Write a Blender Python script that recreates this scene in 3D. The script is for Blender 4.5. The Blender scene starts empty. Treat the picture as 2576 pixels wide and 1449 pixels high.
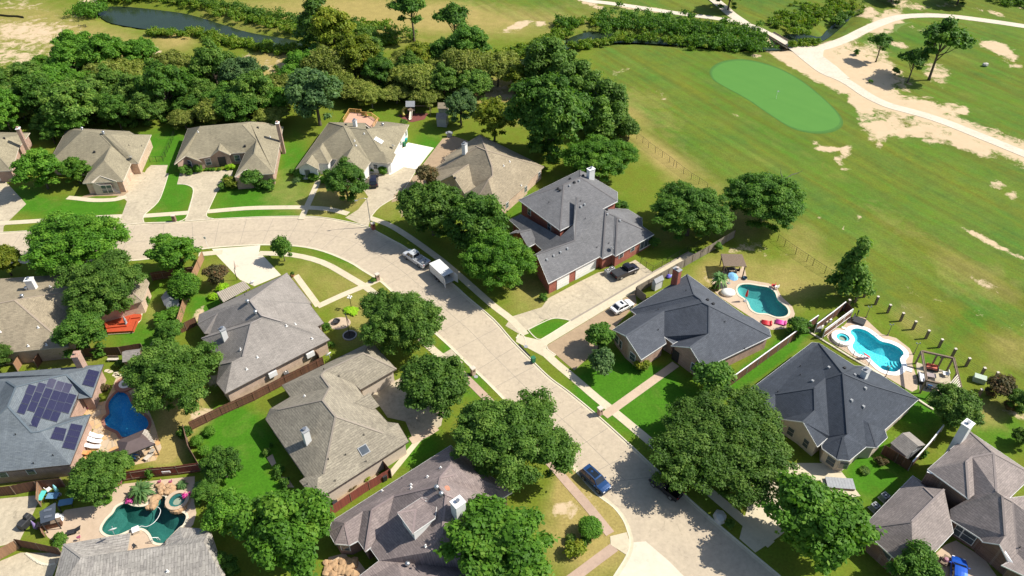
import bpy, bmesh, math, random
import numpy as np
from math import sin, cos, radians, pi, atan2, hypot, sqrt
from mathutils import Vector, Matrix
from mathutils.geometry import delaunay_2d_cdt, tessellate_polygon
from mathutils.bvhtree import BVHTree
random.seed(7); rng = np.random.default_rng(7)
S = bpy.context.scene
COL = S.collection
# ---------------------------------------------------------------- camera model (survey of the photograph)
W, H, F, TH, RO, CH = 2576.0, 1449.0, 1900.0, radians(40), radians(-.5), 85.0
FWD = Vector((0, cos(TH), -sin(TH))); RT = Vector((1, 0, 0)); UP = RT.cross(FWD)
CR = cos(RO)*RT+sin(RO)*UP; CU = -sin(RO)*RT+cos(RO)*UP
def ray(x, y): return (CR*((x-W/2)/F)-CU*((y-H/2)/F)+FWD)
def G(x, y):
    d = ray(x, y); return d.x/-d.z, d.y/-d.z
def P(x, y, z=0.0):
    g = G(x, y); return Vector(((CH-z)*g[0], (CH-z)*g[1], z))
def T(c, r): return lambda x, y: (644*c+x/3, 483*r+y/3)
def crop(X0, Y0, k): return lambda x, y: (.644*X0+x/k, .644*Y0+y/k)
def pxm(p):  # photo pixels per metre at a point
    return F/((Vector(p)-Vector((0, 0, CH))).dot(FWD))
# ---------------------------------------------------------------- objects
def tag(o, label=None, cat=None, group=None, kind=None):
    if label: o['label'] = label
    if cat: o['category'] = cat
    if group: o['group'] = group
    if kind: o['kind'] = kind
    return o
def thing(name, label, cat, loc=(0, 0, 0), rz=0, group=None):
    o = bpy.data.objects.new(name, None); COL.objects.link(o); o.location = loc; o.rotation_euler[2] = rz
    o.empty_display_size = .3
    return tag(o, label, cat, group)
def dup(root, loc=None, rz=None, label=None, group=None, scale=None):
    r = root.copy(); COL.objects.link(r)
    if loc is not None: r.location = loc
    if rz is not None: r.rotation_euler[2] = rz
    if scale is not None: r.scale = scale
    if label: r['label'] = label
    if group: r['group'] = group
    for ch in list(root.children):
        c = ch.copy(); COL.objects.link(c); c.parent = r
        for g in list(ch.children):
            d = g.copy(); COL.objects.link(d); d.parent = c
    return r
class MB:
    def __init__(s): s.v = []; s.f = []; s.uv = {}
    def face(s, pts, uv=None):
        n = len(s.v); s.v += [tuple(p) for p in pts]; s.f.append(list(range(n, n+len(pts))))
        if uv: s.uv[len(s.f)-1] = uv
    def add(s, vs, fs):
        n = len(s.v); s.v += [tuple(v) for v in vs]; s.f += [[i+n for i in f] for f in fs]
    def box(s, c, d, rz=0, top=None):
        """box centred on c (z = base), size d; top=(fx,fy) tapers the top"""
        hx, hy, h = d[0]/2, d[1]/2, d[2]; tx, ty = top or (1, 1); vs = []
        for z, fx, fy in ((0, 1, 1), (h, tx, ty)):
            for a, b in ((-1, -1), (1, -1), (1, 1), (-1, 1)):
                x, y = a*hx*fx, b*hy*fy
                vs.append((c[0]+x*cos(rz)-y*sin(rz), c[1]+x*sin(rz)+y*cos(rz), c[2]+z))
        s.add(vs, [(3, 2, 1, 0), (4, 5, 6, 7), (0, 1, 5, 4), (1, 2, 6, 5), (2, 3, 7, 6), (3, 0, 4, 7)])
    def bar(s, a, b, w, h=None, n=4):
        a = Vector(a); b = Vector(b); d = b-a
        if d.length < 1e-6: return
        d.normalize(); h = h or w
        u = d.cross(Vector((0, 0, 1)))
        if u.length < 1e-3: u = Vector((1, 0, 0))
        u.normalize(); v = u.cross(d)
        vs = [p+u*(sx*w/2)+v*(sy*h/2) for p in (a, b) for sx, sy in ((-1, -1), (1, -1), (1, 1), (-1, 1))]
        s.add(vs, [(0, 1, 2, 3), (7, 6, 5, 4), (0, 4, 5, 1), (1, 5, 6, 2), (2, 6, 7, 3), (3, 7, 4, 0)])
    def tube(s, pts, rad, n=8, cap=True):
        pts = [Vector(p) for p in pts]; m = len(pts); rs = rad if isinstance(rad, (list, tuple)) else [rad]*m
        base = len(s.v); pu = None
        for i, p in enumerate(pts):
            d = (pts[min(i+1, m-1)]-pts[max(i-1, 0)]).normalized()
            u = (pu - d*pu.dot(d)) if pu is not None else d.cross(Vector((.31, .95, .05)))
            if u.length < 1e-4: u = d.cross(Vector((1, 0, 0)))
            u.normalize(); pu = u; w = d.cross(u)
            for k in range(n):
                a = 2*pi*k/n; s.v.append(tuple(p+(u*cos(a)+w*sin(a))*rs[i]))
        for i in range(m-1):
            for k in range(n):
                a = base+i*n+k; b = base+i*n+(k+1) % n; s.f.append([a, b, b+n, a+n])
        if cap: s.f.append([base+k for k in range(n)][::-1]); s.f.append([base+(m-1)*n+k for k in range(n)])
    def cyl(s, c, r, h, n=16, r2=None): s.tube([c, (c[0], c[1], c[2]+h)], [r, r if r2 is None else r2], n)
    def lathe(s, c, prof, n=20, sx=1, sy=1):
        base = len(s.v)
        for r, z in prof:
            for k in range(n):
                a = 2*pi*k/n; s.v.append((c[0]+r*cos(a)*sx, c[1]+r*sin(a)*sy, c[2]+z))
        for i in range(len(prof)-1):
            for k in range(n):
                a = base+i*n+k; b = base+i*n+(k+1) % n; s.f.append([a, b, b+n, a+n])
    def prism(s, poly, z0, z1, sides=True, holes=None):
        """flat-topped slab from a 2D outline (list of (x,y)); z1 top"""
        loops = [[Vector((p[0], p[1], 0)) for p in poly]]+[[Vector((p[0], p[1], 0)) for p in h] for h in (holes or [])]
        tri = tessellate_polygon(loops); flat = [p for l in loops for p in l]
        n = len(s.v); s.v += [(p.x, p.y, z1) for p in flat]
        for t in tri:
            a, b, c = [flat[i] for i in t]
            cr = (b-a).cross(c-a).z
            if abs(cr) < 1e-9: continue
            s.f.append([n+t[0], n+t[1], n+t[2]] if cr > 0 else [n+t[2], n+t[1], n+t[0]])
        if sides and z0 != z1:
            for l in loops:
                for i in range(len(l)):
                    p, q = l[i], l[(i+1) % len(l)]
                    s.face([(p.x, p.y, z0), (q.x, q.y, z0), (q.x, q.y, z1), (p.x, p.y, z1)])
    def obj(s, name, mat, parent=None, smooth=False, local=False, bevel=0):
        me = bpy.data.meshes.new(name)
        off = parent.matrix_basis.translation if (parent is not None and not local) else Vector((0, 0, 0))
        if parent is not None and not local and parent.parent is not None: off = off+parent.parent.matrix_basis.translation
        vs = [(v[0]-off[0], v[1]-off[1], v[2]-off[2]) for v in s.v] if off.length > 0 else s.v
        me.from_pydata(vs, [], s.f)
        if s.uv:
            ul = me.uv_layers.new(name='UVMap')
            for pi_, poly in enumerate(me.polygons):
                u = s.uv.get(pi_)
                if u:
                    for k, li in enumerate(poly.loop_indices): ul.data[li].uv = u[k]
        if smooth: me.polygons.foreach_set('use_smooth', [True]*len(me.polygons))
        me.validate(); me.update()
        if mat is not None: me.materials.append(mat)
        o = bpy.data.objects.new(name, me); COL.objects.link(o)
        if parent is not None: o.parent = parent
        if bevel:
            b = o.modifiers.new('bevel', 'BEVEL'); b.width = bevel; b.segments = 2; b.limit_method = 'ANGLE'
        return o
# ---------------------------------------------------------------- materials
def newmat(name):
    m = bpy.data.materials.new(name); m.use_nodes = True; nt = m.node_tree
    for n in list(nt.nodes):
        if n.type not in ('OUTPUT_MATERIAL', 'BSDF_PRINCIPLED'): nt.nodes.remove(n)
    return m, nt, nt.nodes['Principled BSDF']
def N(nt, t, **k):
    n = nt.nodes.new(t)
    for a, b in k.items(): setattr(n, a, b)
    return n
def mixc(nt, fac, a, b, mode='MIX'):
    m = nt.nodes.new('ShaderNodeMix'); m.data_type = 'RGBA'; m.blend_type = mode
    for s_, v in (('Factor', fac), ('A', a), ('B', b)):
        i = [q for q in m.inputs if q.name == s_ and (q.type == 'RGBA' if s_ != 'Factor' else q.type == 'VALUE')][0]
        if hasattr(v, 'is_output'): nt.links.new(v, i)
        elif s_ == 'Factor': i.default_value = v
        else: i.default_value = (*v, 1) if len(v) == 3 else v
    return [o for o in m.outputs if o.type == 'RGBA'][0]
def mrange(nt, v, a, b, c=0, d=1, smooth=False):
    m = nt.nodes.new('ShaderNodeMapRange'); m.clamp = True
    if smooth: m.interpolation_type = 'SMOOTHSTEP'
    nt.links.new(v, m.inputs[0])
    for i, x in enumerate((a, b, c, d)): m.inputs[i+1].default_value = x
    return m.outputs[0]
def noise(nt, co, scale, detail=4, rough=.6, dist=0):
    n = nt.nodes.new('ShaderNodeTexNoise'); n.inputs['Scale'].default_value = scale; n.inputs['Detail'].default_value = detail
    n.inputs['Roughness'].default_value = rough; n.inputs['Distortion'].default_value = dist
    if co is not None: nt.links.new(co, n.inputs['Vector'])
    return n.outputs['Fac']
def geo(nt): return nt.nodes.new('ShaderNodeNewGeometry').outputs['Position']
def math_(nt, op, a, b=0.0):
    m = nt.nodes.new('ShaderNodeMath'); m.operation = op
    for i, v in enumerate((a, b)):
        if hasattr(v, 'is_output'): nt.links.new(v, m.inputs[i])
        else: m.inputs[i].default_value = v
    return m.outputs[0]
def vscale(nt, co, s, rz=0):
    m = nt.nodes.new('ShaderNodeMapping'); m.vector_type = 'TEXTURE'; m.inputs['Scale'].default_value = [1/q for q in s]; m.inputs['Rotation'].default_value = (0, 0, rz)
    nt.links.new(co, m.inputs['Vector']); return m.outputs[0]
def bump(nt, b, h, strength=.3, dist=.02):
    n = nt.nodes.new('ShaderNodeBump'); n.inputs['Strength'].default_value = strength; n.inputs['Distance'].default_value = dist
    nt.links.new(h, n.inputs['Height']); nt.links.new(n.outputs[0], b.inputs['Normal'])
_mc = {}
def pm(name, c1, c2=None, scale=1.5, rough=.8, metal=0, bmp=0, spec=None, coat=0):
    """two-tone procedural paint/stone/wood"""
    key = (name, c1, c2, scale)
    if key in _mc: return _mc[key]
    m, nt, b = newmat(name); c2 = c2 or tuple(x*.82 for x in c1)
    co = geo(nt); n = noise(nt, co, scale, 5); n2 = noise(nt, co, scale*9, 3)
    f = math_(nt, 'ADD', math_(nt, 'MULTIPLY', mrange(nt, n, .35, .65), .75), math_(nt, 'MULTIPLY', n2, .25))
    nt.links.new(mixc(nt, f, c1, c2), b.inputs['Base Color'])
    b.inputs['Roughness'].default_value = rough; b.inputs['Metallic'].default_value = metal
    if spec is not None: b.inputs['Specular IOR Level'].default_value = spec
    if coat: b.inputs['Coat Weight'].default_value = coat; b.inputs['Coat Roughness'].default_value = .05
    if bmp: bump(nt, b, n2, bmp)
    _mc[key] = m; return m
def brickmat(name, c1, c2, mortar, sx=1, scale=1.0):
    m, nt, b = newmat(name); co = geo(nt)
    sep = N(nt, 'ShaderNodeSeparateXYZ'); nt.links.new(co, sep.inputs[0])
    u = math_(nt, 'ADD', math_(nt, 'MULTIPLY', sep.outputs[0], .8), math_(nt, 'MULTIPLY', sep.outputs[1], .6))
    cmb = N(nt, 'ShaderNodeCombineXYZ'); nt.links.new(u, cmb.inputs[0]); nt.links.new(sep.outputs[2], cmb.inputs[1])
    br = N(nt, 'ShaderNodeTexBrick'); nt.links.new(cmb.outputs[0], br.inputs['Vector'])
    br.inputs['Color1'].default_value = (*c1, 1); br.inputs['Color2'].default_value = (*c2, 1); br.inputs['Mortar'].default_value = (*mortar, 1)
    br.inputs['Scale'].default_value = scale; br.inputs['Brick Width'].default_value = .3; br.inputs['Row Height'].default_value = .12
    br.inputs['Mortar Size'].default_value = .012
    n = mrange(nt, noise(nt, co, .8), .3, .7, .8, 1.15)
    nt.links.new(mixc(nt, 1.0, br.outputs[0], n, 'MULTIPLY'), b.inputs['Base Color']); b.inputs['Roughness'].default_value = .9
    return m
def shingle(name, c1, c2, c3=None, sc=1.0, contrast=1.0):
    """asphalt shingle courses from the roof UVs (metres along the eave, metres up the slope)"""
    m, nt, b = newmat(name); uv = N(nt, 'ShaderNodeUVMap').outputs[0]; co = geo(nt)
    br = N(nt, 'ShaderNodeTexBrick'); nt.links.new(uv, br.inputs['Vector'])
    br.inputs['Color1'].default_value = (*c1, 1); br.inputs['Color2'].default_value = (*c2, 1)
    br.inputs['Mortar'].default_value = (*(x*.55 for x in c2), 1)
    br.inputs['Scale'].default_value = 1; br.inputs['Brick Width'].default_value = .55*sc; br.inputs['Row Height'].default_value = .21*sc
    br.inputs['Mortar Size'].default_value = .012*sc; br.inputs['Mortar Smooth'].default_value = .5; br.inputs['Bias'].default_value = -.1
    br.offset_frequency = 2; br.squash = 1
    n = mrange(nt, noise(nt, co, .35, 5, .65), .3, .7, .86, 1.12)
    n2 = mrange(nt, noise(nt, vscale(nt, uv, (1.1, 4, 1)), 1.3, 3), .3, .7, 1-.16*contrast, 1+.14*contrast)
    n3 = mrange(nt, noise(nt, co, 14, 2), .3, .7, .9, 1.1)
    st = mrange(nt, noise(nt, vscale(nt, uv, (1.6, .12, 1)), 1.0, 4, .7), .35, .7, 1.04, .9)
    c = mixc(nt, 1.0, mixc(nt, 1.0, mixc(nt, 1.0, mixc(nt, 1.0, br.outputs[0], n, 'MULTIPLY'), n2, 'MULTIPLY'), n3, 'MULTIPLY'), st, 'MULTIPLY')
    nt.links.new(c, b.inputs['Base Color']); b.inputs['Roughness'].default_value = .92
    b.inputs['Specular IOR Level'].default_value = .25
    bump(nt, b, br.outputs['Fac'], .4, .012)
    return m
def woodmat(name, c1, c2, board=.14, axis='H'):
    """vertical fence boards (board width along the run)"""
    m, nt, b = newmat(name); co = geo(nt)
    sep = N(nt, 'ShaderNodeSeparateXYZ'); nt.links.new(co, sep.inputs[0])
    u = math_(nt, 'ADD', math_(nt, 'MULTIPLY', sep.outputs[0], .85), math_(nt, 'MULTIPLY', sep.outputs[1], .6))
    wn = N(nt, 'ShaderNodeTexWhiteNoise', noise_dimensions='1D'); nt.links.new(math_(nt, 'FLOOR', math_(nt, 'DIVIDE', u, board)), wn.inputs['W'])
    gap = mrange(nt, math_(nt, 'FRACT', math_(nt, 'DIVIDE', u, board)), 0, .1, .45, 1)
    n = noise(nt, vscale(nt, co, (4, 4, .6)), 1.2, 4)
    f = math_(nt, 'ADD', math_(nt, 'MULTIPLY', wn.outputs['Value'], .6), math_(nt, 'MULTIPLY', n, .5))
    c = mixc(nt, 1.0, mixc(nt, f, c1, c2), gap, 'MULTIPLY')
    nt.links.new(c, b.inputs['Base Color']); b.inputs['Roughness'].default_value = .85
    return m
M = {}
M['white'] = pm('white_paint', (.84, .83, .80), (.76, .75, .72), 2, .5)
M['cream'] = pm('cream_paint', (.62, .55, .45), (.52, .46, .38), 2, .6)
M['black'] = pm('black_metal', (.012, .012, .013), (.02, .02, .02), 3, .45)
M['dark'] = pm('dark_plastic', (.02, .021, .024), (.035, .035, .037), 3, .6)
M['steel'] = pm('galvanised_steel', (.5, .51, .52), (.38, .39, .4), 3, .35, .8)
M['gray'] = pm('grey_paint', (.33, .34, .35), (.26, .27, .28), 3, .6)
M['bark'] = pm('bark', (.13, .1, .075), (.07, .055, .042), 4, .95, bmp=.6)
M['barkg'] = pm('grey_bark', (.2, .18, .15), (.12, .105, .09), 4, .95, bmp=.6)
def glassmat(name, tint=(.02, .03, .04), rough=.05):
    m, nt, b = newmat(name); n = noise(nt, geo(nt), .9, 2)
    nt.links.new(mixc(nt, n, tint, tuple(x*2.2 for x in tint)), b.inputs['Base Color']); b.inputs['Roughness'].default_value = rough
    b.inputs['Specular IOR Level'].default_value = .8; return m
M['glass'] = glassmat('window_glass', (.05, .06, .07)); M['carglass'] = glassmat('tinted_glass', (.008, .01, .012), .03)
M['rubber'] = pm('tyre_rubber', (.015, .015, .015), (.025, .025, .025), 5, .85)
M['brickred'] = brickmat('red_brick', (.36, .085, .05), (.27, .06, .038), (.34, .2, .16))
M['brickpink'] = brickmat('pink_brick', (.42, .25, .18), (.33, .19, .14), (.5, .42, .36))
M['bricktan'] = brickmat('tan_brick', (.55, .38, .26), (.45, .3, .2), (.6, .52, .44))
M['brickbrown'] = brickmat('brown_brick', (.22, .12, .08), (.15, .08, .055), (.3, .22, .18))
M['sidingwhite'] = pm('white_siding', (.72, .72, .7), (.64, .64, .63), 2, .6)
M['stucco'] = pm('beige_stucco', (.6, .5, .4), (.5, .42, .34), 2, .9)
M['woodbrown'] = woodmat('brown_fence_boards', (.19, .085, .045), (.09, .042, .026))
M['woodred'] = woodmat('red_fence_boards', (.3, .075, .05), (.18, .05, .035))
M['woodtan'] = woodmat('tan_fence_boards', (.4, .22, .12), (.27, .15, .085))
M['woodgray'] = woodmat('weathered_fence_boards', (.3, .25, .2), (.17, .145, .12))
M['timber'] = pm('weathered_timber', (.24, .175, .12), (.145, .105, .075), 5, .85)
M['newwood'] = pm('new_yellow_timber', (.62, .37, .12), (.5, .28, .09), 4, .7)
# ================================================================ outlines read off the photograph (pixels -> ground)
def W2(pts, f=None, z=0.0):
    out = []
    for p in pts:
        q = f(*p) if f else p
        v = P(q[0], q[1], z); out.append((v.x, v.y))
    return out
def smooth_closed(pts, n=4):
    out = []; m = len(pts)
    for i in range(m):
        p0, p1, p2, p3 = [pts[(i+k-1) % m] for k in range(4)]
        for j in range(n):
            t = j/n; out.append(tuple(.5*((2*p1[a])+(-p0[a]+p2[a])*t+(2*p0[a]-5*p1[a]+4*p2[a]-p3[a])*t*t+(-p0[a]+3*p1[a]-3*p2[a]+p3[a])*t**3) for a in (0, 1)))
    return out
def smooth_open(pts, n=4):
    pts = [pts[0]]+list(pts)+[pts[-1]]; out = []
    for i in range(1, len(pts)-2):
        p0, p1, p2, p3 = pts[i-1:i+3]
        for j in range(n):
            t = j/n; out.append(tuple(.5*((2*p1[a])+(-p0[a]+p2[a])*t+(2*p0[a]-5*p1[a]+4*p2[a]-p3[a])*t*t+(-p0[a]+3*p1[a]-3*p2[a]+p3[a])*t**3) for a in (0, 1)))
    out.append(tuple(pts[-1])); return out
def offset_line(pts, d):
    out = []
    for i, p in enumerate(pts):
        a = pts[max(i-1, 0)]; b = pts[min(i+1, len(pts)-1)]; dx, dy = b[0]-a[0], b[1]-a[1]; l = hypot(dx, dy) or 1
        out.append((p[0]-dy/l*d, p[1]+dx/l*d))
    return out
def strip_poly(pts, w): return offset_line(pts, w/2)+offset_line(pts, -w/2)[::-1]

far_curb = smooth_open(W2([(-160, 593), (0, 584), (160, 575), (300, 566), (365, 560), (450, 557), (527, 551), (644, 545), (760, 543), (811, 546), (861, 554), (921, 568), (957, 586), (994, 606), (1021, 621), (1077, 663), (1144, 716), (1177, 746), (1244, 803), (1288, 853), (1338, 904), (1386, 950), (1431, 983), (1505, 1044), (1588, 1119), (1638, 1166), (1700, 1222), (1791, 1303), (1900, 1395), (1965, 1449), (2100, 1565)]), 3)
near_curb = smooth_open(W2([(-160, 672), (0, 664), (200, 662), (350, 655), (440, 641), (500, 629), (560, 622), (657, 617), (744, 620), (811, 633), (877, 660), (911, 681), (944, 701), (961, 713), (990, 740), (1040, 789), (1085, 832), (1129, 872), (1160, 903), (1190, 931), (1224, 963), (1300, 1040), (1380, 1118), (1448, 1188), (1475, 1219), (1505, 1249), (1541, 1276), (1566, 1308), (1577, 1336), (1583, 1363), (1575, 1396), (1545, 1445), (1490, 1530)]), 3)
ROADZ = -.075
BX = (-420, 420, 20, 620)
north = [(BX[0], far_curb[0][1])]+far_curb+[(far_curb[-1][0], BX[2]), (BX[1], BX[2]), (BX[1], BX[3]), (BX[0], BX[3])]
south = [(BX[0], near_curb[0][1])]+near_curb+[(near_curb[-1][0], BX[2]), (BX[0], BX[2])]
# ---- numpy helpers
def npoly_inside(px, py, poly):
    ins = np.zeros(px.shape, bool); x0 = np.array([p[0] for p in poly]); y0 = np.array([p[1] for p in poly]); x1 = np.roll(x0, -1); y1 = np.roll(y0, -1)
    for a, b, c, d in zip(x0, y0, x1, y1):
        if b == d: continue
        cr = ((b > py) != (d > py)) & (px < (c-a)*(py-b)/(d-b)+a); ins ^= cr
    return ins
def ndist_line(px, py, pts, closed=False):
    best = np.full(px.shape, 1e9); pts = list(pts)+([pts[0]] if closed else [])
    for (a, b), (c, d) in zip(pts[:-1], pts[1:]):
        vx, vy = c-a, d-b; L = vx*vx+vy*vy+1e-12; t = np.clip(((px-a)*vx+(py-b)*vy)/L, 0, 1)
        best = np.minimum(best, (px-a-t*vx)**2+(py-b-t*vy)**2)
    return np.sqrt(best)
def nell(px, py, e):
    """soft ellipse from photo pixels: (x,y,rx,ry[,rot deg])"""
    x, y, rx, ry = e[:4]; r = radians(e[4]) if len(e) > 4 else 0
    c = P(x, y); a = P(x+rx*cos(r), y+rx*sin(r))-c; b = P(x-ry*sin(r), y+ry*cos(r))-c
    det = a.x*b.y-a.y*b.x; dx = px-c.x; dy = py-c.y
    u = (dx*b.y-dy*b.x)/det; v = (-dx*a.y+dy*a.x)/det
    return np.sqrt(u*u+v*v)
# water and pools
creek = [smooth_closed(W2(c)) for c in (
 [(243, 18), (300, 10), (420, 22), (480, 32), (560, 56), (620, 74), (700, 88), (770, 100), (860, 122), (860, 134), (760, 122), (700, 112), (600, 92), (510, 76), (400, 70), (330, 62), (265, 47)],
 [(1425, 95), (1450, 82), (1490, 74), (1560, 80), (1690, 90), (1860, 106), (1960, 112), (1958, 120), (1860, 118), (1680, 106), (1560, 100), (1500, 106), (1440, 106)],
 [(1960, 96), (1985, 80), (2030, 80), (2065, 86), (2085, 66), (2118, 42), (2135, 22), (2147, 30), (2120, 62), (2075, 95), (2040, 104), (2000, 108), (1972, 108)],
 [(1215, 148), (1260, 140), (1330, 140), (1425, 104), (1440, 110), (1380, 140), (1320, 156), (1230, 158)])]
cK = crop(2350, 1040, 5); cL2 = crop(3150, 1150, 5); cP = crop(0, 1380, 3.75); cQ = crop(0, 1800, 5)
poolK = smooth_closed(W2([(1705, 290), (1745, 238), (1850, 228), (1990, 250), (2100, 270), (2180, 330), (2220, 430), (2320, 510), (2350, 580), (2310, 630), (2200, 640), (2080, 600), (1960, 590), (1880, 540), (1840, 450), (1800, 410), (1730, 360)], cK))
poolL = smooth_closed(W2([(553, 480), (580, 438), (660, 430), (760, 460), (860, 530), (940, 590), (1060, 620), (1170, 675), (1225, 745), (1180, 815), (1200, 900), (1150, 965), (1080, 978), (960, 950), (870, 880), (770, 790), (640, 740), (575, 665), (590, 590)], cL2))
poolP = smooth_closed(W2([(1040, 440), (1120, 362), (1200, 390), (1240, 470), (1310, 550), (1390, 620), (1395, 700), (1290, 765), (1160, 795), (1110, 740), (1010, 690), (985, 620), (1030, 570), (1020, 500)], cP))
poolQ = smooth_closed(W2([(1282, 840), (1340, 740), (1420, 660), (1470, 580), (1580, 535), (1680, 570), (1800, 575), (1900, 530), (1990, 455), (2080, 450), (2085, 540), (2150, 640), (2290, 650), (2345, 700), (2310, 800), (2250, 850), (2120, 980), (2060, 1040), (1940, 1025), (1890, 930), (1830, 870), (1740, 848), (1640, 870), (1500, 930), (1380, 942), (1300, 900)], cQ))
POOLS = [poolK, poolL, poolP, poolQ]
# cart paths / concrete centre lines
t30, t20, t01, t11, t21, t22, t31, t32, t02, t12, t00, t10 = T(3, 0), T(2, 0), T(0, 1), T(1, 1), T(2, 1), T(2, 2), T(3, 1), T(3, 2), T(0, 2), T(1, 2), T(0, 0), T(1, 0)
path0 = smooth_open(W2([(1430, -14), (1475, 1), (1530, 8), (1588, 16), (1660, 27), (1738, 38), (1800, 46), (1855, 56), (1897, 68), (1932, 85), (1960, 100), (1990, 118)]), 4)
path0b = smooth_open(W2([(1785, -10), (1815, 14), (1840, 36), (1875, 60)]), 4)
path1 = smooth_open(W2([(1995, 122), (2040, 122), (2075, 118), (2132, 97), (2170, 78), (2215, 58), (2265, 43), (2332, 39), (2399, 42), (2480, 52), (2576, 66), (2700, 86), (3000, 140)]), 4)
path2 = smooth_open(W2([(1990, 115), (2032, 150), (2072, 180), (2110, 196), (2140, 212), (2182, 240), (2232, 264), (2282, 278), (2332, 292), (2390, 312), (2440, 332), (2500, 356), (2576, 387), (2720, 446), (3050, 590)]), 4)
junction = W2([(1970, 103), (2000, 113), (2040, 116), (2085, 112), (2072, 128), (2070, 142), (2105, 168), (2138, 198), (2096, 196), (2040, 160), (1994, 130)])
# ================================================================ ground sheet
def build_ground():
    xs = []; 
    for y in np.arange(42, 262, 1.0):
        st = 1.0 if y < 170 else 1.5
        if y > 170 and int(y) % 2: continue
        w = y*.85+75
        xs.append(np.stack([np.arange(-w, w, st)+(.5 if int(y) % 2 else 0), np.full(len(np.arange(-w, w, st)), y)], 1))
    pts = np.concatenate(xs)
    pts = pts+rng.uniform(-.12, .12, pts.shape)
    keep = (ndist_line(pts[:, 0], pts[:, 1], far_curb) > .45) & (ndist_line(pts[:, 0], pts[:, 1], near_curb) > .45)
    for pl in POOLS: keep &= ndist_line(pts[:, 0], pts[:, 1], pl, True) > .35
    pts = pts[keep]
    V = [Vector(p) for p in pts.tolist()]; E = []
    for poly in (north, south, *POOLS):
        n = len(V); V += [Vector(p) for p in poly]; E += [(n+i, n+(i+1) % len(poly)) for i in range(len(poly))]
    n = len(V); R = 4000.0
    V += [Vector(p) for p in ((-R, -R), (R, -R), (R, R), (-R, R))]; E += [(n, n+1), (n+1, n+2), (n+2, n+3), (n+3, n)]
    vo, eo, fo, *_ = delaunay_2d_cdt(V, E, [], 0, 1e-5)
    A = np.array([(v.x, v.y) for v in vo]); Fa = np.array([list(f) for f in fo if len(f) == 3])
    c = A[Fa].mean(1)
    ok = npoly_inside(c[:, 0], c[:, 1], north) | npoly_inside(c[:, 0], c[:, 1], south) | (c[:, 0] < BX[0]) | (c[:, 0] > BX[1]) | (c[:, 1] > BX[3]) | (c[:, 1] < BX[2])
    for pl in POOLS: ok &= ~npoly_inside(c[:, 0], c[:, 1], pl)
    Fa = Fa[ok]; x, y = A[:, 0], A[:, 1]
    z = np.zeros(len(A))
    for cr in creek:
        d = ndist_line(x, y, cr, True); ins = npoly_inside(x, y, cr); z -= np.where(ins, 1.3, 0)+np.where(ins, 0, 1.2*np.clip(1-d/4.0, 0, 1)**1.5)
    z = np.maximum(z, -1.9)
    und = .25*np.sin(x*.031+1)*np.sin(y*.045)+.15*np.sin(x*.09+y*.07)
    golf = npoly_inside(x, y, golf_poly); dg = ndist_line(x, y, golf_poly, True)
    z += np.where(golf, und*np.clip(dg/25, 0, 1)*1.6-.0, 0)*np.clip((ndist_line(x, y, path2)-4)/8, 0, 1)*np.clip((ndist_line(x, y, path1)-4)/8, 0, 1)*np.clip((nell(x, y, (1950, 240, 200, 120, 28))-1)/.8, 0, 1)*np.clip((ndist_line(x, y, path0)-4)/8, 0, 1)
    # material fields
    lush = np.full(len(A), .18); dry = np.full(len(A), .12); soil = np.zeros(len(A)); shade = np.zeros(len(A))
    def add(arr, lst, fall=.8):
        for e, v in lst: arr += v*np.clip((1.35-nell(x, y, e))/fall, 0, 1)
    add(lush, LUSH); add(dry, DRY); add(soil, [(e, v*(.84 if e[0] > 1500 and v > .5 else 1)) for e, v in SOIL], .7)
    for pl, wd, v in SOILLINE: soil += v*np.clip(1-ndist_line(x, y, pl)/wd, 0, 1)
    vis = (y > 30) & (y < 300)
    me = bpy.data.meshes.new('ground')
    me.from_pydata(np.column_stack([x, y, z]).tolist(), [], Fa.tolist()); me.update()
    for nm, arr in (('lush', lush), ('dry', dry), ('soil', soil), ('golf', np.where(golf, np.clip(dg/3, 0, 1), 0))):
        at = me.attributes.new(nm, 'FLOAT', 'POINT'); at.data.foreach_set('value', np.clip(arr, 0, 1.6).astype(np.float32))
    me.polygons.foreach_set('use_smooth', [True]*len(me.polygons))
    me.materials.append(groundmat())
    o = bpy.data.objects.new('ground', me); COL.objects.link(o); tag(o, kind='structure'); return o
golf_poly = W2([(1475, 125), (1450, 100), (1300, 60), (1000, -40), (3200, -60), (3400, 1100), (2576, 985), (2480, 940), (2205, 760), (2140, 700), (1975, 605), (1860, 540), (1780, 470), (1610, 345), (1600, 300), (1560, 250), (1500, 180)])
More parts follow.
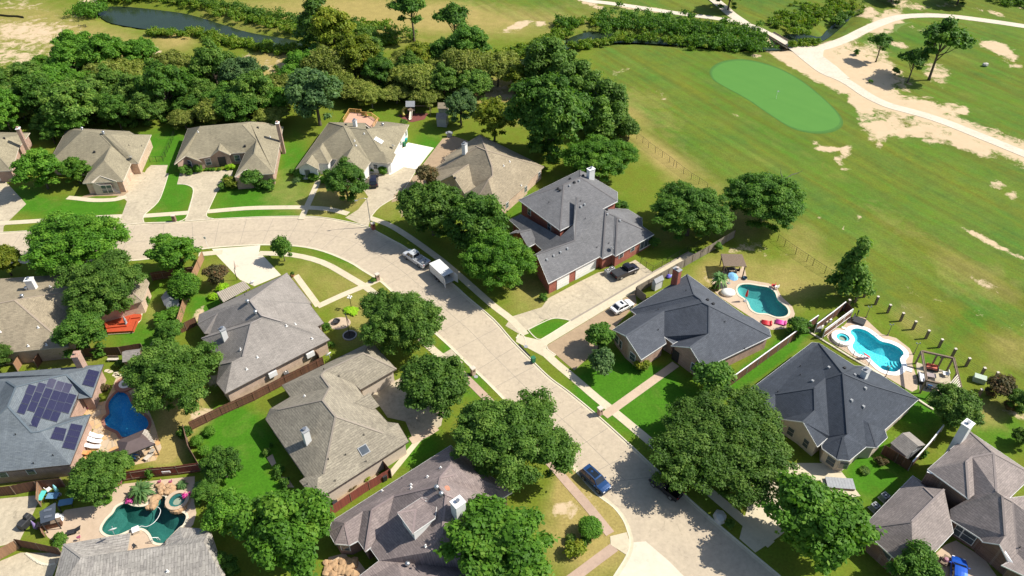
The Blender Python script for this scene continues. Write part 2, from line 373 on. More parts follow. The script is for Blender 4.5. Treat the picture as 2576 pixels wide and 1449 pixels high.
LUSH = [((1610, 270, 120, 12, 30), .3), ((1700, 330, 200, 14, 33), .3), ((1800, 430, 200, 14, 32), .25), ((2050, 420, 300, 30, 33), .35), ((2250, 500, 300, 40, 30), .3), ((2300, 700, 120, 14, 33), .25), ((2440, 810, 60, 35, -30), .8), ((2350, 900, 60, 15, -40), .6), ((2190, 250, 60, 90, 20), .45), ((2350, 340, 160, 50, 20), .45), ((2450, 250, 150, 90, 10), .5), ((2300, 90, 120, 40, 5), .55), ((2520, 120, 80, 60), .5), ((1950, 330, 160, 25, 25), .35), ((1790, 190, 60, 110, -30), .35),
 # yards
 ((60, 500, 60, 30), .7), ((180, 525, 120, 30), .85), ((250, 520, 70, 20), .6), ((420, 370, 80, 50), .9), ((430, 480, 60, 70), .9), ((640, 500, 110, 50), .9), ((740, 420, 40, 90), .8), ((640, 545, 120, 12), .7), ((420, 550, 60, 10), .7), ((860, 330, 50, 50), .2),
 ((1080, 350, 40, 40), .4), ((950, 290, 70, 20), .25), ((1380, 825, 60, 30), .85), ((1310, 520, 40, 60), .6), ((1540, 560, 60, 80), .4), ((1560, 960, 110, 70), 1.1), ((1650, 1020, 120, 90), 1.1), ((1500, 1000, 60, 60, 40), .6), ((1900, 930, 150, 20, -37), 1.0), ((1960, 880, 120, 30, -37), .7), ((2200, 1180, 90, 90), .95), ((2310, 1030, 80, 60), .9), ((2520, 1090, 90, 50), .6), ((2230, 830, 200, 40, 35), .12),
 ((350, 860, 60, 60), .75), ((400, 760, 30, 80), .5), ((520, 770, 60, 40), .8), ((600, 1130, 100, 110), 1.1), ((560, 1060, 70, 40), .8), ((700, 935, 60, 30), .8), ((780, 640, 120, 30, 20), .25), ((650, 1240, 80, 40), .8), ((930, 1190, 80, 25, -38), .9), ((1060, 1130, 60, 60), .8), ((1190, 960, 40, 50), .6), ((1120, 880, 20, 20), .7), ((880, 650, 100, 25, 25), .35), ((410, 1010, 30, 30), .2), ((100, 1225, 90, 12), .4), ((1720, 640, 60, 20), .5), ((1350, 760, 60, 30), .3), ((1080, 380, 50, 40), .45)]
DRY = [((850, 30, 300, 50), .75), ((1000, 60, 200, 60), .4), ((1200, 40, 120, 50), .5), ((1350, 60, 120, 40), .4), ((1640, 280, 100, 60, 35), .35), ((1560, 300, 60, 90, -20), .3), ((1720, 430, 120, 50, 35), .45), ((1650, 380, 90, 25, 35), .5), ((1860, 560, 80, 40), .5), ((2020, 600, 60, 50, 30), .45), ((1900, 700, 130, 60, 20), .55), ((2050, 690, 100, 50), .45), ((1770, 740, 60, 90, 20), .6), ((1690, 600, 60, 30), .3), ((2300, 800, 60, 40, 30), .4), ((2450, 700, 140, 60, 20), .4), ((2260, 560, 180, 30, 33), .25), ((1500, 1300, 120, 160), 1.15), ((1440, 1230, 40, 60), .8), ((1540, 1290, 30, 60, 45), .6), ((2550, 880, 80, 60), .5), ((2480, 1040, 60, 40), .5),
 ((770, 700, 80, 60), .3), ((900, 740, 80, 80), .45), ((900, 830, 60, 60), .3), ((720, 480, 60, 60), .3), ((830, 470, 40, 40), .75), ((800, 520, 50, 30), .6), ((880, 500, 40, 30), .6), ((970, 500, 40, 50), .35), ((1330, 560, 40, 30), .3), ((400, 790, 40, 40), .4), ((540, 700, 40, 50), .35), ((1340, 740, 60, 60), .5), ((430, 1090, 50, 90), .85), ((480, 1030, 50, 60), .8), ((380, 1130, 60, 40), .8), ((120, 900, 120, 20), .6), ((60, 1215, 120, 20), .3), ((690, 165, 70, 40), 1.2), ((440, 80, 60, 50), .9), ((250, 130, 120, 80), .7), ((60, 60, 160, 60), .6), ((1270, 230, 120, 40), .9), ((1340, 180, 40, 40), .6), ((1290, 260, 70, 50), .7), ((1720, 110, 60, 12), .4), ((1500, 30, 200, 40), .3), ((930, 400, 60, 40), .3)]
SOIL = [((70, 110, 160, 60), .33), ((60, 90, 110, 30), .12), ((10, 150, 90, 30), .2), ((30, 10, 80, 14), .3), ((100, 50, 160, 40), .22), ((230, 10, 40, 12), .7), ((250, 140, 60, 40), .25), ((620, 175, 20, 45), .7), ((390, 150, 20, 40), .6), ((690, 165, 60, 25), .35), ((1250, 235, 50, 30), .5), ((1310, 60, 30, 8, -15), .7), ((1360, 58, 16, 5), .9), ((1290, 75, 40, 8, -10), .4), ((1490, 12, 40, 6, 20), .7), ((1640, 26, 30, 6), .5), ((1580, 20, 30, 7, 15), .4),
 ((2185, 150, 70, 55, 20), .62), ((2150, 175, 60, 40, 20), .5), ((2240, 205, 60, 45, 30), .45), ((2230, 55, 45, 30, -40), .7), ((2180, 32, 26, 14), .75), ((2280, 12, 60, 10, 10), .6), ((2380, 15, 40, 6), .4), ((2500, 118, 50, 14, 12), .75), ((2530, 140, 30, 14, 40), .5), ((2560, 165, 20, 6), .6), ((2560, 145, 16, 5), .6), ((2470, 26, 30, 5, 10), .4), ((2510, 34, 20, 6, 15), .5), ((2260, 110, 30, 8, 10), .5), ((2310, 75, 60, 6, 20), .3), ((2360, 180, 40, 30, 20), .5), ((2330, 262, 40, 25, 20), .45), ((2400, 270, 30, 18), .6), ((2430, 275, 12, 12), .6), ((2180, 300, 22, 60, -20), .62), ((2160, 262, 30, 12, 30), .7), ((2240, 320, 40, 25, 20), .75), ((2290, 335, 30, 14), .55), ((2220, 345, 12, 30, 10), .6), ((2340, 340, 60, 20, 25), .5), ((2440, 370, 60, 16, 25), .5), ((2420, 350, 20, 20), .6), ((2080, 375, 40, 8), .75), ((2050, 358, 20, 7, 20), .5), ((2130, 380, 14, 20, 40), .7), ((2110, 405, 18, 10, 40), .65), ((2130, 425, 14, 5), .5), ((1965, 145, 60, 8, 30), .5), ((2010, 150, 50, 10, 32), .75), ((2080, 195, 60, 12, 30), .6), ((1905, 138, 14, 4), .8), ((2510, 465, 22, 12, 10), .7), ((2548, 490, 16, 14, 40), .5), ((2470, 600, 55, 9, 28), .75), ((2545, 640, 40, 6, 25), .75), ((2560, 20, 30, 4), .3), ((2160, 548, 10, 5), .6), ((2122, 573, 9, 9), .7), ((2060, 545, 14, 5), .4), ((2280, 770, 60, 12, 30), .28), ((2330, 745, 60, 14, 20), .25), ((2480, 720, 50, 12, 30), .4), ((2460, 790, 22, 12), .45), ((2560, 830, 50, 30), .2), ((1880, 620, 70, 10, -15), .4), ((1950, 640, 60, 14, 5), .3), ((1700, 420, 40, 10, 30), .25), ((1660, 240, 22, 6, 40), .55), ((1560, 180, 24, 8, -20), .55), ((1620, 170, 20, 6), .25), ((1770, 262, 8, 3), .6), ((1850, 290, 16, 4, 30), .5), ((1780, 700, 30, 60, 20), .25),
 ((1470, 1270, 50, 60), .25), ((1410, 1285, 30, 20), .6), ((640, 700, 30, 14), .1), ((500, 790, 14, 26, 20), .6), ((1100, 700, 20, 8), .2), ((560, 945, 60, 18, -33), .55), ((510, 1040, 40, 14, -20), .6), ((600, 890, 30, 8, -33), .5), ((830, 940, 60, 8, -33), .35), ((1020, 500, 10, 50, 10), .5), ((1300, 490, 14, 30), .1), ((390, 860, 22, 10, 0), .4), ((930, 1180, 70, 8, -38), .5), ((1385, 1170, 50, 12, -45), .1), ((2265, 860+240, 10, 30, 40), .3), ((2560, 1040, 50, 14, 20), .6), ((735, 560, 20, 16), .15), ((60, 900, 60, 14), .6), ((520, 1215, 30, 10), .3)]
SOILLINE = [(path2, 8.5, .95), (path1, 3.2, .55), (path0, 2.6, .55), (junction+[junction[0]], 7.0, .8), (W2([(1150, 470), (1060, 560), (1000, 540)]), 1.5, .3)]
def groundmat():
    m, nt, b = newmat('grass_and_soil'); co = geo(nt)
    at = lambda n: N(nt, 'ShaderNodeAttribute', attribute_name=n).outputs['Fac']
    n1 = noise(nt, co, .06, 6, .62); n2 = noise(nt, co, .45, 5, .65); n3 = noise(nt, co, 3.2, 4, .7); n4 = noise(nt, co, .22, 4, .6, 1.0)
    st = noise(nt, vscale(nt, co, (.014, .16, 1), radians(-61.5)), 1.0, 6, .68, .35)   # mower streaks along the fairway
    st2 = noise(nt, vscale(nt, co, (.02, .55, 1), radians(-60)), 1.0, 3, .55, .15)
    g = at('golf')
    lush = math_(nt, 'ADD', at('lush'), math_(nt, 'MULTIPLY', math_(nt, 'SUBTRACT', n2, .5), .95))
    lush = math_(nt, 'ADD', lush, math_(nt, 'MULTIPLY', math_(nt, 'MULTIPLY', math_(nt, 'SUBTRACT', st, .5), g), 3.6))
    lush = math_(nt, 'ADD', lush, math_(nt, 'MULTIPLY', math_(nt, 'MULTIPLY', math_(nt, 'SUBTRACT', st2, .5), g), 1.5))
    grass = mixc(nt, mrange(nt, lush, 0, 1.05), (.150, .175, .018), (.055, .168, .008))
    gg = mixc(nt, mrange(nt, n1, .3, .7), (.155, .175, .028), (.052, .135, .020))
    gf = math_(nt, 'MULTIPLY', g, mrange(nt, math_(nt, 'ADD', math_(nt, 'MULTIPLY', st, .7), math_(nt, 'MULTIPLY', n4, .5)), .45, .75)); grass = mixc(nt, gf, grass, gg)
    dry = math_(nt, 'ADD', at('dry'), math_(nt, 'MULTIPLY', math_(nt, 'SUBTRACT', n4, .5), .75))
    dry = math_(nt, 'ADD', dry, math_(nt, 'MULTIPLY', math_(nt, 'MULTIPLY', math_(nt, 'SUBTRACT', st, .5), g), -.5))
    c = mixc(nt, mrange(nt, math_(nt, 'ADD', dry, math_(nt, 'MULTIPLY', g, -.13)), .15, 1.02), grass, (.33, .26, .085))
    c = mixc(nt, 1.0, c, mrange(nt, n3, .3, .7, .74, 1.2), 'MULTIPLY')
    c = mixc(nt, 1.0, c, mrange(nt, n2, .3, .7, .88, 1.1), 'MULTIPLY')
    c = mixc(nt, g, c, mixc(nt, 1.0, c, mrange(nt, st2,   .36, .64, .86, 1.1), 'MULTIPLY')); c = mixc(nt, g, c, mixc(nt, 1.0, c, mrange(nt, st,   .36, .64, .89, 1.07), 'MULTIPLY'))
    so = math_(nt, 'ADD', at('soil'), math_(nt, 'MULTIPLY', math_(nt, 'SUBTRACT', noise(nt, co, .36, 9, .74, .5), .5), 1.7))
    sc = mixc(nt, n2, (.60, .47, .31), (.47, .35, .215))
    c = mixc(nt, mrange(nt, math_(nt, 'ADD', so, math_(nt, 'MULTIPLY', math_(nt, 'SUBTRACT', n3, .5), .35)), .34, .58), c, sc)
    nt.links.new(c, b.inputs['Base Color']); b.inputs['Roughness'].default_value = .95; b.inputs['Specular IOR Level'].default_value = .15
    bump(nt, b, n3, .5, .05); return m
def concrete(name, c1, c2, stain=.25, jx=None):
    m, nt, b = newmat(name); co = geo(nt)
    n = noise(nt, co, .25, 6, .65, .4); n2 = noise(nt, co, 1.6, 6, .7); n3 = noise(nt, co, 14, 3, .6)
    c = mixc(nt, mrange(nt, n, .35, .68), c1, c2)
    c = mixc(nt, 1.0, c, mrange(nt, n2, .35, .72, 1.0, 1-stain), 'MULTIPLY'); c = mixc(nt, 1.0, c, mrange(nt, n3, .3, .7, .95, 1.04), 'MULTIPLY')
    st = mrange(nt, noise(nt, co, .55, 5, .75, 1.5), .56, .7, 1.0, 1-stain*1.1, True); c = mixc(nt, 1.0, c, st, 'MULTIPLY')
    nt.links.new(c, b.inputs['Base Color']); b.inputs['Roughness'].default_value = .88; b.inputs['Specular IOR Level'].default_value = .3
    bump(nt, b, n3, .15, .01); return m
M['road'] = concrete('road_concrete', (.53, .44, .32), (.475, .393, .29), .2)
M['walk'] = concrete('pavement_concrete', (.63, .545, .39), (.56, .485, .345), .14)
M['drive'] = concrete('driveway_concrete', (.57, .485, .345), (.46, .39, .28), .3)
M['newconc'] = concrete('fresh_concrete', (.88, .82, .70), (.82, .76, .65), .05)
M['paleconc'] = concrete('pale_concrete', (.68, .60, .47), (.62, .54, .42), .1)
M['browndrive'] = concrete('brown_aggregate', (.43, .31, .195), (.34, .245, .155), .18)
M['pinkwalk'] = concrete('pink_pavement', (.50, .36, .27), (.43, .31, .235), .15)
M['deck'] = concrete('pool_deck_stone', (.56, .43, .31), (.49, .37, .26), .12)
M['curb'] = concrete('kerb_concrete', (.70, .63, .48), (.60, .54, .42), .1)
M['path'] = concrete('cart_path_concrete', (.68, .60, .475), (.60, .52, .41), .2)
M['joint'] = pm('dark_joint', (.25, .215, .17), (.34, .29, .23), .5, .9)  # own dark colour of the joints between concrete slabs
def flagstone():
    m, nt, b = newmat('flagstone'); co = geo(nt)
    v = N(nt, 'ShaderNodeTexVoronoi'); v.inputs['Scale'].default_value = .85; nt.links.new(co, v.inputs['Vector'])
    v2 = N(nt, 'ShaderNodeTexVoronoi', feature='DISTANCE_TO_EDGE'); v2.inputs['Scale'].default_value = .85; nt.links.new(co, v2.inputs['Vector'])
    s = N(nt, 'ShaderNodeSeparateColor'); nt.links.new(v.outputs['Color'], s.inputs[0])
    c = mixc(nt, mrange(nt, s.outputs[0], 0, 1), (.58, .38, .17), (.50, .39, .27)); c = mixc(nt, mrange(nt, s.outputs[1], .6, 1, 0, .6), c, (.6, .3, .1))
    c = mixc(nt, mrange(nt, v2.outputs['Distance'], 0, .04), (.34, .27, .2), c)
    nt.links.new(c, b.inputs['Base Color']); b.inputs['Roughness'].default_value = .85; return m
M['flag'] = flagstone()
def slab(name, poly, mat, z1, z0=-.06, kind='structure', holes=None):
    mb = MB(); mb.prism(poly, z0, z1, True, holes); o = mb.obj(name, mat); tag(o, kind=kind); return o
def build_roads():
    rp = [(-420, far_curb[0][1]+.6)]+offset_line(far_curb, .3)+[(far_curb[-1][0]+.3, 15), (near_curb[-1][0]-.3, 15)]+offset_line(near_curb, -.3)[::-1]+[(-420, near_curb[0][1]-.6)]
    mb = MB(); mb.prism(rp, ROADZ, ROADZ, False); tag(mb.obj('road', M['road']), kind='structure')
    for pl, s in ((far_curb, -1), (near_curb, 1)):
        mb = MB(); mb.prism(offset_line(pl, 0)+offset_line(pl, s*.17)[::-1], -.13, .03); tag(mb.obj('kerb', M['curb']), kind='structure')
        mb = MB(); mb.prism(offset_line(pl, s*.17)+offset_line(pl, s*.55)[::-1], ROADZ, ROADZ+.006, False); tag(mb.obj('gutter', M['walk']), kind='structure')
    # joints in the concrete of the road
    mb = MB(); n = 60
    def at(pl, t):
        L = [0]
        for a, b in zip(pl[:-1], pl[1:]): L.append(L[-1]+hypot(b[0]-a[0], b[1]-a[1]))
        d = t*L[-1]
        for i in range(len(L)-1):
            if L[i+1] >= d: u = (d-L[i])/(L[i+1]-L[i]+1e-9); return tuple(pl[i][k]*(1-u)+pl[i+1][k]*u for k in (0, 1))
        return pl[-1]
    nc = near_curb[:-24]
    def nearest(q):
        b_ = min(((p[0]-q[0])**2+(p[1]-q[1])**2, p) for p in smooth_open(nc, 3)); return b_[1]
    cen = []
    for i in range(n+1):
        a = at(far_curb, i/n*.86); b_ = nearest(a); cen.append(((a[0]+b_[0])/2, (a[1]+b_[1])/2))
        if i % 2 == 0 and a[1] > 42:
            mb.prism(strip_poly([(a[0]*.97+b_[0]*.03, a[1]*.97+b_[1]*.03), (a[0]*.03+b_[0]*.97, a[1]*.03+b_[1]*.97)], .075), 0, ROADZ+.004, False)
    mb.prism(strip_poly(smooth_open(cen, 2), .07), 0, ROADZ+.0045, False)
    tag(mb.obj('road_joints', M['joint']), kind='structure')
    # pavements
    wi = 0
    for nm, pl, w, mt in (
      ('sidewalk', [(-160, 570), (20, 560.5), (92, 556), (200, 549), (306, 544)], 1.35, 'walk'),
      ('sidewalk', [(362, 543), (420, 539), (474, 535)], 1.35, 'walk'),
      ('sidewalk', [(524, 532), (620, 524), (700, 522), (762, 522), (826, 526), (876, 538)], 1.35, 'walk'),
      ('sidewalk', [(930, 548), (977, 565), (1012, 585), (1060, 618), (1120, 663), (1190, 724), (1240, 768), (1288, 805), (1322, 842)], 1.3, 'walk'),
      ('sidewalk', [(1362, 880), (1400, 915), (1448, 955), (1500, 1000), (1550, 1040), (1621, 1099), (1700, 1166), (1800, 1250), (1870, 1310), (1940, 1370)], 1.35, 'walk'),
      ('sidewalk', [(500, 640), (530, 637), (560, 634)], 1.3, 'walk'),
      ('sidewalk', [(652, 637), (734, 641), (811, 660), (877, 696), (924, 725), (955, 751), (1030, 825), (1094, 884), (1116, 900)], 1.3, 'walk'),
      ('sidewalk', [(1160, 938), (1190, 968), (1300, 1078), (1380, 1160), (1425, 1212), (1480, 1275), (1535, 1343)], 1.25, 'pinkwalk'),
      ('sidewalk', [(1546, 1376), (1500, 1410), (1444, 1452), (1350, 1520)], 1.3, 'pinkwalk'),
      ('walkway', [(744, 693), (770, 728), (801, 770)], 1.1, 'walk'), ('walkway', [(799, 771), (860, 743), (925, 716), (960, 700)], 1.2, 'walk'),
      ('walkway', [(806, 444), (790, 480), (772, 520), (757, 552)], 1.2, 'walk'),
      ('walkway', [(1520, 1046), (1560, 1017), (1631, 966), (1700, 916)], 1.35, 'deck'),
      ('walkway', [(170, 497), (200, 500), (240, 504), (290, 502), (318, 494)], 1.3, 'walk'),
      ('walkway', [(1033, 1110), (1070, 1092), (1098, 1075)], 1.3, 'deck')):
        wi = wi+1; o = slab(nm, strip_poly(smooth_open(W2(pl), 3), w), M[mt], .026+.0013*wi)
    slab('pavement_corner', W2([(740, 1150), (865, 1120), (890, 1200), (862, 1290), (745, 1215)], t22), M['walk'], .050)
    cB = crop(0, 460, 5); cC = crop(600, 440, 5); cD = crop(1100, 400, 5); cE = crop(1600, 480, 5); cJ = crop(1000, 1370, 3.75)
    D = [('driveway', cB, [(-300, 770), (60, 790), (330, 1085), (95, 1312), (45, 1370), (40, 1440), (-120, 1455), (-300, 1440)], 'drive'),
     ('driveway', cB, [(1900, 597), (2112, 595), (2085, 690), (2115, 705), (2060, 890), (1985, 1060), (1835, 1200), (1798, 1260), (1810, 1330), (1460, 1356), (1505, 1275), (1535, 1220), (1598, 1050), (1565, 1022), (1400, 1035), (1590, 930), (1550, 800), (1650, 630), (1820, 690), (1850, 640)], 'drive'),
     ('driveway', cC, [(330, 765), (600, 745), (1000, 718), (985, 800), (800, 1000), (760, 1060), (692, 1220), (664, 1290), (720, 1345), (390, 1372), (425, 1250), (500, 1000), (480, 940), (410, 905), (295, 900)], 'drive'),
     ('driveway', cD, [(1020, 890), (1120, 770), (1340, 780), (1365, 915), (1530, 815), (1700, 845), (1640, 940), (1490, 1150), (1230, 1310), (1120, 1449), (1090, 1570), (800, 1450), (960, 1350), (1090, 1190), (1010, 1070)], 'drive'),
     ('driveway', cD, [(1590, 505), (1915, 572), (1700, 842), (1532, 814), (1366, 912), (1300, 860), (1400, 700)], 'newconc'),
     ('driveway', cE, [(415, 198), (560, 170), (740, 230), (460, 460), (340, 590), (345, 700), (150, 800), (-60, 960), (-230, 1000), (-200, 920), (60, 660)], 'browndrive'),
     ('driveway', t21, [(270, 805), (475, 695), (650, 608), (780, 585), (930, 512), (1060, 606), (700, 820), (440, 970), (330, 953), (250, 963), (120, 1040), (60, 1075), (-50, 1010), (0, 940), (225, 870)], 'drive'),
     ('driveway', t21, [(445, 975), (700, 824), (1062, 610), (1335, 455), (1390, 470), (1190, 600), (930, 745), (700, 890), (270, 1150), (258, 1180), (330, 1232), (290, 1270), (30, 1130), (40, 1075), (110, 1095), (205, 1117)], 'walk'),
     ('driveway', t21, [(702, 892), (930, 750), (940, 850), (890, 897), (765, 1037), (620, 1210), (470, 1347), (335, 1232), (264, 1178), (272, 1153)], 'browndrive'),
     ('driveway', None, [(533, 626), (655, 617), (652, 633), (707, 692), (640, 720), (604, 704), (543, 640)], 'paleconc'),
     ('driveway', None, [(925, 985), (1000, 955), (1105, 895), (1135, 878), (1165, 912), (1130, 955), (1110, 1070), (1045, 1120), (1020, 1060), (975, 1050), (940, 1000)], 'drive'),
     ('side_path', None, [(849, 1263), (948, 1196), (955, 1210), (868, 1272)], 'walk'), ('side_path', None, [(974, 1192), (1052, 1098), (1062, 1105), (985, 1200)], 'walk'),
     ('driveway', None, [(1905, 1180), (2010, 1165), (2100, 1165), (2165, 1248), (2060, 1260), (1960, 1350), (1900, 1390), (1860, 1355)], 'walk'),
     ('patio', crop(3300, 1620, 3.571), [(760, 1300), (900, 1170), (1000, 1130), (1250, 1290), (1400, 1500), (700, 1560)], 'deck'),
     ('patio', cP, [(690, 540), (860, 480), (1000, 450), (1060, 320), (1095, 235), (1200, 205), (1300, 300), (1450, 650), (1525, 890), (1470, 1010), (1230, 1062), (1100, 1040), (760, 1010), (740, 900), (830, 660), (840, 590)], 'flag'),
     ('patio', cQ, [(600, 960), (560, 900), (820, 620), (1200, 560), (1280, 420), (1560, 290), (2450, 195), (2440, 500), (2470, 660), (2430, 800), (2350, 900), (2160, 1050), (2120, 1120), (1600, 1190), (1640, 985), (1200, 1060), (800, 1110)], 'deck'),
     ('patio', cQ, [(-200, 495), (475, 435), (485, 520), (300, 900), (245, 1010), (-200, 1130)], 'drive'), ('patio', cQ, [(-200, 1330), (0, 1262), (260, 1155), (780, 1160), (640, 1500), (-200, 1560)], 'drive'),
     ('patio', cK, [(1400, 140), (1480, 110), (1640, 140), (1740, 110), (1765, 0), (1795, 0), (1830, 170), (2100, 215), (2205, 270), (2262, 380), (2400, 510), (2432, 600), (2400, 680), (2320, 720), (2330, 785), (2130, 800), (1900, 655), (1500, 395), (1435, 330), (1385, 200)], 'deck'),
     ('patio', cL2, [(545, 300), (620, 275), (730, 290), (810, 370), (950, 500), (1130, 550), (1300, 680), (1345, 770), (1330, 880), (1402, 1080), (1395, 1190), (1330, 1225), (1200, 1155), (780, 905), (300, 600), (255, 530), (320, 420), (440, 425), (520, 340)], 'deck'),
     ('patio', cL2, [(1375, 850), (1500, 890), (1800, 980), (1832, 1230), (1680, 1262), (1420, 1200)], 'drive'),
     ('planting_bed', cB, [(1010, 1000), (1230, 920), (1600, 905), (1615, 930), (1560, 980), (1200, 985), (1020, 1015)], 'browndrive'),
     ('path_of_stones', crop(1000, 1370, 3.75), [(100, 1010), (155, 975), (190, 1060), (150, 1090)], 'deck'), ('path_of_stones', crop(1000, 1370, 3.75), [(205, 1180), (300, 1200), (360, 1290), (300, 1290)], 'deck'),
     ('gravel_court', crop(1250, 1720, 4.245), [(30, 1449), (90, 1250), (270, 1205), (330, 1300), (400, 1270), (490, 1390), (430, 1500)], 'deck'),
     ('side_bed', cJ, [(560, 1449), (590, 1405), (1130, 1060), (1160, 1160), (770, 1425), (740, 1460)], 'browndrive')]
    for i, (nm, f, pts, mt) in enumerate(D):
        poly = W2(pts, f); holes = None
        if nm == 'patio':
            holes = []
            for pl in POOLS:
                cx = sum(p[0] for p in pl)/len(pl); cy = sum(p[1] for p in pl)/len(pl)
                if npoly_inside(np.array([cx]), np.array([cy]), poly)[0]:
                    hole = [p for p in offset_line(pl+[pl[0]], 0)[:-1]]; holes.append(hole)
                    bad = ~npoly_inside(np.array([p[0] for p in hole]), np.array([p[1] for p in hole]), poly)
                    if bad.any(): holes.pop()
        slab(nm, poly, M[mt], .012+.0017*(i % 9), holes=holes)
    # joints on the big driveway beside the brick house
    mb = MB()
    for pl in ([(515, 665), (690, 815)], [(315, 960), (250, 905), (290, 830)], [(600, 745), (360, 870), (330, 955)], [(150, 890), (240, 963)]):
        mb.prism(strip_poly(W2(pl, t21), .05), 0, .034, False)
    mb.prism(strip_poly(W2([(440, 973), (700, 822), (1062, 608), (1335, 452)], t21), .35), 0, .036, False)
    tag(mb.obj('driveway_joints', M['joint']), kind='structure')
    for pl, f in (([(122, 1040), (160, 1085), (205, 1113), (260, 1090), (445, 973)], t21), ([(445, 973), (380, 957), (300, 957), (200, 1000), (122, 1040)], t21), ([(30, 1105), (60, 1072), (90, 1090), (105, 1130), (100, 1155)], t21), ([(262, 1165), (275, 1190), (330, 1230)], t21),
                  ([(2118, 705), (2062, 890), (1988, 1060), (1838, 1200), (1802, 1260), (1808, 1300), (1850, 1325), (2180, 1318), (2330, 1270), (2375, 1170), (2430, 950), (2420, 880), (2330, 840), (2230, 836)], crop(0, 460, 5)), ([(790, 1010), (692, 1220), (664, 1290), (690, 1322), (760, 1336)], crop(600, 440, 5)), ([(1905, 575), (1700, 845), (1640, 940), (1490, 1150), (1240, 1310), (1125, 1440)], cD), ([(640, 470), (670, 520), (830, 690)], t01)):
        slab('lawn_kerb', strip_poly(smooth_open(W2(pl, f), 3), .16), M['curb'], .055)
    slab('street_patch', W2([(885, 1195), (1010, 1185), (1180, 1330), (1320, 1470), (770, 1480), (872, 1290)], t22), M['paleconc'], ROADZ+.003, ROADZ+.003)
    mb = MB(); mb.prism(strip_poly(W2([(52, 1150), (90, 1195), (135, 1240)], t21), .3), 0, .034, False); tag(mb.obj('storm_drain', M['black']), kind='structure')
    # golf: putting green, tees, cart paths
    gm, nt, b = newmat('putting_green'); co = geo(nt); n = noise(nt, co, .25, 3); st = noise(nt, vscale(nt, co, (.01, .45, 1), radians(-50)), 1, 3, .5)
    nt.links.new(mixc(nt, math_(nt, 'ADD', math_(nt, 'MULTIPLY', n, .5), math_(nt, 'MULTIPLY', st, .5)), (.054, .180, .018), (.080, .222, .026)), b.inputs['Base Color']); b.inputs['Roughness'].default_value = .9
    cm = pm('green_collar', (.040, .125, .012), (.060, .15, .016), .5, .95); cm2 = pm('green_fringe', (.045, .15, .02), (.06, .175, .022), .5, .95)
    green = smooth_closed(W2([(1793, 178), (1818, 160), (1860, 153), (1905, 158), (1960, 175), (2015, 205), (2065, 245), (2102, 282), (2112, 308), (2090, 325), (2045, 330), (1990, 318), (1935, 285), (1880, 248), (1825, 218), (1798, 200)]))
    cx = sum(p[0] for p in green)/len(green); cy = sum(p[1] for p in green)/len(green)
    slab('green_collar', [(cx+(p[0]-cx)*1.045, cy+(p[1]-cy)*1.06) for p in green], cm, .012, .012); slab('green_fringe', [(cx+(p[0]-cx)*1.02, cy+(p[1]-cy)*1.03) for p in green], cm2, .016, .016); slab('putting_green', green, gm, .02, .02)
    tee = pm('tee_grass', (.13, .185, .028), (.105, .17, .026), .4, .95)
    for e in ((2294, 72, 46, 16, 0),):
        c = P(e[0], e[1]); r = radians(e[4]); a = P(e[0]+e[2]*cos(r), e[1]+e[2]*sin(r))-c; b_ = P(e[0], e[1]+e[3])-c
        slab('tee_box', [(c.x+a.x*cos(t)+b_.x*sin(t), c.y+a.y*cos(t)+b_.y*sin(t)) for t in np.linspace(0, 2*pi, 28)[:-1]], tee, .28 if e[0] < 2000 else .05, .27 if e[0] < 2000 else .04)
    for i, (nm, pl, w) in enumerate((('cart_path', path0, 2.7), ('cart_path', path0b, 3.4), ('cart_path', path1, 3.3), ('cart_path', path2, 3.0))):
        slab(nm, strip_poly(pl, w), M['path'], .05+.003*i)
    slab('cart_path', junction, M['path'], .066)
build_ground_later = build_ground
# ---------------------------------------------------------------- water
def watermat(name, deep, rough=.06, transp=.0, tint=(.5, .9, 1)):
    m = bpy.data.materials.new(name); m.use_nodes = True; nt = m.node_tree; nt.nodes.clear()
    out = N(nt, 'ShaderNodeOutputMaterial'); gl = N(nt, 'ShaderNodeBsdfGlossy'); gl.inputs['Roughness'].default_value = rough
    fr = N(nt, 'ShaderNodeFresnel'); fr.inputs['IOR'].default_value = 1.33
    n = noise(nt, geo(nt), 2.2, 3, .6, .6); bp = N(nt, 'ShaderNodeBump'); bp.inputs['Strength'].default_value = .35; bp.inputs['Distance'].default_value = .06
    nt.links.new(n, bp.inputs['Height']); nt.links.new(bp.outputs[0], gl.inputs['Normal']); nt.links.new(bp.outputs[0], fr.inputs['Normal'])
    if transp: base = N(nt, 'ShaderNodeBsdfTransparent'); base.inputs[0].default_value = (*tint, 1)
    else:
        base = N(nt, 'ShaderNodeBsdfDiffuse'); nt.links.new(mixc(nt, noise(nt, geo(nt), .15, 4), deep, tuple(x*1.6 for x in deep)), base.inputs[0])
    mx = N(nt, 'ShaderNodeMixShader'); nt.links.new(fr.outputs[0], mx.inputs[0]); nt.links.new(base.outputs[0], mx.inputs[1]); nt.links.new(gl.outputs[0], mx.inputs[2])
    nt.links.new(mx.outputs[0], out.inputs[0]); return m
def build_water():
    wm = watermat('creek_water', (.018, .03, .016), .12)
    for c in creek:
        mb = MB(); cx = sum(p[0] for p in c)/len(c); cy = sum(p[1] for p in c)/len(c)
        mb.prism(offset_line(c+[c[0]], -.0)[:-1], -.75, -.75, False); o = mb.obj('creek_water', wm); tag(o, kind='structure')
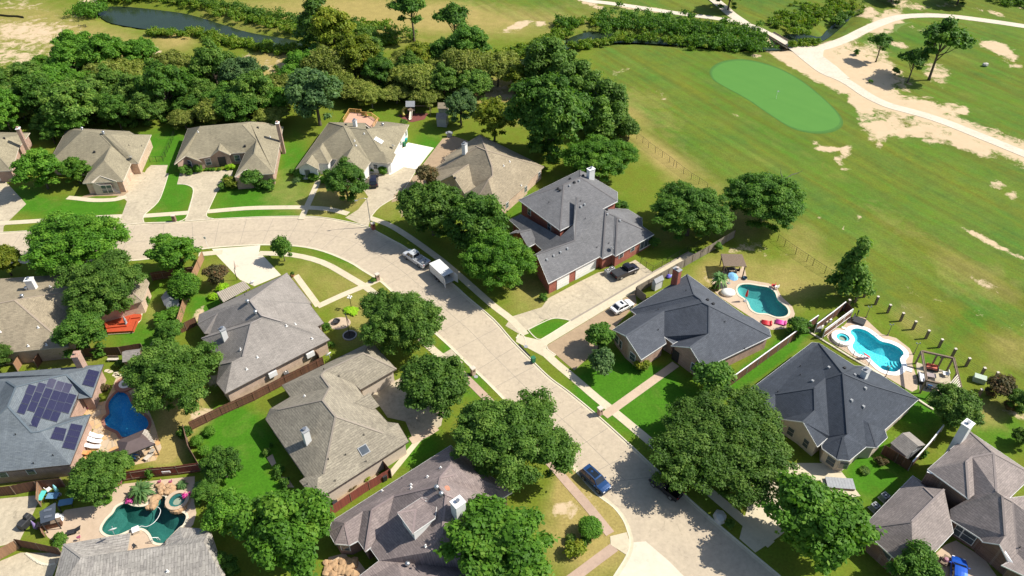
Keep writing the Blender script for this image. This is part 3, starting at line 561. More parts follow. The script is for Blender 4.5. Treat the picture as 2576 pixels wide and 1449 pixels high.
def caustic(name, c1, c2, c3):  # pool plaster with a web of caustic light painted into the base colour
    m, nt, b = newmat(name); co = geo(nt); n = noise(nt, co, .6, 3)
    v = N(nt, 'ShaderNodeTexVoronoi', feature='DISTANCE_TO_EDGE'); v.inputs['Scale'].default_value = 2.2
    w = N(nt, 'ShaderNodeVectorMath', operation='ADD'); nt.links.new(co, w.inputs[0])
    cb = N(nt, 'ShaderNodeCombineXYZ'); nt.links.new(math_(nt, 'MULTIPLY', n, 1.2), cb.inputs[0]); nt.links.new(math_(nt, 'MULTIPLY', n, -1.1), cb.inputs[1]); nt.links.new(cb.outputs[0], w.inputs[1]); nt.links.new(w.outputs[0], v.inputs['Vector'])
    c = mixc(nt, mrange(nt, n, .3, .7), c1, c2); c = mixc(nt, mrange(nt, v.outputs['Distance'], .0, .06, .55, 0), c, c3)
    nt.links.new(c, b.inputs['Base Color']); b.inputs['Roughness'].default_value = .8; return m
def pool(label, outline, basin, tint, coping_mat, cw=.35, depth=(1.1, 2.0), steps=None, cz=.075):
    cx = sum(p[0] for p in outline)/len(outline); cy = sum(p[1] for p in outline)/len(outline)
    t = thing('swimming_pool', label, 'pool', (cx, cy, 0)); area = sum(a[0]*b[1]-a[1]*b[0] for a, b in zip(outline, outline[1:]+outline[:1]))
    s = 1 if area > 0 else -1; cl = list(outline)+[outline[0]]
    inn = offset_line(outline[-1:]+cl+outline[1:2], 0)[1:-2]
    mb = MB(); n = len(outline)
    # basin: wall down, coved floor
    rings = [(0, .0), (0, -depth[0]*.55), (.5, -depth[0]), (1.3, -depth[1])]
    def off(d):
        ext = [outline[-1]]+list(outline)+[outline[0]]; return offset_line(ext, s*d)[1:-1]
    R = [[(x, y, z) for x, y in off(d)] for d, z in rings]
    base = len(mb.v)
    for r in R: mb.v += r
    for i in range(len(R)-1):
        for k in range(n):
            a = base+i*n+k; b = base+i*n+(k+1) % n; mb.f.append([a, b, b+n, a+n] if s < 0 else [b, a, a+n, b+n])
    tri = tessellate_polygon([[Vector((p[0], p[1], 0)) for p in R[-1]]]); o3 = base+3*n
    for a, b, c in tri: mb.f.append([o3+a, o3+b, o3+c])
    mb.obj('basin', basin, t)
    mb = MB(); mb.prism(outline, -.12, -.12, False); mb.obj('water', watermat('pool_water', None, .03, 1, tint), t)
    mb = MB(); mb.prism(off(-cw), -.02, cz, True, [off(.04)]); mb.obj('coping', coping_mat, t)
    return t, off
# ================================================================ houses: roofs surveyed from the photograph
# every roof corner is a pixel; eave corners have a known height, the others are solved so that each slope is a plane of the given pitch
SH = {'tan': shingle('tan_shingles', (.285, .25, .17), (.245, .213, .146)), 'tan2': shingle('brown_tan_shingles', (.33, .275, .19), (.275, .228, .158), contrast=1.3),
      'gray': shingle('grey_shingles', (.29, .262, .235), (.25, .226, .204)), 'brick': shingle('charcoal_shingles', (.168, .166, .17), (.142, .141, .146)),
      'navy': shingle('slate_blue_shingles', (.090, .099, .117), (.076, .084, .101)), 'navy2': shingle('dark_slate_shingles', (.066, .076, .094), (.056, .065, .081)),
      'weather': shingle('weathered_shingles', (.31, .275, .21), (.25, .22, .17), sc=1.5, contrast=1.5), 'mauve': shingle('mauve_shingles', (.265, .215, .20), (.215, .174, .165), sc=1.3, contrast=1.2),
      'blue': shingle('blue_grey_shingles', (.155, .178, .195), (.13, .15, .17)), 'mixed': shingle('mixed_grey_shingles', (.38, .35, .31), (.29, .265, .24), sc=1.9, contrast=1.8),
      'taupe': shingle('taupe_shingles', (.29, .245, .225), (.235, .2, .185), sc=1.2)}
M['gut_dark'] = pm('brown_gutter', (.12, .09, .075), (.09, .07, .06), 2, .5); M['gut_tan'] = pm('tan_gutter', (.5, .42, .32), (.42, .35, .27), 2, .5)
HOUSES = {}
def solve(verts, faces, A, B, pitch, ze, f, extra=()):
    faces = list(faces)+list(extra)
    names = list(verts); Z = {}; g = {}
    for n_, v in verts.items():
        px = f(v[0], v[1]); g[n_] = G(*px)
        if len(v) > 2: Z[n_] = ze if v[2] == 'e' else float(v[2])
    pa, pb = [np.array(g[n_])*(CH-Z[n_]) for n_ in (A, B)]
    d0 = (pb-pa)/np.linalg.norm(pb-pa); dirs = lambda k: np.array([d0[0]*cos(k*pi/2)-d0[1]*sin(k*pi/2), d0[0]*sin(k*pi/2)+d0[1]*cos(k*pi/2)])
    unk = [n_ for n_ in names if n_ not in Z]; ix = {n_: i for i, n_ in enumerate(unk)}; nf = len(faces)
    rows = []; rhs = []
    for fi, (k, vs, *pp) in enumerate(faces):
        if k is None: continue
        u = dirs(k); s = pp[0] if pp else pitch
        for n_ in vs:
            q = s*float(u @ np.array(g[n_])); r = np.zeros(len(unk)+nf); r[len(unk)+fi] = -1
            if n_ in Z: b_ = -(Z[n_]+q*(CH-Z[n_])); w = 1
            else: r[ix[n_]] = 1-q; b_ = -q*CH; w = 1
            rows.append(r*w); rhs.append(b_*w)
    for n_ in unk:
        r = np.zeros(len(unk)+nf); r[ix[n_]] = .03; rows.append(r); rhs.append(.03*(ze+2.2))
    x = np.linalg.lstsq(np.array(rows), np.array(rhs), rcond=None)[0]
    for n_ in unk: Z[n_] = min(max(x[ix[n_]], ze-.3), ze+5.2)
    return {n_: Vector((g[n_][0]*(CH-Z[n_]), g[n_][1]*(CH-Z[n_]), Z[n_])) for n_ in names}, dirs
def inset(loop, d):
    n = len(loop); area = sum(loop[i].x*loop[(i+1) % n].y-loop[(i+1) % n].x*loop[i].y for i in range(n)); s = 1 if area > 0 else -1; out = []
    for i in range(n):
        p0, p1, p2 = loop[i-1], loop[i], loop[(i+1) % n]
        e1 = Vector((p1.x-p0.x, p1.y-p0.y)); e2 = Vector((p2.x-p1.x, p2.y-p1.y))
        if e1.length < 1e-4 or e2.length < 1e-4: out.append(p1.copy()); continue
        e1.normalize(); e2.normalize(); n1 = Vector((-e1.y, e1.x))*s; n2 = Vector((-e2.y, e2.x))*s; m = n1+n2
        if m.length < .3: m = n1
        else: m = m/m.length/max(.45, (m/m.length).dot(n1))
        out.append(Vector((p1.x+m.x*d, p1.y+m.y*d, p1.z)))
    return out
def house(key, label, f, verts, faces, loop, AB, shing, wall, fascia='white', pitch=.62, ze=2.9, loops2=(), over=.42, extra=()):
    Vw, dirs = solve(verts, faces, AB[0], AB[1], pitch, ze, f, extra)
    c = sum((Vw[n_] for n_ in loop), Vector())/len(loop); t = thing('house', label, 'house', (c.x, c.y, 0))
    mb = MB(); polys = []
    for k, vs, *pp in faces:
        u = dirs(0 if k is None else k); s = pp[0] if pp else pitch; L = sqrt(1+s*s)
        pts = [Vw[n_] for n_ in vs]
        flat = [Vector((p.x, p.y, 0)) for p in pts]
        ar = sum(flat[i].x*flat[(i+1) % len(flat)].y-flat[(i+1) % len(flat)].x*flat[i].y for i in range(len(flat)))
        for tr in tessellate_polygon([flat]):
            tp = [pts[i] for i in tr]; cr = (flat[tr[1]]-flat[tr[0]]).cross(flat[tr[2]]-flat[tr[0]]).z
            if abs(cr) < 1e-6: continue
            if cr < 0: tp = tp[::-1]
            uv = [(p.x*-u[1]+p.y*u[0], (p.x*u[0]+p.y*u[1])*L) for p in tp]
            mb.face(tp, uv); polys.append(tp)
    roof = mb.obj('roof', SH[shing], t)
    # soffit closing the shell from below and eave boards round the outline
    for li, lp in enumerate([loop]+list(loops2)):
        L3 = [Vw[n_] for n_ in lp]; ins = inset(L3, over); zb = lambda p: p.z-.17
        fb = MB(); out = inset(L3, -.03); n = len(L3)
        for i in range(n):
            j = (i+1) % n
            if li and min(len(verts[lp[i]]), len(verts[lp[j]])) < 3: continue
            fb.face([(out[i].x, out[i].y, zb(L3[i])), (out[j].x, out[j].y, zb(L3[j])), (out[j].x, out[j].y, L3[j].z+.015), (out[i].x, out[i].y, L3[i].z+.015)])
            fb.face([(out[i].x, out[i].y, L3[i].z+.015), (out[j].x, out[j].y, L3[j].z+.015), (L3[j].x, L3[j].y, L3[j].z+.02), (L3[i].x, L3[i].y, L3[i].z+.02)])
            fb.face([(out[i].x, out[i].y, zb(L3[i])), (ins[i].x, ins[i].y, zb(L3[i])+.01), (ins[j].x, ins[j].y, zb(L3[j])+.01), (out[j].x, out[j].y, zb(L3[j]))])
        fb.obj('gutter', M[fascia], t)
        wb = MB()
        for i in range(n):
            j = (i+1) % n
            wb.face([(ins[i].x, ins[i].y, -.1), (ins[j].x, ins[j].y, -.1), (ins[j].x, ins[j].y, L3[j].z-.12), (ins[i].x, ins[i].y, L3[i].z-.12)])
        wo = wb.obj('wall', M[wall], t)
        if li == 0: walls = wb
        else: walls.add(wb.v, wb.f)
    vv = []; ff = []
    for tp in polys: n = len(vv); vv += [tuple(p) for p in tp]; ff.append((n, n+1, n+2))
    h = dict(t=t, f=f, V=Vw, dirs=dirs, roof=BVHTree.FromPolygons([Vector(v) for v in vv], ff), ze=ze,
             wall=BVHTree.FromPolygons([Vector(v) for v in walls.v], walls.f), ang=atan2(*reversed(dirs(0).tolist())))
    # ridge caps
    cap = MB(); edges = {}
    for k, vs, *pp in faces:
        for a, b in zip(vs, vs[1:]+vs[:1]): edges.setdefault(frozenset((a, b)), []).append((k, vs))
    for e, fl in edges.items():
        if len(fl) == 2 and None not in (fl[0][0], fl[1][0]):
            a, b = [Vw[n_] for n_ in e]; mid = (a+b)/2
            ca, cb = [sum((Vw[n_] for n_ in q[1]), Vector())/len(q[1]) for q in fl]
            if (mid.z > ca.z-.1 and mid.z > cb.z-.1) and (b-a).length > .8:
                u = Vector((dirs(fl[0][0])+dirs(fl[1][0])).tolist()+[0]); cap.bar(a+Vector((0, 0, .015)), b+Vector((0, 0, .015)), .26, .035)
    if cap.v: cap.obj('ridge_cap', SH[shing+'_cap'] if shing+'_cap' in SH else capmat(shing), t)
    HOUSES[key] = h; return h
_cap = {}
CAPC = {'tan': (.27, .235, .16), 'tan2': (.33, .265, .2), 'gray': (.31, .275, .25), 'brick': (.15, .14, .14), 'navy': (.078, .087, .104), 'navy2': (.058, .067, .083), 'weather': (.3, .255, .205), 'mauve': (.27, .21, .2), 'blue': (.11, .14, .165), 'mixed': (.33, .3, .265), 'taupe': (.25, .21, .195)}
def capmat(s):
    if s not in _cap: _cap[s] = pm(s+'_ridge_cap', CAPC[s], tuple(x*.85 for x in CAPC[s]), 3, .9)
    return _cap[s]
CAM = Vector((0, 0, CH))
def hit(h, x, y, what='roof'):
    d = ray(*h['f'](x, y)).normalized(); r = h[what].ray_cast(CAM, d, 500)
    if r[0] is None: return None, None
    n = r[1]; 
    if n.dot(d) > 0: n = -n
    return r[0], n
def onroof(h, x, y):
    p, n = hit(h, x, y)
    if p is None: p = P(*h['f'](x, y), h['ze']+1.5); n = Vector((0, 0, 1))
    return p, n
def vent(h, x, y, kind='box', s=.4):
    p, n = onroof(h, x, y); t = h['t']; mb = MB()
    if kind == 'box': mb.box((p.x, p.y, p.z-.05), (s, s, .32), h['ang'], (.8, .8)); mb.obj('roof_vent', M['gray'], t)
    elif kind == 'dark': mb.box((p.x, p.y, p.z-.05), (s, s, .38), h['ang'], (.85, .85)); mb.obj('roof_vent', M['dark'], t)
    elif kind == 'pipe': mb.cyl((p.x, p.y, p.z-.1), .06, .42, 8); mb.obj('vent_pipe', M['dark'], t)
    elif kind == 'wpipe': mb.cyl((p.x, p.y, p.z-.1), .09, .42, 8); mb.box((p.x, p.y, p.z-.03), (.34, .34, .06), h['ang']); mb.obj('vent_pipe', M['white'], t)
    elif kind == 'turbine':
        mb.cyl((p.x, p.y, p.z-.15), .2, .45, 12); mb.lathe((p.x, p.y, p.z+.3), [(.2, 0), (.31, .1), (.33, .2), (.26, .34), (.08, .42), (0, .43)], 14); mb.obj('turbine_vent', M['steel'], t, True)
def skylight(h, x, y, w=1.1, l=1.1, c='glass', frame='gray'):
    p, n = onroof(h, x, y); z = n.normalized(); u = z.cross(Vector((0, 0, 1))).normalized(); v = z.cross(u)
    def plate(k, a, b, z0, z1, m, nm):
        mb = MB(); vs = [p+u*(sx*a/2)+v*(sy*b/2)+z*zz for zz in (z0, z1) for sx, sy in ((-1, -1), (1, -1), (1, 1), (-1, 1))]
        mb.add(vs, [(3, 2, 1, 0), (4, 5, 6, 7), (0, 1, 5, 4), (1, 2, 6, 5), (2, 3, 7, 6), (3, 0, 4, 7)]); return mb.obj(nm, M[m], k)
    fr = plate(h['t'], w, l, -.05, .12, frame, 'skylight'); mb = MB()
    vs = [p+u*(sx*w*.42)+v*(sy*l*.42)+z*.135 for sx, sy in ((-1, -1), (1, -1), (1, 1), (-1, 1))]
    off = h['t'].location; mb.face([q-off for q in vs]); o = mb.obj('pane', M[c], None); o.parent = fr
def chimney(h, x, y, zt, w=.95, d=.75, mat='sidingwhite', z0=0, cap='gray', dirk=0, base=None):
    if base:
        bp = hit(h, *base)[0]; bp = bp if bp is not None else P(*h['f'](*base), h['ze'])
        zt = min((abs((P(*h['f'](x, y), z)-Vector((bp.x, bp.y, z))).length), z) for z in np.arange(bp.z+.8, bp.z+4.2, .05))[1]
    """x,y = pixel of the top's centre, zt its height"""
    p = P(*h['f'](x, y), zt); t = h['t']; a = h['ang']+dirk*pi/2; mb = MB()
    mb.box((p.x, p.y, z0), (w, d, zt-z0), a); c = mb.obj('chimney', M[mat], t)
    L = t.location
    def sub(nm, m, build):
        b = MB(); build(b); b.v = [(v[0]-L.x, v[1]-L.y, v[2]) for v in b.v]; o = b.obj(nm, M[m]); o.parent = c
    sub('chimney_cap', cap, lambda b: b.box((p.x, p.y, zt), (w+.16, d+.16, .1), a))
    sub('flue', 'steel' if mat == 'sidingwhite' else 'brickpink', lambda b: (b.cyl((p.x, p.y, zt+.1), .17, .3, 12), b.cyl((p.x, p.y, zt+.38), .26, .06, 12)))
def wallbox(h, x, y, w, ht, nm, m, sub=None, depth=.08, zc=None, hinge=None):
    """panel fixed on the wall where the photo shows it"""
    p, n = hit(h, x, y, 'wall')
    if p is None: return None
    n = Vector((n.x, n.y, 0)).normalized(); a = atan2(n.y, n.x)+pi/2
    z = (p.z if zc is None else zc)-ht/2; mb = MB(); c = p+n*(depth/2-.01); mb.box((c.x, c.y, z), (w, depth, ht), a); o = mb.obj(nm, M[m], h['t'])
    if sub:
        L = h['t'].location; q = p+n*(depth+.004); u = Vector((cos(a), sin(a), 0))
        for (nm2, m2, fw, fh, cu, cz) in sub:
            b = MB(); cc = q+u*(cu*w)-L; b.box((cc.x, cc.y, z+ht*(.5+cz)-ht*fh/2), (w*fw, .02, ht*fh), a); s_ = b.obj(nm2, M[m2]); s_.parent = o
    return o
def window(h, x, y, w=.95, ht=1.4, zc=1.55, frame='white'):
    return wallbox(h, x, y, w, ht, 'window', frame, [('pane', 'glass', .84, .42, 0, .235), ('pane', 'glass', .84, .42, 0, -.235)], zc=zc)
def garagedoor(h, x, y, w=4.9, m='white'):
    return wallbox(h, x, y, w, 2.2, 'garage_door', m, [('door_groove', 'cream', .98, .01, 0, -.25), ('door_groove', 'cream', .98, .01, 0, 0), ('door_groove', 'cream', .98, .01, 0, .25)], zc=1.08)
def dish(h, x, y, rz=2.2, s=.42, ground=False):
    if ground: p = P(*h['f'](x, y))
    else: p, n = onroof(h, x, y)
    t = thing('satellite_dish', h.get('dishlabel', 'white satellite dish'), 'dish', tuple(p)); mb = MB(); mb.tube([(0, 0, -.05), (0, 0, .45), (.1*cos(rz), .1*sin(rz), .6)], .03, 6); mb.obj('mast', M['gray'], t, local=True)
    mb = MB(); mb.lathe((0, 0, 0), [(.0, 0), (s*.5, .035), (s, .13), (s, .15), (s*.5, .055), (0, .02)], 20); o = mb.obj('reflector', M['white'], t, True, True); o.location = (.16*cos(rz), .16*sin(rz), .62); o.rotation_euler = (0, radians(58), rz)
    mb = MB(); mb.tube([(.1*cos(rz), .1*sin(rz), .45), (.62*cos(rz), .62*sin(rz), .72)], .02, 5); mb.box((.62*cos(rz), .62*sin(rz), .7), (.08, .08, .1)); mb.obj('feed_arm', M['gray'], t, local=True)
    return t
def build_houses():
    # ---- K : dark slate roof beside the kidney pool
    K = house('K', 'brick house with slate-blue roof and brick chimney beside the white sedan', crop(2350, 1040, 5),
      dict(c0=(1078, 100, 'e'), l1=(358, 548, 'e'), l2=(435, 605, 'e'), l3=(138, 798, 'e'), g1=(305, 876), wr=(500, 1175, 'e'), pA=(812, 968, 'e'), q=(788, 885), p1=(903, 975, 'e'), p2=(978, 932, 'e'),
           wl=(875, 1000, 'e'), g2=(1115, 1020), w2=(1280, 1290, 'e'), c1=(2132, 882, 'e'), b3=(2112, 795, 'e'), b2=(1900, 650, 'e'), b1=(1835, 645, 'e'),
           R1=(1165, 355), R2=(1245, 412), R3=(1275, 455), R4=(1355, 495), r1=(790, 565), v=(1352, 848)),
      [(3, ['c0', 'l1', 'R1']), (0, ['l1', 'l2', 'R2', 'R1']), (3, ['l2', 'l3', 'g1', 'r1', 'R3', 'R2']), (1, ['g1', 'wr', 'pA', 'q', 'r1']), (0, ['r1', 'q', 'p1', 'p2', 'v', 'R4', 'R3']),
       (3, ['p2', 'wl', 'g2', 'v']), (1, ['v', 'g2', 'w2', 'c1', 'R4']), (2, ['c0', 'R1', 'R2', 'R3', 'R4', 'c1', 'b3', 'b2', 'b1'])],
      ['c0', 'l1', 'l2', 'l3', 'g1', 'wr', 'pA', 'q', 'p1', 'p2', 'wl', 'g2', 'w2', 'c1', 'b3', 'b2', 'b1'], ('c0', 'l1'), 'navy', 'brickpink')
    chimney(K, 955, 40, 6.4, 1.25, .8, 'brickred', 0, 'gray', 1)
    for x, y, k in ((1060, 310, 'pipe'), (710, 548, 'pipe'), (1330, 430, 'dark'), (1400, 480, 'dark'), (710, 805, 'pipe'), (1550, 702, 'pipe'), (1800, 1040, 'pipe')): vent(K, x, y, k)
    for x, y, w in ((185, 985, 1.3), (240, 1010, .7), (395, 1105, 1.3), (1160, 1280, 1.1), (1205, 1300, 1.1)): window(K, x, y, w, 1.6, 1.5)
    wallbox(K, 925, 1150, 1.3, 2.2, 'door', 'dark', zc=1.1)
    # ---- L : dark slate roof beside the turquoise pool
    L = house('L', 'large one-storey house with dark slate roof and white chimney beside the turquoise pool', crop(2850, 1320, 5),
      dict(c0=(1038, 55, 'e'), cb=(1128, 65, 'e'), lf=(-61, 894, 'e'), gB=(190, 985), wB=(430, 1190, 'e'), e1=(575, 965, 'e'), e2=(650, 1022, 'e'), gA=(925, 1055), wA=(1105, 1370, 'e'), e3=(1230, 1260, 'e'),
           y0=(1158, 1350, 'e'), y1=(1165, 1392, 'e'), y2=(1358, 1530, 'e'), y3=(1508, 1543, 'e'), d4=(1717, 1371, 'e'), d3=(1850, 1380, 'e'), z1=(1985, 1252, 'e'), z2=(1952, 1155, 'e'), c1=(2380, 770, 'e'), k3=(1900, 462, 'e'), k2=(1665, 355, 'e'), k1=(1575, 350, 'e'),
           R=(1428, 443), a1=(1205, 512), tA=(1068, 628), tB=(576, 705), vA=(1076, 915), s1=(1485, 1207), s0=(1252, 1232), yp=(1433, 1246), d1=(1680, 1025), d2=(1752, 1072), bk=(1782, 592)),
      [(3, ['c0', 'lf', 'gB', 'tB', 'tA', 'a1', 'R', 'cb']), (1, ['gB', 'wB', 'e1', 'tB']), (0, ['tB', 'e1', 'e2', 'vA', 'tA']), (3, ['e2', 'gA', 'vA']), (1, ['gA', 'wA', 'e3', 's0', 'a1', 'tA', 'vA']),
       (0, ['a1', 's0', 's1', 'R']), (None, ['s0', 'e3', 'y0', 'y1', 'yp', 's1']), (0, ['y1', 'y2', 'yp']), (.5, ['y2', 'y3', 'yp']), (1, ['R', 's1', 'yp', 'y3', 'd4', 'd1', 'd2', 'c1', 'bk']),
       (0, ['d1', 'd4', 'd3', 'd2']), (1, ['d2', 'd3', 'z1', 'z2', 'c1']), (2, ['cb', 'R', 'bk', 'c1', 'k3', 'k2', 'k1'])],
      ['c0', 'lf', 'gB', 'wB', 'e1', 'e2', 'gA', 'wA', 'e3', 'y0', 'y1', 'y2', 'y3', 'd4', 'd3', 'z1', 'z2', 'c1', 'k3', 'k2', 'k1', 'cb'], ('c0', 'lf'), 'navy2', 'stucco')
    chimney(L, 1722, 405, 6.3, 1.0, .8, 'sidingwhite', 2, base=(1692, 505))
    for x, y, k in ((1245, 378, 'box'), (1040, 548, 'box'), (605, 682, 'pipe'), (885, 360, 'pipe'), (885, 470, 'pipe'), (1440, 385, 'dark'), (1575, 470, 'box'), (1705, 640, 'box'), (1530, 792, 'box'), (1680, 870, 'box')): vent(L, x, y, k)
    for x, y, w in ((780, 1150, 1.1), (960, 1330, 1.0), (1270, 1560, 1.4), (1430, 1600, 1.3)): window(L, x, y, w, 1.6, 1.4, 'cream')
    # ---- F : red brick two-storey
    Fh = house('F', 'two-storey red brick house with charcoal roof and white garage doors', crop(1950, 640, 5),
      dict(G1=(619, 1504, 'e'), G2=(1265, 1165, 'e'), a1=(1300, 1190, 'e'), a2=(1425, 1132, 'e'), a3=(1465, 1158, 'e'), rc=(1947, 886, 'e'), b1=(1800, 782, 'e'), b2=(1797, 680, 'e'), b3=(1617, 570, 'e'), b4=(1460, 560, 'e'), bz=(1330, 500, 'e'),
           f0=(125, 702, 'e'), f1=(210, 760), f2=(545, 1085, 'e'), gl=(425, 1155, 'e'), gp=(470, 1140), w0=(945, 965), s1=(955, 415), s2=(985, 425), R=(1318, 574), R2=(1340, 600), S1=(1445, 655), S2=(1485, 680),
           u0=(245, 455, 5.9), u1=(766, 840, 5.9), u3=(1490, 470, 5.9), u5=(1488, 355, 5.9), u4=(1020, 75, 5.9), T1=(812, 262), T2=(1022, 170), fa=(270, 632), fw=(765, 917), fx=(935, 765),
           p0=(400, 822), pv=(452, 940), pe=(442, 1008, 'e'), pf=(362, 1050, 'e'), pk=(255, 865), pl=(135, 876, 'e'), pm_=(220, 832, 'e')),
      [(0, ['G1', 'G2', 'R', 's2', 'w0', 'gp']), (3, ['G2', 'a1', 'R2', 'R']), (0, ['a1', 'a2', 'S1', 'R2']), (3, ['a2', 'a3', 'S2', 'S1']), (0, ['a3', 'rc', 'S2']),
       (1, ['R', 'R2', 'S1', 'S2', 'rc', 'b1', 'b2', 'b3', 'b4']), (2, ['gp', 'w0', 'f2', 'gl']), (3, ['s2', 'w0', 'f2', 'f0', 'fa', 'fw', 'fx', 's1']),
       (3, ['u0', 'u1', 'T1']), (0, ['T1', 'u1', 'u3', 'T2']), (1, ['T2', 'u3', 'u5', 'u4']), (2, ['u0', 'T1', 'T2', 'u4']), (0, ['p0', 'pk', 'pf', 'pe', 'pv']), (2, ['p0', 'pm_', 'pl', 'pk'])],
      ['gl', 'gp', 'G1', 'G2', 'a1', 'a2', 'a3', 'rc', 'b1', 'b2', 'b3', 'b4', 'bz', 'u4x', 'f0', 'f2'] if False else ['gl', 'gp', 'G1', 'G2', 'a1', 'a2', 'a3', 'rc', 'b1', 'b2', 'b3', 'b4', 'f0', 'f2'], ('f0', 'f2'), 'brick', 'brickred',
      extra=[(0, ['T1', 's1', 's2', 'u1'])], loops2=[['u0', 'u1', 'u3', 'u5', 'u4'], ['pl', 'pk', 'pf', 'pe', 'pm_']])
    chimney(Fh, 1155, 65, 9.6, 1.3, .9, 'sidingwhite', 0, 'white', 1, base=(1160, 195))
    for x, y, k in ((890, 195, 'dark'), (1055, 155, 'dark'), (945, 240, 'dark'), (740, 320, 'dark'), (765, 340, 'dark'), (1005, 220, 'box'), (885, 282, 'box'), (625, 490, 'pipe'), (1025, 472, 'pipe'), (1075, 518, 'box'), (1028, 545, 'box'), (1352, 582, 'dark'), (1362, 640, 'box'), (1082, 695, 'pipe'), (1518, 720, 'box'),
                    (1380, 1003, 'pipe'), (1230, 1055, 'pipe'), (858, 1072, 'box'), (770, 1117, 'box'), (686, 1162, 'box'), (600, 1212, 'box')): vent(Fh, x, y, k)
    for x, y, z in ((380, 600, 4.6), (632, 780, 4.6)): window(Fh, x, y, 1.0, 1.5, z)
    for x, y in ((1535, 1150), (1678, 1065), (1530, 1150)): window(Fh, x, y, 1.1, 1.2, 1.9)
    wallbox(Fh, 1840, 1020, 3.2, 2.4, 'sunroom_window', 'white', [('pane', 'glass', .3, .8, -.33, 0), ('pane', 'glass', .3, .8, 0, 0), ('pane', 'glass', .3, .8, .33, 0)], zc=1.6)
    garagedoor(Fh, 1085, 1350, 4.9); garagedoor(Fh, 800, 1500, 2.8)
    Fh['dishlabel'] = 'white satellite dish on the eave above the two air conditioners of the brick house'; dish(Fh, 1400, 1100, .6, .4)
    # ---- I : grey house inside the bend
    I = house('I', 'grey-roofed house inside the bend of the street with a metal-roofed porch', crop(700, 1030, 5),
      dict(a=(1895, 955, 'e'), b=(580, 1638, 'e'), bl=(470, 1500, 'e'), s3=(505, 1268, 'e'), s2=(520, 1225, 'e'), s1=(280, 938, 'e'), by3=(385, 881, 'e'), by2=(320, 880, 'e'), by1=(232, 757, 'e'), d=(250, 640, 'e'), c=(1357, 118, 'e'), p=(1662, 495, 'e'),
           w0=(1640, 508), w1=(1820, 745, 'e'), w2=(1742, 790, 'e'), w3=(1345, 690), T1=(890, 458), T2=(1035, 650), T3=(1290, 725), n1=(905, 750), n0=(1030, 686), m1=(802, 1165), m2=(665, 1235), bp=(485, 620)),
      [(3, ['c', 'd', 'bp', 'T1']) if False else (3, ['c', 'd', 'T1']), (2, ['c', 'T1', 'T2', 'T3', 'w3', 'w0', 'p']), (1, ['w0', 'w1', 'w2', 'w3']), (2, ['T3', 'w3', 'w2', 'a']), (1, ['T2', 'T3', 'a', 'b', 'm2', 'm1', 'n1', 'n0']),
       (0, ['T1', 'd', 'bp', 'by3', 'n0', 'T2']), (3.5, ['d', 'by1', 'bp']), (0, ['by1', 'by2', 'bp']), (.5, ['by2', 'by3', 'bp']), (3, ['s1', 'by3', 'n0', 'n1']), (0, ['s1', 'n1', 'm1', 's2']), (3, ['s2', 'm1', 'm2', 's3']), (0, ['s3', 'm2', 'b', 'bl'])],
      ['a', 'b', 'bl', 's3', 's2', 's1', 'by3', 'by2', 'by1', 'd', 'c', 'p', 'w0', 'w1', 'w2'], ('a', 'b'), 'gray', 'bricktan', 'gut_dark')
    chimney(I, 540, 825, 6.3, .8, .8, 'sidingwhite', 2.5, base=(586, 935))
    for x, y, k in ((865, 495, 'turbine'), (965, 630, 'turbine'), (1350, 785, 'wpipe'), (1460, 765, 'wpipe'), (1672, 945, 'wpipe'), (775, 1080, 'wpipe'), (985, 1180, 'wpipe'), (850, 1330, 'wpipe'), (828, 400, 'pipe')): vent(I, x, y, k)
    for x, y in ((1170, 1390), (1640, 1140)): wallbox(I, x, y, 1.3, .9, 'window_awning', 'white', depth=.5, zc=1.9)
    # ---- J
    J = house('J', 'weathered tan-grey roofed house with white chimney and square skylight', crop(1000, 1370, 3.75),
      dict(a=(1440, 856, 'e'), b=(568, 1412, 'e'), b2=(410, 1230, 'e'), b3=(465, 1192, 'e'), c=(90, 645, 'e'), c2=(133, 548, 'e'), e1=(325, 436, 'e'), e0=(245, 325, 'e'), gt=(1087, -85, 'e'), gr=(1325, 172, 'e'), g3=(985, 368, 'e'), g4=(935, 318, 'e'), h1=(1000, 408, 'e'), h2=(1240, 672, 'e'), pk=(1340, 685, 'e'),
           T0=(615, 233), r0=(650, 190), r1=(1010, 22), t2=(696, 345), t3=(628, 466), T2=(750, 620), k=(212, 555), q1=(1195, 775), q2=(1226, 752), m1=(640, 1160), m2=(583, 1202), n0=(930, 490), n1=(1068, 395), n2=(1165, 520), n3=(1102, 557)),
      [(3, ['e0', 'gt', 'r1', 'r0', 'T0']), (1, ['r0', 'r1', 'gr', 'g3', 'g4']), (2, ['r1', 'gt', 'gr']), (0, ['e0', 'T0', 't2', 'e1']), (3, ['c2', 'e1', 't2', 't3', 'k']), (2, ['T0', 'r0', 'g4', 'h1', 'h2', 'q2', 'q1', 'T2', 't3', 't2']),
       (0, ['c', 'k', 't3', 'T2', 'm1', 'b3']), (3.5, ['c', 'c2', 'k']), (1, ['T2', 'q1', 'q2', 'pk', 'a', 'b', 'm2', 'm1']), (None, ['q2', 'h2', 'pk']), (None, ['b3', 'm1', 'm2', 'b2']), (0, ['b2', 'm2', 'b']), (1, ['n0', 'n1', 'n2', 'n3'])],
      ['a', 'b', 'b2', 'b3', 'c', 'c2', 'e1', 'e0', 'gt', 'gr', 'g3', 'g4', 'h1', 'h2', 'pk'], ('a', 'b'), 'weather', 'stucco', 'gut_dark', pitch=.6, extra=[(2, ['T0', 'h1', 'h2', 'n0', 'n3'])])
    chimney(J, 460, 752, 6.2, .85, .75, 'sidingwhite', 2.5, base=(492, 858)); skylight(J, 1018, 938, 1.3, 1.3)
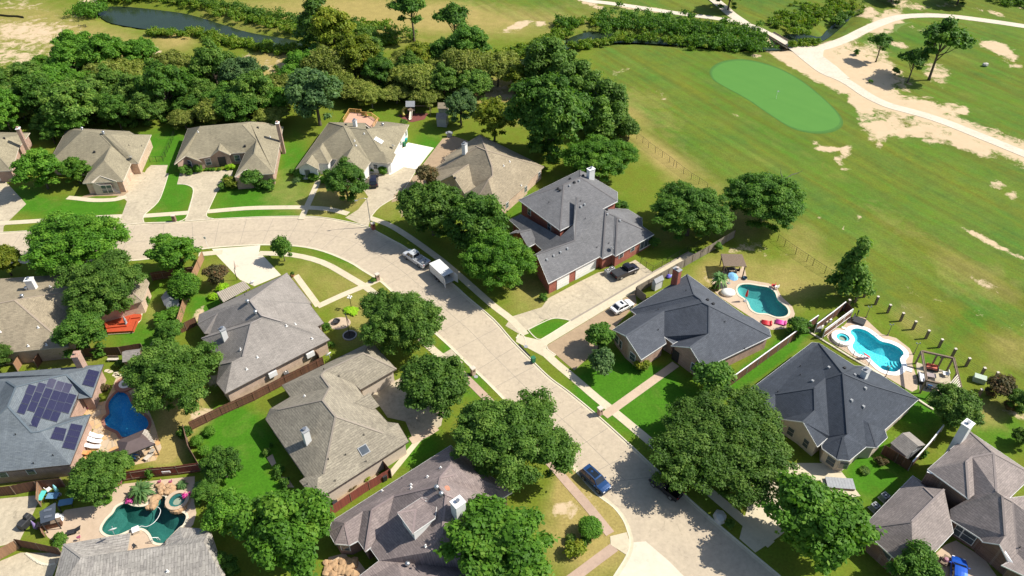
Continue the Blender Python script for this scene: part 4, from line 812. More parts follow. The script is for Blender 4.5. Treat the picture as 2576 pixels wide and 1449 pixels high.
    for x, y, k in ((460, 432, 'wpipe'), (1020, 797, 'pipe'), (848, 985, 'pipe'), (685, 1027, 'pipe'), (1040, 1048, 'pipe'), (748, 1230, 'pipe'), (485, 1260, 'pipe'), (640, 180, 'pipe'), (785, 242, 'pipe')): vent(J, x, y, k)
    # ---- M
    Mh = house('M', 'mauve-grey shingled house with white dormer and big white chimney at the bottom edge', crop(1250, 1720, 4.245),
      dict(a=(1395, 55, 'e'), b=(130, 860, 'e'), y1=(90, 985, 'e'), y2=(162, 1106, 'e'), y3=(316, 1120, 'e'), y4=(406, 1073, 'e'), d1=(485, 1186, 'e'), d2=(588, 1112, 'e'), d3=(540, 1160, 'e'), m1=(630, 1286, 'e'), m2=(200, 1620, 'e'), m3=(1500, 2100, 'e'), rb=(1950, 1400, 'e'), rb2=(1850, 1010, 'e'), rc2=(1942, 622, 'e'), rc=(2052, 556, 'e'),
           T0=(1385, 275), t1=(1282, 400), T1=(1268, 486), t5=(1432, 372), T2=(1347, 580), c3=(1645, 705), bp=(265, 884), s1=(457, 756), s2=(555, 744), v1=(790, 598), v2=(720, 862), v3=(664, 930), w1=(1302, 1000), w2=(1150, 1195), w3=(825, 1302), x1=(900, 1560)),
      [(3, ['a', 'b', 'bp', 's1', 's2', 'v1', 'T1', 't1', 'T0']), (2, ['a', 'T0', 't5', 'rc']), (2, ['t1', 't5', 'rc', 'rc2', 'c3', 'T2', 'T1']), (1, ['T0', 't1', 't5']), (0, ['T1', 'T2', 'w1', 'w2', 'w3', 'm1', 'd3', 'v3', 'v2', 'v1']),
       (1, ['T2', 'c3', 'rb2', 'w1']), (None, ['c3', 'rc2', 'rb2']), (0, ['s1', 's2', 'd1', 'y4']), (1, ['s2', 'v1', 'v2', 'v3', 'd2', 'd1']), (1, ['bp', 's1', 'y4', 'y3']), (3.5, ['b', 'y1', 'bp']), (0, ['y1', 'y2', 'bp']), (.5, ['y2', 'y3', 'bp']),
       (None, ['m1', 'w3', 'x1', 'm2']), (None, ['w3', 'w2', 'w1', 'rb2', 'rb', 'm3', 'm2', 'x1'])],
      ['a', 'b', 'y1', 'y2', 'y3', 'y4', 'd1', 'd2', 'd3', 'm1', 'm2', 'm3', 'rb', 'rb2', 'rc2', 'rc'], ('a', 'b'), 'mauve', 'brickbrown', pitch=.66)
    # dormer
    dr = house('Md', 'x', crop(1250, 1720, 4.245), dict(l=(828, 775, 6.9), f=(990, 996, 6.9), r=(1228, 832, 6.9), bk=(1255, 640, 6.9), kl=(1080, 612, 6.9), T=(1022, 740), T2=(1150, 665)),
      [(0, ['l', 'f', 'T']), (1, ['f', 'r', 'bk', 'T2', 'T']), (3, ['l', 'T', 'T2', 'kl']), (2, ['T2', 'bk', 'kl'])], ['l', 'f', 'r', 'bk', 'kl'], ('f', 'r'), 'mauve', 'sidingwhite', ze=6.9, pitch=.6, over=.3)
    tdr = dr['t']; names = {'roof': 'dormer_roof', 'wall': 'dormer_wall', 'gutter': 'dormer_gutter', 'ridge_cap': 'dormer_ridge_cap'}
    for ch in list(tdr.children):
        ch.parent = Mh['t']; ch.location = tdr.location-Mh['t'].location; ch.name = names.get(ch.name.split('.')[0], 'dormer_roof')
    bpy.data.objects.remove(tdr)
    chimney(Mh, 1472, 660, 8.3, 1.35, 1.15, 'sidingwhite', 2.5, 'white', base=(1500, 805))
    for x, y, k in ((1247, 520, 'turbine'), (1297, 588, 'turbine'), (938, 1338, 'turbine'), (1130, 1130, 'wpipe'), (1150, 393, 'wpipe'), (1290, 297, 'wpipe'), (975, 480, 'wpipe'), (975, 512, 'wpipe'), (875, 410, 'pipe'), (665, 545, 'wpipe')): vent(Mh, x, y, k)
    p, n = onroof(Mh, 1355, 515); mb = MB(); mb.cyl((p.x, p.y, p.z-.1), .38, .25, 20, .34); mb.obj('solar_tube', pm('terracotta_paint', (.6, .27, .17), None, 2, .6), Mh['t'])
    window(Mh, 275, 1155, 1.2, 1.3, 1.6)
    # ---- P : solar panels
    Ph = house('P', 'long blue-grey roofed house carrying solar panels beside the shaded pool', crop(0, 1380, 3.75),
      dict(p0=(975, 105, 'e'), p1=(866, 416, 'e'), p1b=(735, 430, 'e'), g1=(746, 368, 'e'), g2=(655, 606, 'e'), p2=(852, 578, 'e'), p3=(662, 1050, 'e'), bl=(-500, 1172, 'e'), tl=(-500, 232, 'e'),
           a=(622, 200), b=(150, 318), c=(62, 262), cl=(-300, 262), d=(75, 500), d2=(-200, 760), e=(298, 745), f=(378, 738)),
      [(2, ['p0', 'a', 'b', 'c', 'cl', 'tl']), (1, ['p0', 'p1', 'a']), (0, ['a', 'p1', 'p1b', 'g1']), (1, ['b', 'a', 'g1', 'g2', 'f', 'e', 'd']), (2, ['g2', 'p2', 'f']), (1, ['p2', 'p3', 'f']), (0, ['p3', 'bl', 'd2', 'd', 'e', 'f']), (3, ['cl', 'c', 'b', 'd', 'd2']), (None, ['tl', 'cl', 'd2', 'bl'])],
      ['p0', 'p1', 'p1b', 'g1', 'g2', 'p2', 'p3', 'bl', 'tl'], ('p2', 'p3'), 'blue', 'brickpink', 'gut_dark', pitch=.58)
    chimney(Ph, 715, 12, 5.6, 1.3, .9, 'brickpink', 0, 'brickpink')
    def panel(q, nm='solar_panel'):
        pts = []
        for x, y in q:
            pp, n = onroof(Ph, x, y); pts.append((pp, n))
        n = sum((b for a, b in pts), Vector()).normalized(); n = pts[0][1]
        pl = [a+n*.12 for a, b in pts]; c = sum(pl, Vector())/4; mb = MB()
        vs = [p-n*.05 for p in pl]+pl; mb.add(vs, [(3, 2, 1, 0), (4, 5, 6, 7), (0, 1, 5, 4), (1, 2, 6, 5), (2, 3, 7, 6), (3, 0, 4, 7)]); o = mb.obj(nm, M['panelframe'], Ph['t'])
        mb = MB(); L = Ph['t'].location; mb.face([c+(p-c)*.955+n*.006-L for p in pl], [(0, 0), (1, 0), (1, 1), (0, 1)]); s_ = mb.obj('solar_cells', M['panel']); s_.parent = o
    # quads in photo px: grid (rows) defined by origin + step vectors
    ux, uy = (76, 21), (-37.5, 90)
    def cell(x, y): panel([(x+2, y+2), (x+ux[0]-3, y+ux[1]), (x+ux[0]+uy[0]-3, y+ux[1]+uy[1]-3), (x+uy[0]+2, y+uy[1]-3)])
    for x, y in ((270, 292), (233, 383), (193, 474), (364, 273), (326, 363), (288, 453), (465, 236), (427, 326), (389, 416), (351, 506), (311, 597), (540, 258), (503, 348), (465, 436), (426, 526), (612, 276), (574, 366), (537, 456), (500, 546), (648, 378), (610, 466)): cell(x, y)
    def bigp(q, nx, ny):
        q = [Vector((a, b)) for a, b in q]
        B_ = lambda u, v: tuple((q[0]*(1-u)+q[1]*u)*(1-v)+(q[3]*(1-u)+q[2]*u)*v)
        for i in range(nx):
            for j in range(ny): e_ = .02; panel([B_((i+e_)/nx, (j+e_)/ny), B_((i+1-e_)/nx, (j+e_)/ny), B_((i+1-e_)/nx, (j+1-e_)/ny), B_((i+e_)/nx, (j+1-e_)/ny)])
    bigp([(833, 152), (942, 178), (886, 326), (772, 298)], 1, 3); bigp([(520, 696), (632, 716), (600, 832), (470, 808)], 1, 2); bigp([(668, 664), (786, 686), (706, 918), (582, 892)], 1, 4)
    for x, y in ((150, 770), (503, 967), (318, 1040)): vent(Ph, x, y, 'pipe')
    for x, y in ((36, 1150), (290, 1110)): window(Ph, x, y, 1.1, 1.0, 1.8)
    # ---- N : two-storey with garage wing, bottom right
    Nh = house('N', 'two-storey taupe-roofed house with front garage wing above the blue car', crop(3300, 1620, 3.571),
      dict(n0=(145, 1022, 'e'), nt=(610, 548, 'e'), nb=(750, 640, 'e'), t1=(715, 655), t2=(812, 747), t3=(893, 670), T=(600, 960), nr=(975, 1057, 'e'), nf=(615, 1440, 'e'),
           m0=(745, 490, 5.9), m1=(1125, 152, 5.9), m2=(1700, 540, 5.9), m3=(1480, 747, 5.9), k1=(1090, 425), k2=(1145, 380), k3=(1335, 345), k4=(1362, 690), v1=(1113, 757, 5.9), v2=(1165, 720), v3=(945, 850), e1=(950, 940, 'e'), e2=(1212, 1108, 'e'),
           r1=(1415, 730), r2=(1440, 1085), r3=(1505, 780), gp=(1390, 1165), gl=(1240, 1142, 'e'), gr=(1475, 1328, 'e'), gr2=(1547, 1245, 'e'), z1=(1800, 1000), z2=(1850, 1560, 'e'), z3=(1410, 1352, 'e'), mb=(1900, 700, 5.0)),
      [(3, ['n0', 'nt', 't1', 't2', 'T']), (0, ['n0', 'T', 'nf']), (1, ['T', 't2', 't3', 'nr', 'nf']), (2, ['t1', 't3', 't2']), (None, ['nt', 'nb', 't3', 't1']), (3, ['m0', 'm1', 'k3', 'k2', 'k1']), (0, ['m0', 'k1', 'v1']), (1, ['k1', 'k2', 'v2', 'v1']), (0, ['k2', 'k3', 'k4', 'r1', 'r2', 'e2', 'e1', 'v3', 'v2']),
       (1, ['k3', 'm2', 'm3', 'k4']), (2, ['m1', 'm2', 'k3']), (1, ['r1', 'r3', 'gr2', 'gr', 'gp', 'r2']), (3, ['gp', 'gl', 'e2', 'r2']), (0, ['r3', 'z1', 'z2', 'z3', 'gr2']), (1, ['r1', 'k4', 'm3', 'mb', 'z1', 'r3'])],
      ['n0', 'nf', 'nr', 'e1', 'e2', 'gl', 'gp', 'gr', 'z3', 'z2', 'mb', 'm3', 'm0', 'nb', 'nt'], ('m1', 'm0'), 'taupe', 'brickbrown', loops2=[['m0', 'v1', 'v2', 'k4', 'm3', 'm2', 'm1']], pitch=.72)
    g = MB(); V_, dd = solve(dict(g=(430, 1158), t=(553, 1030), l=(243, 1098, 'e'), r=(497, 1320, 'e'), c=(565, 1300)), [(3, ['g', 't', 'l']), (1, ['g', 't', 'r'])], 'l', 'r', .5, 3.0, crop(3300, 1620, 3.571))
    g.face([V_['l'], V_['g'], V_['t']]); g.face([V_['g'], V_['r'], V_['t']]); g.uv = {0: [(0, 0), (2, 2), (0, 4)], 1: [(0, 0), (2, 0), (2, 4)]}; g.obj('gable_roof', SH['taupe'], Nh['t'])
    g = MB(); g.face([(V_['l'].x, V_['l'].y, 0), (V_['r'].x, V_['r'].y, 0), V_['r'], V_['g'], V_['l']]); g.obj('gable_wall', M['brickbrown'], Nh['t'])
    g = MB(); g.bar(V_['l']+Vector((0, 0, -.06)), V_['g']+Vector((0, 0, -.06)), .12, .2); g.bar(V_['g']+Vector((0, 0, -.06)), V_['r']+Vector((0, 0, -.06)), .12, .2); g.obj('barge_board', M['white'], Nh['t'])
    chimney(Nh, 1108, 82, 9.2, 1.3, 1.0, 'sidingwhite', 0, 'white')
    for x, y, k in ((1020, 237, 'pipe'), (935, 325, 'pipe'), (1570, 1195, 'pipe')): vent(Nh, x, y, k)
    for x, y in ((335, 1250), (380, 1280)): window(Nh, x, y, .9, 1.6, 1.5)
    for x, y in ((1020, 1040), (1085, 1085), (1130, 1120)): window(Nh, x, y, .9, 2.2, 1.6)
    # ---- E
    E_ = house('E', 'brown-tan shingled house with white chimney behind the oaks', crop(1600, 480, 5),
      dict(ct=(885, 150, 'e'), l1=(715, 252, 'e'), l2=(430, 445, 'e'), l3=(460, 468, 'e'), l4=(320, 570, 'e'), l5=(330, 608, 'e'), l6=(345, 752, 'e'), gp=(540, 656), l7=(690, 888, 'e'), l8=(830, 990, 'e'), B=(1100, 1093, 'e'), r1=(1510, 742, 'e'), r2=(1497, 727, 'e'), br=(1690, 550, 'e'),
           a=(835, 290), b=(860, 302), c=(968, 348), d=(1035, 545), e=(1045, 663), f=(990, 720), g=(835, 803), h=(745, 520), i=(795, 765)),
      [(3, ['ct', 'l1', 'a', 'b', 'c']), (0, ['l1', 'l2', 'l3', 'a']), (3, ['l3', 'l4', 'l5', 'b', 'a']), (0, ['b', 'l5', 'l6', 'h', 'i', 'g', 'e', 'd', 'c']), (3, ['h', 'l6', 'gp']), (1, ['h', 'gp', 'l7', 'g', 'i']), (3, ['l7', 'l8', 'f', 'e', 'g']), (0, ['f', 'l8', 'B']),
       (1, ['c', 'd', 'e', 'f', 'B', 'r1', 'r2', 'br']), (2, ['ct', 'c', 'br'])],
      ['ct', 'l1', 'l2', 'l3', 'l4', 'l5', 'l6', 'gp', 'l7', 'l8', 'B', 'r1', 'r2', 'br'], ('r2', 'B'), 'tan2', 'bricktan', 'gut_tan', pitch=.6)
    chimney(E_, 690, 265, 6.6, .95, .8, 'sidingwhite', 2, base=(692, 385))
    for x, y, k in ((1183, 543, 'wpipe'), (1258, 490, 'wpipe'), (1403, 790, 'wpipe'), (570, 700, 'dark')): vent(E_, x, y, k)
    for x, y in ((1460, 820), (1225, 1020), (1630, 660)): window(E_, x, y, 1.0, 1.3, 1.5)
    E_['dishlabel'] = 'white satellite dish on the white chimney of the brown-tan house'; dish(E_, 688, 232, 1.2, .38) if False else None
    # ---- D
    D = house('D', 'white-walled house with tan roof, timber back deck and arched front window', crop(1100, 400, 5),
      dict(bl=(595, 250, 'e'), fl=(180, 835, 'e'), g=(310, 762), gr=(475, 850, 'e'), w4=(465, 766, 'e'), en=(590, 768, 'e'), k1=(635, 710, 'e'), k2=(703, 720, 'e'), gf=(555, 925, 'e'), gc=(1020, 892, 'e'), n1=(1118, 750, 'e'), n2=(1330, 766, 'e'), n3=(1390, 750, 'e'), n4=(1437, 655, 'e'), n5=(1412, 634, 'e'), br=(1602, 280, 'e'), b1=(1330, 245, 'e'), b2=(1205, 243, 'e'), b3=(1150, 335, 'e'), b4=(1050, 258, 'e'), b5=(850, 255, 'e'),
           w1=(385, 655), w2=(483, 576), w3=(520, 510), T1=(785, 300), t2=(855, 318), t3=(1065, 336), T3=(905, 545), T4=(830, 684), q1=(1245, 612), q2=(1282, 622)),
      [(3, ['bl', 'fl', 'g', 'w1', 'w2', 'w3', 'T1']), (1, ['g', 'gr', 'w4', 'w1']), (0, ['w2', 'w1', 'w4', 'en']), (1, ['w2', 'en', 'k1', 'w3']), (0, ['T1', 'w3', 'k1', 'k2', 'T3']), (3, ['k2', 'gf', 'T4', 'T3']), (0, ['gf', 'gc', 'T4']), (1, ['T1', 'T3', 'T4', 'gc', 'n1', 't2']),
       (0, ['t2', 'n1', 'n2', 'q2', 'q1', 't3']), (1, ['t3', 'q1', 'n5', 'br', 'b1']), (1, ['q1', 'q2', 'n4', 'n5']), (None, ['q2', 'n2', 'n3', 'n4']), (None, ['t3', 'b1', 'b2', 'b3']), (2, ['t2', 't3', 'b4', 'b5']), (2, ['bl', 'T1', 't2', 'b5'])],
      ['bl', 'fl', 'g', 'gr', 'w4', 'en', 'k1', 'k2', 'gf', 'gc', 'n1', 'n2', 'n3', 'n4', 'n5', 'br', 'b1', 'b2', 'b3', 'b4', 'b5'], ('bl', 'fl'), 'tan', 'sidingwhite', 'cream', pitch=.6)
    chimney(D, 916, 228, 6.2, .9, .7, 'sidingwhite', 0, base=(930, 305)); skylight(D, 1220, 480, 1.3, 1.9, 'white', 'white')
    for x, y, k in ((808, 288, 'dark'), (1272, 293, 'turbine'), (1040, 395, 'wpipe'), (918, 486, 'wpipe'), (938, 545, 'wpipe')): vent(D, x, y, k)
    D['dishlabel'] = 'white satellite dish at the garage-side edge of the white-walled house roof'; dish(D, 1395, 585, 1.0, .4)
    wallbox(D, 335, 870, 1.5, 1.9, 'arched_window', 'gray', [('pane', 'glass', .8, .86, 0, 0)], zc=1.35)
    for x, y in ((1560, 380), (1495, 500), (1180, 800)): window(D, x, y, 1.0, 1.2, 1.6)
    # ---- C
    C = house('C', 'pink-brick house with tan roof, arched porch and tall brick chimney', crop(600, 440, 5),
      dict(bl=(430, 200, 'e'), fl=(262, 648, 'e'), g1=(402, 542), gr=(600, 618, 'e'), e1=(552, 578, 'e'), e2=(716, 547, 'e'), gp=(818, 468), e3=(955, 528, 'e'), e4=(970, 515, 'e'), e5=(1155, 500, 'e'), r1=(1020, 805, 'e'), fr=(1515, 765, 'e'), br=(1628, 178, 'e'), bj=(1388, 150, 'e'),
           t1=(430, 480), t2=(840, 385), TL=(592, 170), TR=(1120, 150), T3=(1300, 345), T4=(1265, 515), bt=(1210, 115), bt2=(1385, 121)),
      [(3, ['bl', 'fl', 'TL']), (0, ['TL', 'fl', 'g1', 't1', 'e1', 'e2', 't2', 'e4', 'e5', 'T3', 'TR']), (1, ['g1', 'gr', 'e1', 't1']), (3, ['e2', 'gp', 't2']), (1, ['gp', 'e3', 'e4', 't2']), (3, ['T3', 'e5', 'r1', 'T4']), (0, ['T4', 'r1', 'fr']), (1, ['TR', 'T3', 'T4', 'fr', 'br', 'bj', 'bt2', 'bt']), (None, ['bl', 'TL', 'TR', 'bt'])],
      ['bl', 'fl', 'g1', 'gr', 'e1', 'e2', 'gp', 'e3', 'e4', 'e5', 'r1', 'fr', 'br', 'bj', 'bt2', 'bt'], ('bl', 'fl'), 'tan', 'brickpink', 'cream', pitch=.62)
    chimney(C, 1557, 130, 7.4, .9, .7, 'brickpink', 0, 'white')
    for x, y, k in ((1150, 425, 'dark'), (1312, 195, 'dark'), (1465, 310, 'wpipe'), (560, 245, 'wpipe')): vent(C, x, y, k)
    for x, y in ((455, 640), (690, 630), (1050, 560)): window(C, x, y, 1.2, 1.5, 1.5)
    wallbox(C, 860, 600, 1.6, 2.3, 'porch_arch', 'dark', zc=1.15)
    g = MB(); V_, dd = solve(dict(g=(1165, 712), t=(1185, 622), l=(1022, 806, 'e'), r=(1342, 778, 'e')), [(3, ['g', 't', 'l']), (1, ['g', 't', 'r'])], 'l', 'r', .5, 3.05, crop(600, 440, 5))
    def fgable(V_, h, wallm, sh, wins=()):
        lr = V_['r']-V_['l']; nn = Vector((lr.y, -lr.x, 0)).normalized(); aa = atan2(lr.y, lr.x); nn = nn if nn.y < 0 else -nn
        for u, ww, hh, zc in wins:
            q = V_['l']+lr*u+nn*.05; mb = MB(); mb.box((q.x, q.y, zc-hh/2), (ww, .1, hh), aa); o = mb.obj('window', M['cream'], h['t']); L_ = h['t'].location
            for dz in (0, .5): m2 = MB(); m2.box((q.x+nn.x*.06-L_.x, q.y+nn.y*.06-L_.y, zc-hh/2+.06+dz*hh), (ww*.84, .02, hh*.43), aa); s_ = m2.obj('pane', M['glass']); s_.parent = o
        g = MB(); g.face([V_['l'], V_['g'], V_['t']]); g.face([V_['g'], V_['r'], V_['t']]); g.uv = {0: [(0, 0), (2, 2), (0, 4)], 1: [(0, 0), (2, 0), (2, 4)]}; g.obj('gable_roof', SH[sh], h['t'])
        g = MB(); g.face([(V_['l'].x, V_['l'].y, 0), (V_['r'].x, V_['r'].y, 0), V_['r'], V_['g'], V_['l']]); g.obj('gable_wall', M[wallm], h['t'])
        g = MB()
        for a_, b_ in (('l', 'g'), ('g', 'r')): g.bar(V_[a_]+Vector((0, -.05, -.06)), V_[b_]+Vector((0, -.05, -.06)), .12, .2)
        g.obj('barge_board', M['cream'], h['t'])
    fgable(V_, C, 'brickpink', 'tan')
    # ---- B
    B = house('B', 'tan-roofed house with pale front gable and twin windows behind a curved bed', crop(0, 460, 5),
      dict(bl=(838, 152, 'e'), fl=(600, 580, 'e'), v1=(1155, 600, 'e'), g1=(1040, 825, 'e'), g2=(1550, 796, 'e'), n1=(1648, 572, 'e'), n2=(1740, 573, 'e'), br=(1902, 214, 'e'), b1=(1690, 210, 'e'), b2=(1620, 170, 'e'), b3=(905, 130, 'e'),
           T0=(1040, 162), t1=(1115, 226), T2=(1275, 222), t3=(1318, 216), t4=(1395, 214), T3=(1400, 348), T4=(1310, 540)),
      [(3, ['bl', 'fl', 'T0']), (0, ['T0', 'fl', 'v1', 'T3', 'T2', 't1']), (3, ['T3', 'v1', 'g1', 'T4']), (0, ['T4', 'g1', 'g2']), (1, ['T2', 'T3', 'T4', 'g2', 'n1', 't3']), (0, ['t3', 'n1', 'n2', 't4']), (1, ['t4', 'n2', 'br', 'b1', 'b2']), (None, ['T0', 't1', 'T2', 't3', 't4', 'b2', 'b3']), (None, ['bl', 'T0', 'b3'])],
      ['bl', 'fl', 'v1', 'g1', 'g2', 'n1', 'n2', 'br', 'b1', 'b2', 'b3'], ('bl', 'fl'), 'tan', 'bricktan', 'cream', pitch=.6)
    V_, dd = solve(dict(g=(1255, 730), t=(1302, 635), l=(1150, 812, 'e'), r=(1465, 798, 'e')), [(3, ['g', 't', 'l']), (1, ['g', 't', 'r'])], 'l', 'r', .5, 3.05, crop(0, 460, 5)); fgable(V_, B, 'stucco', 'tan', ((.4, 1.1, 1.9, 1.35), (.62, 1.1, 1.9, 1.35)))
    V_, dd = solve(dict(g=(755, 472), t=(815, 380), l=(700, 505, 'e'), r=(865, 515, 'e')), [(3, ['g', 't', 'l']), (1, ['g', 't', 'r'])], 'l', 'r', .5, 3.05, crop(0, 460, 5)); fgable(V_, B, 'brickbrown', 'tan')
    for x, y, k in ((1190, 435, 'dark'), (1305, 202, 'turbine'), (1037, 152, 'turbine'), (1625, 352, 'pipe'), (1785, 360, 'pipe')): vent(B, x, y, k)
    B['dishlabel'] = 'white satellite dish on the eave over the driveway of the tan-roofed house with twin windows'; dish(B, 1640, 535, 1.0, .42)
    # ---- A (left edge)
    A = house('A', 'tan-roofed house cut by the left edge with tall brick chimney', crop(0, 460, 5),
      dict(br=(375, 190, 'e'), j1=(300, 290, 'e'), j2=(232, 380, 'e'), fr=(150, 665, 'e'), fl=(-450, 690, 'e'), bl=(-350, 175, 'e'), R1=(-110, 380), R2=(-180, 300)),
      [(1, ['R1', 'fr', 'j2', 'j1', 'br', 'R2']), (0, ['R1', 'fr', 'fl']), (None, ['R1', 'fl', 'bl', 'R2']), (None, ['R2', 'bl', 'br'])], ['br', 'j1', 'j2', 'fr', 'fl', 'bl'], ('br', 'fr'), 'tan', 'brickpink', 'cream')
    chimney(A, 225, 135, 7.2, .95, .7, 'brickpink', 0, 'white'); vent(A, 55, 265, 'dark')
    # ---- O
    O = house('O', 'wide tan-roofed house with white chimney behind the red deck', crop(0, 1050, 5),
      dict(bL=(-700, 1130, 'e'), bR=(860, 978, 'e'), n1=(950, 640, 'e'), n2=(1790, 402, 'e'), n3=(1875, 172, 'e'), n4=(1748, 15, 'e'), q=(-700, 170, 'e'), T=(185, 395), TL=(-650, 560), W1=(560, 330), W2=(1560, 195)),
      [(3, ['T', 'TL', 'bL', 'bR']), (0, ['T', 'bR', 'n1', 'W1']), (3, ['W1', 'n1', 'n2', 'W2']), (0, ['W2', 'n2', 'n3', 'n4']), (1, ['W2', 'n4', 'q', 'TL', 'T', 'W1'])], ['bL', 'bR', 'n1', 'n2', 'n3', 'n4', 'q'], ('bL', 'bR'), 'tan2', 'bricktan', 'gut_tan', pitch=.45)
    chimney(O, 360, 135, 6.4, 1.15, .95, 'sidingwhite', 2, 'white', base=(428, 245))
    for x, y, k in ((340, 265, 'turbine'), (288, 362, 'turbine'), (632, 228, 'wpipe'), (483, 740, 'wpipe'), (358, 972, 'wpipe'), (588, 958, 'wpipe'), (8, 795, 'wpipe')): vent(O, x, y, k)
    # ---- Q
    Q = house('Q', 'speckled grey roofed house cut by the bottom edge behind the dark green pool', crop(0, 1800, 5),
      dict(a=(802, 1050, 'e'), b=(1642, 908, 'e'), c=(1598, 1152, 'e'), d=(2082, 1062, 'e'), e=(2090, 1002, 'e'), g=(2262, 838, 'e'), h=(2640, 860, 'e'), rr=(2900, 1650, 'e'), ll=(600, 1800, 'e'), R1=(1022, 1215), R2=(2200, 1042), R3=(2300, 975), R4=(2560, 1020)),
      [(1, ['a', 'b', 'c', 'd', 'R2', 'R1']), (2, ['a', 'R1', 'll']), (1, ['e', 'g', 'R3']), (None, ['g', 'h', 'R4', 'R3']), (None, ['d', 'e', 'R3', 'R2']), (None, ['R1', 'R2', 'R3', 'R4', 'rr', 'll']), (None, ['R4', 'h', 'rr'])],
      ['a', 'b', 'c', 'd', 'e', 'g', 'h', 'rr', 'll'], ('a', 'b'), 'mixed', 'bricktan', 'gut_tan', pitch=.5)
    vent(Q, 2110, 1390, 'wpipe')
    Q['dishlabel'] = 'white satellite dish on the grey roof edge over the dark green pool'; dish(Q, 1440, 925, 2.0, .5)
    Q['dishlabel'] = 'x'
    I['dishlabel'] = 'white satellite dish on the driveway-side roof edge of the grey house in the bend'; dish(I, 935, 285, 2.3, .5)
    J['dishlabel'] = 'white satellite dish at the fence-side eave of the weathered roof under the oak'; dish(J, 700, 70, 2.4, .5)
m, nt, b = newmat('solar_cells'); uv = N(nt, 'ShaderNodeUVMap').outputs[0]
br = N(nt, 'ShaderNodeTexBrick'); br.offset = 0; nt.links.new(vscale(nt, uv, (6, 10, 1)), br.inputs['Vector']); br.inputs['Scale'].default_value = 1; br.inputs['Brick Width'].default_value = 1; br.inputs['Row Height'].default_value = 1; br.inputs['Mortar Size'].default_value = .03
br.inputs['Color1'].default_value = (.018, .018, .05, 1); br.inputs['Color2'].default_value = (.022, .021, .058, 1); br.inputs['Mortar'].default_value = (.05, .05, .09, 1)
nt.links.new(br.outputs[0], b.inputs['Base Color']); b.inputs['Roughness'].default_value = .3; M['panel'] = m
M['panelframe'] = pm('panel_frame', (.14, .15, .2), (.1, .11, .15), 3, .4, .5)
# ================================================================ vegetation
def leafmat(name, c1, c2, c3, trans=.28):
    if name in ('olive_leaves', 'dark_leaves'): c1, c2, c3 = [(c[0]*1.36, c[1]*1.42, c[2]*1.15) for c in (c1, c2, c3)]
    c1, c2, c3 = [(c[0]*k*1.06, c[1]*k, c[2]*k*.9) for c, k in ((c1, 1.5), (c2, 1.34), (c3, 1.14))]
    m = bpy.data.materials.new(name); m.use_nodes = True; nt = m.node_tree; nt.nodes.clear(); out = N(nt, 'ShaderNodeOutputMaterial')
    a = N(nt, 'ShaderNodeAttribute', attribute_name='tone').outputs['Fac']; oi = N(nt, 'ShaderNodeObjectInfo').outputs['Random']
    c = mixc(nt, mrange(nt, a, 0, .6), c1, c2); c = mixc(nt, mrange(nt, a, .6, 1), c, c3)
    v = mrange(nt, oi, 0, 1, .84, 1.16); c = mixc(nt, 1.0, c, v, 'MULTIPLY')
    d = N(nt, 'ShaderNodeBsdfPrincipled'); nt.links.new(c, d.inputs['Base Color']); d.inputs['Roughness'].default_value = .6; d.inputs['Specular IOR Level'].default_value = .25
    t = N(nt, 'ShaderNodeBsdfTranslucent'); nt.links.new(mixc(nt, 1.0, c, (1.15, 1.25, .5), 'MULTIPLY'), t.inputs[0])
    mx = N(nt, 'ShaderNodeMixShader'); mx.inputs[0].default_value = trans+.12; nt.links.new(d.outputs[0], mx.inputs[1]); nt.links.new(t.outputs[0], mx.inputs[2]); nt.links.new(mx.outputs[0], out.inputs[0]); return m
LM = {'oak': leafmat('oak_leaves', (.036, .086, .012), (.070, .146, .022), (.135, .232, .042)),
      'dark': leafmat('dark_leaves', (.032, .070, .013), (.064, .122, .024), (.125, .19, .045)),
      'bright': leafmat('bright_leaves', (.040, .110, .011), (.080, .198, .018), (.145, .28, .032)),
      'green': leafmat('green_leaves', (.038, .098, .014), (.072, .170, .022), (.135, .25, .036)),
      'yellow': leafmat('yellow_green_leaves', (.075, .115, .010), (.14, .19, .016), (.23, .25, .028)),
      'olive': leafmat('olive_leaves', (.068, .090, .018), (.125, .155, .036), (.23, .24, .075)),
      'blue': leafmat('blue_green_leaves', (.040, .085, .032), (.075, .145, .050), (.12, .20, .075)),
      'lime': leafmat('lime_leaves', (.16, .32, .012), (.24, .42, .02), (.32, .5, .03)),
      'rust': leafmat('rusty_leaves', (.06, .065, .03), (.11, .09, .04), (.19, .11, .055)),
      'reed': leafmat('reed_leaves', (.07, .14, .015), (.13, .22, .02), (.22, .27, .04)),
      'palm': leafmat('palm_fronds', (.06, .14, .05), (.1, .2, .07), (.16, .28, .1))}
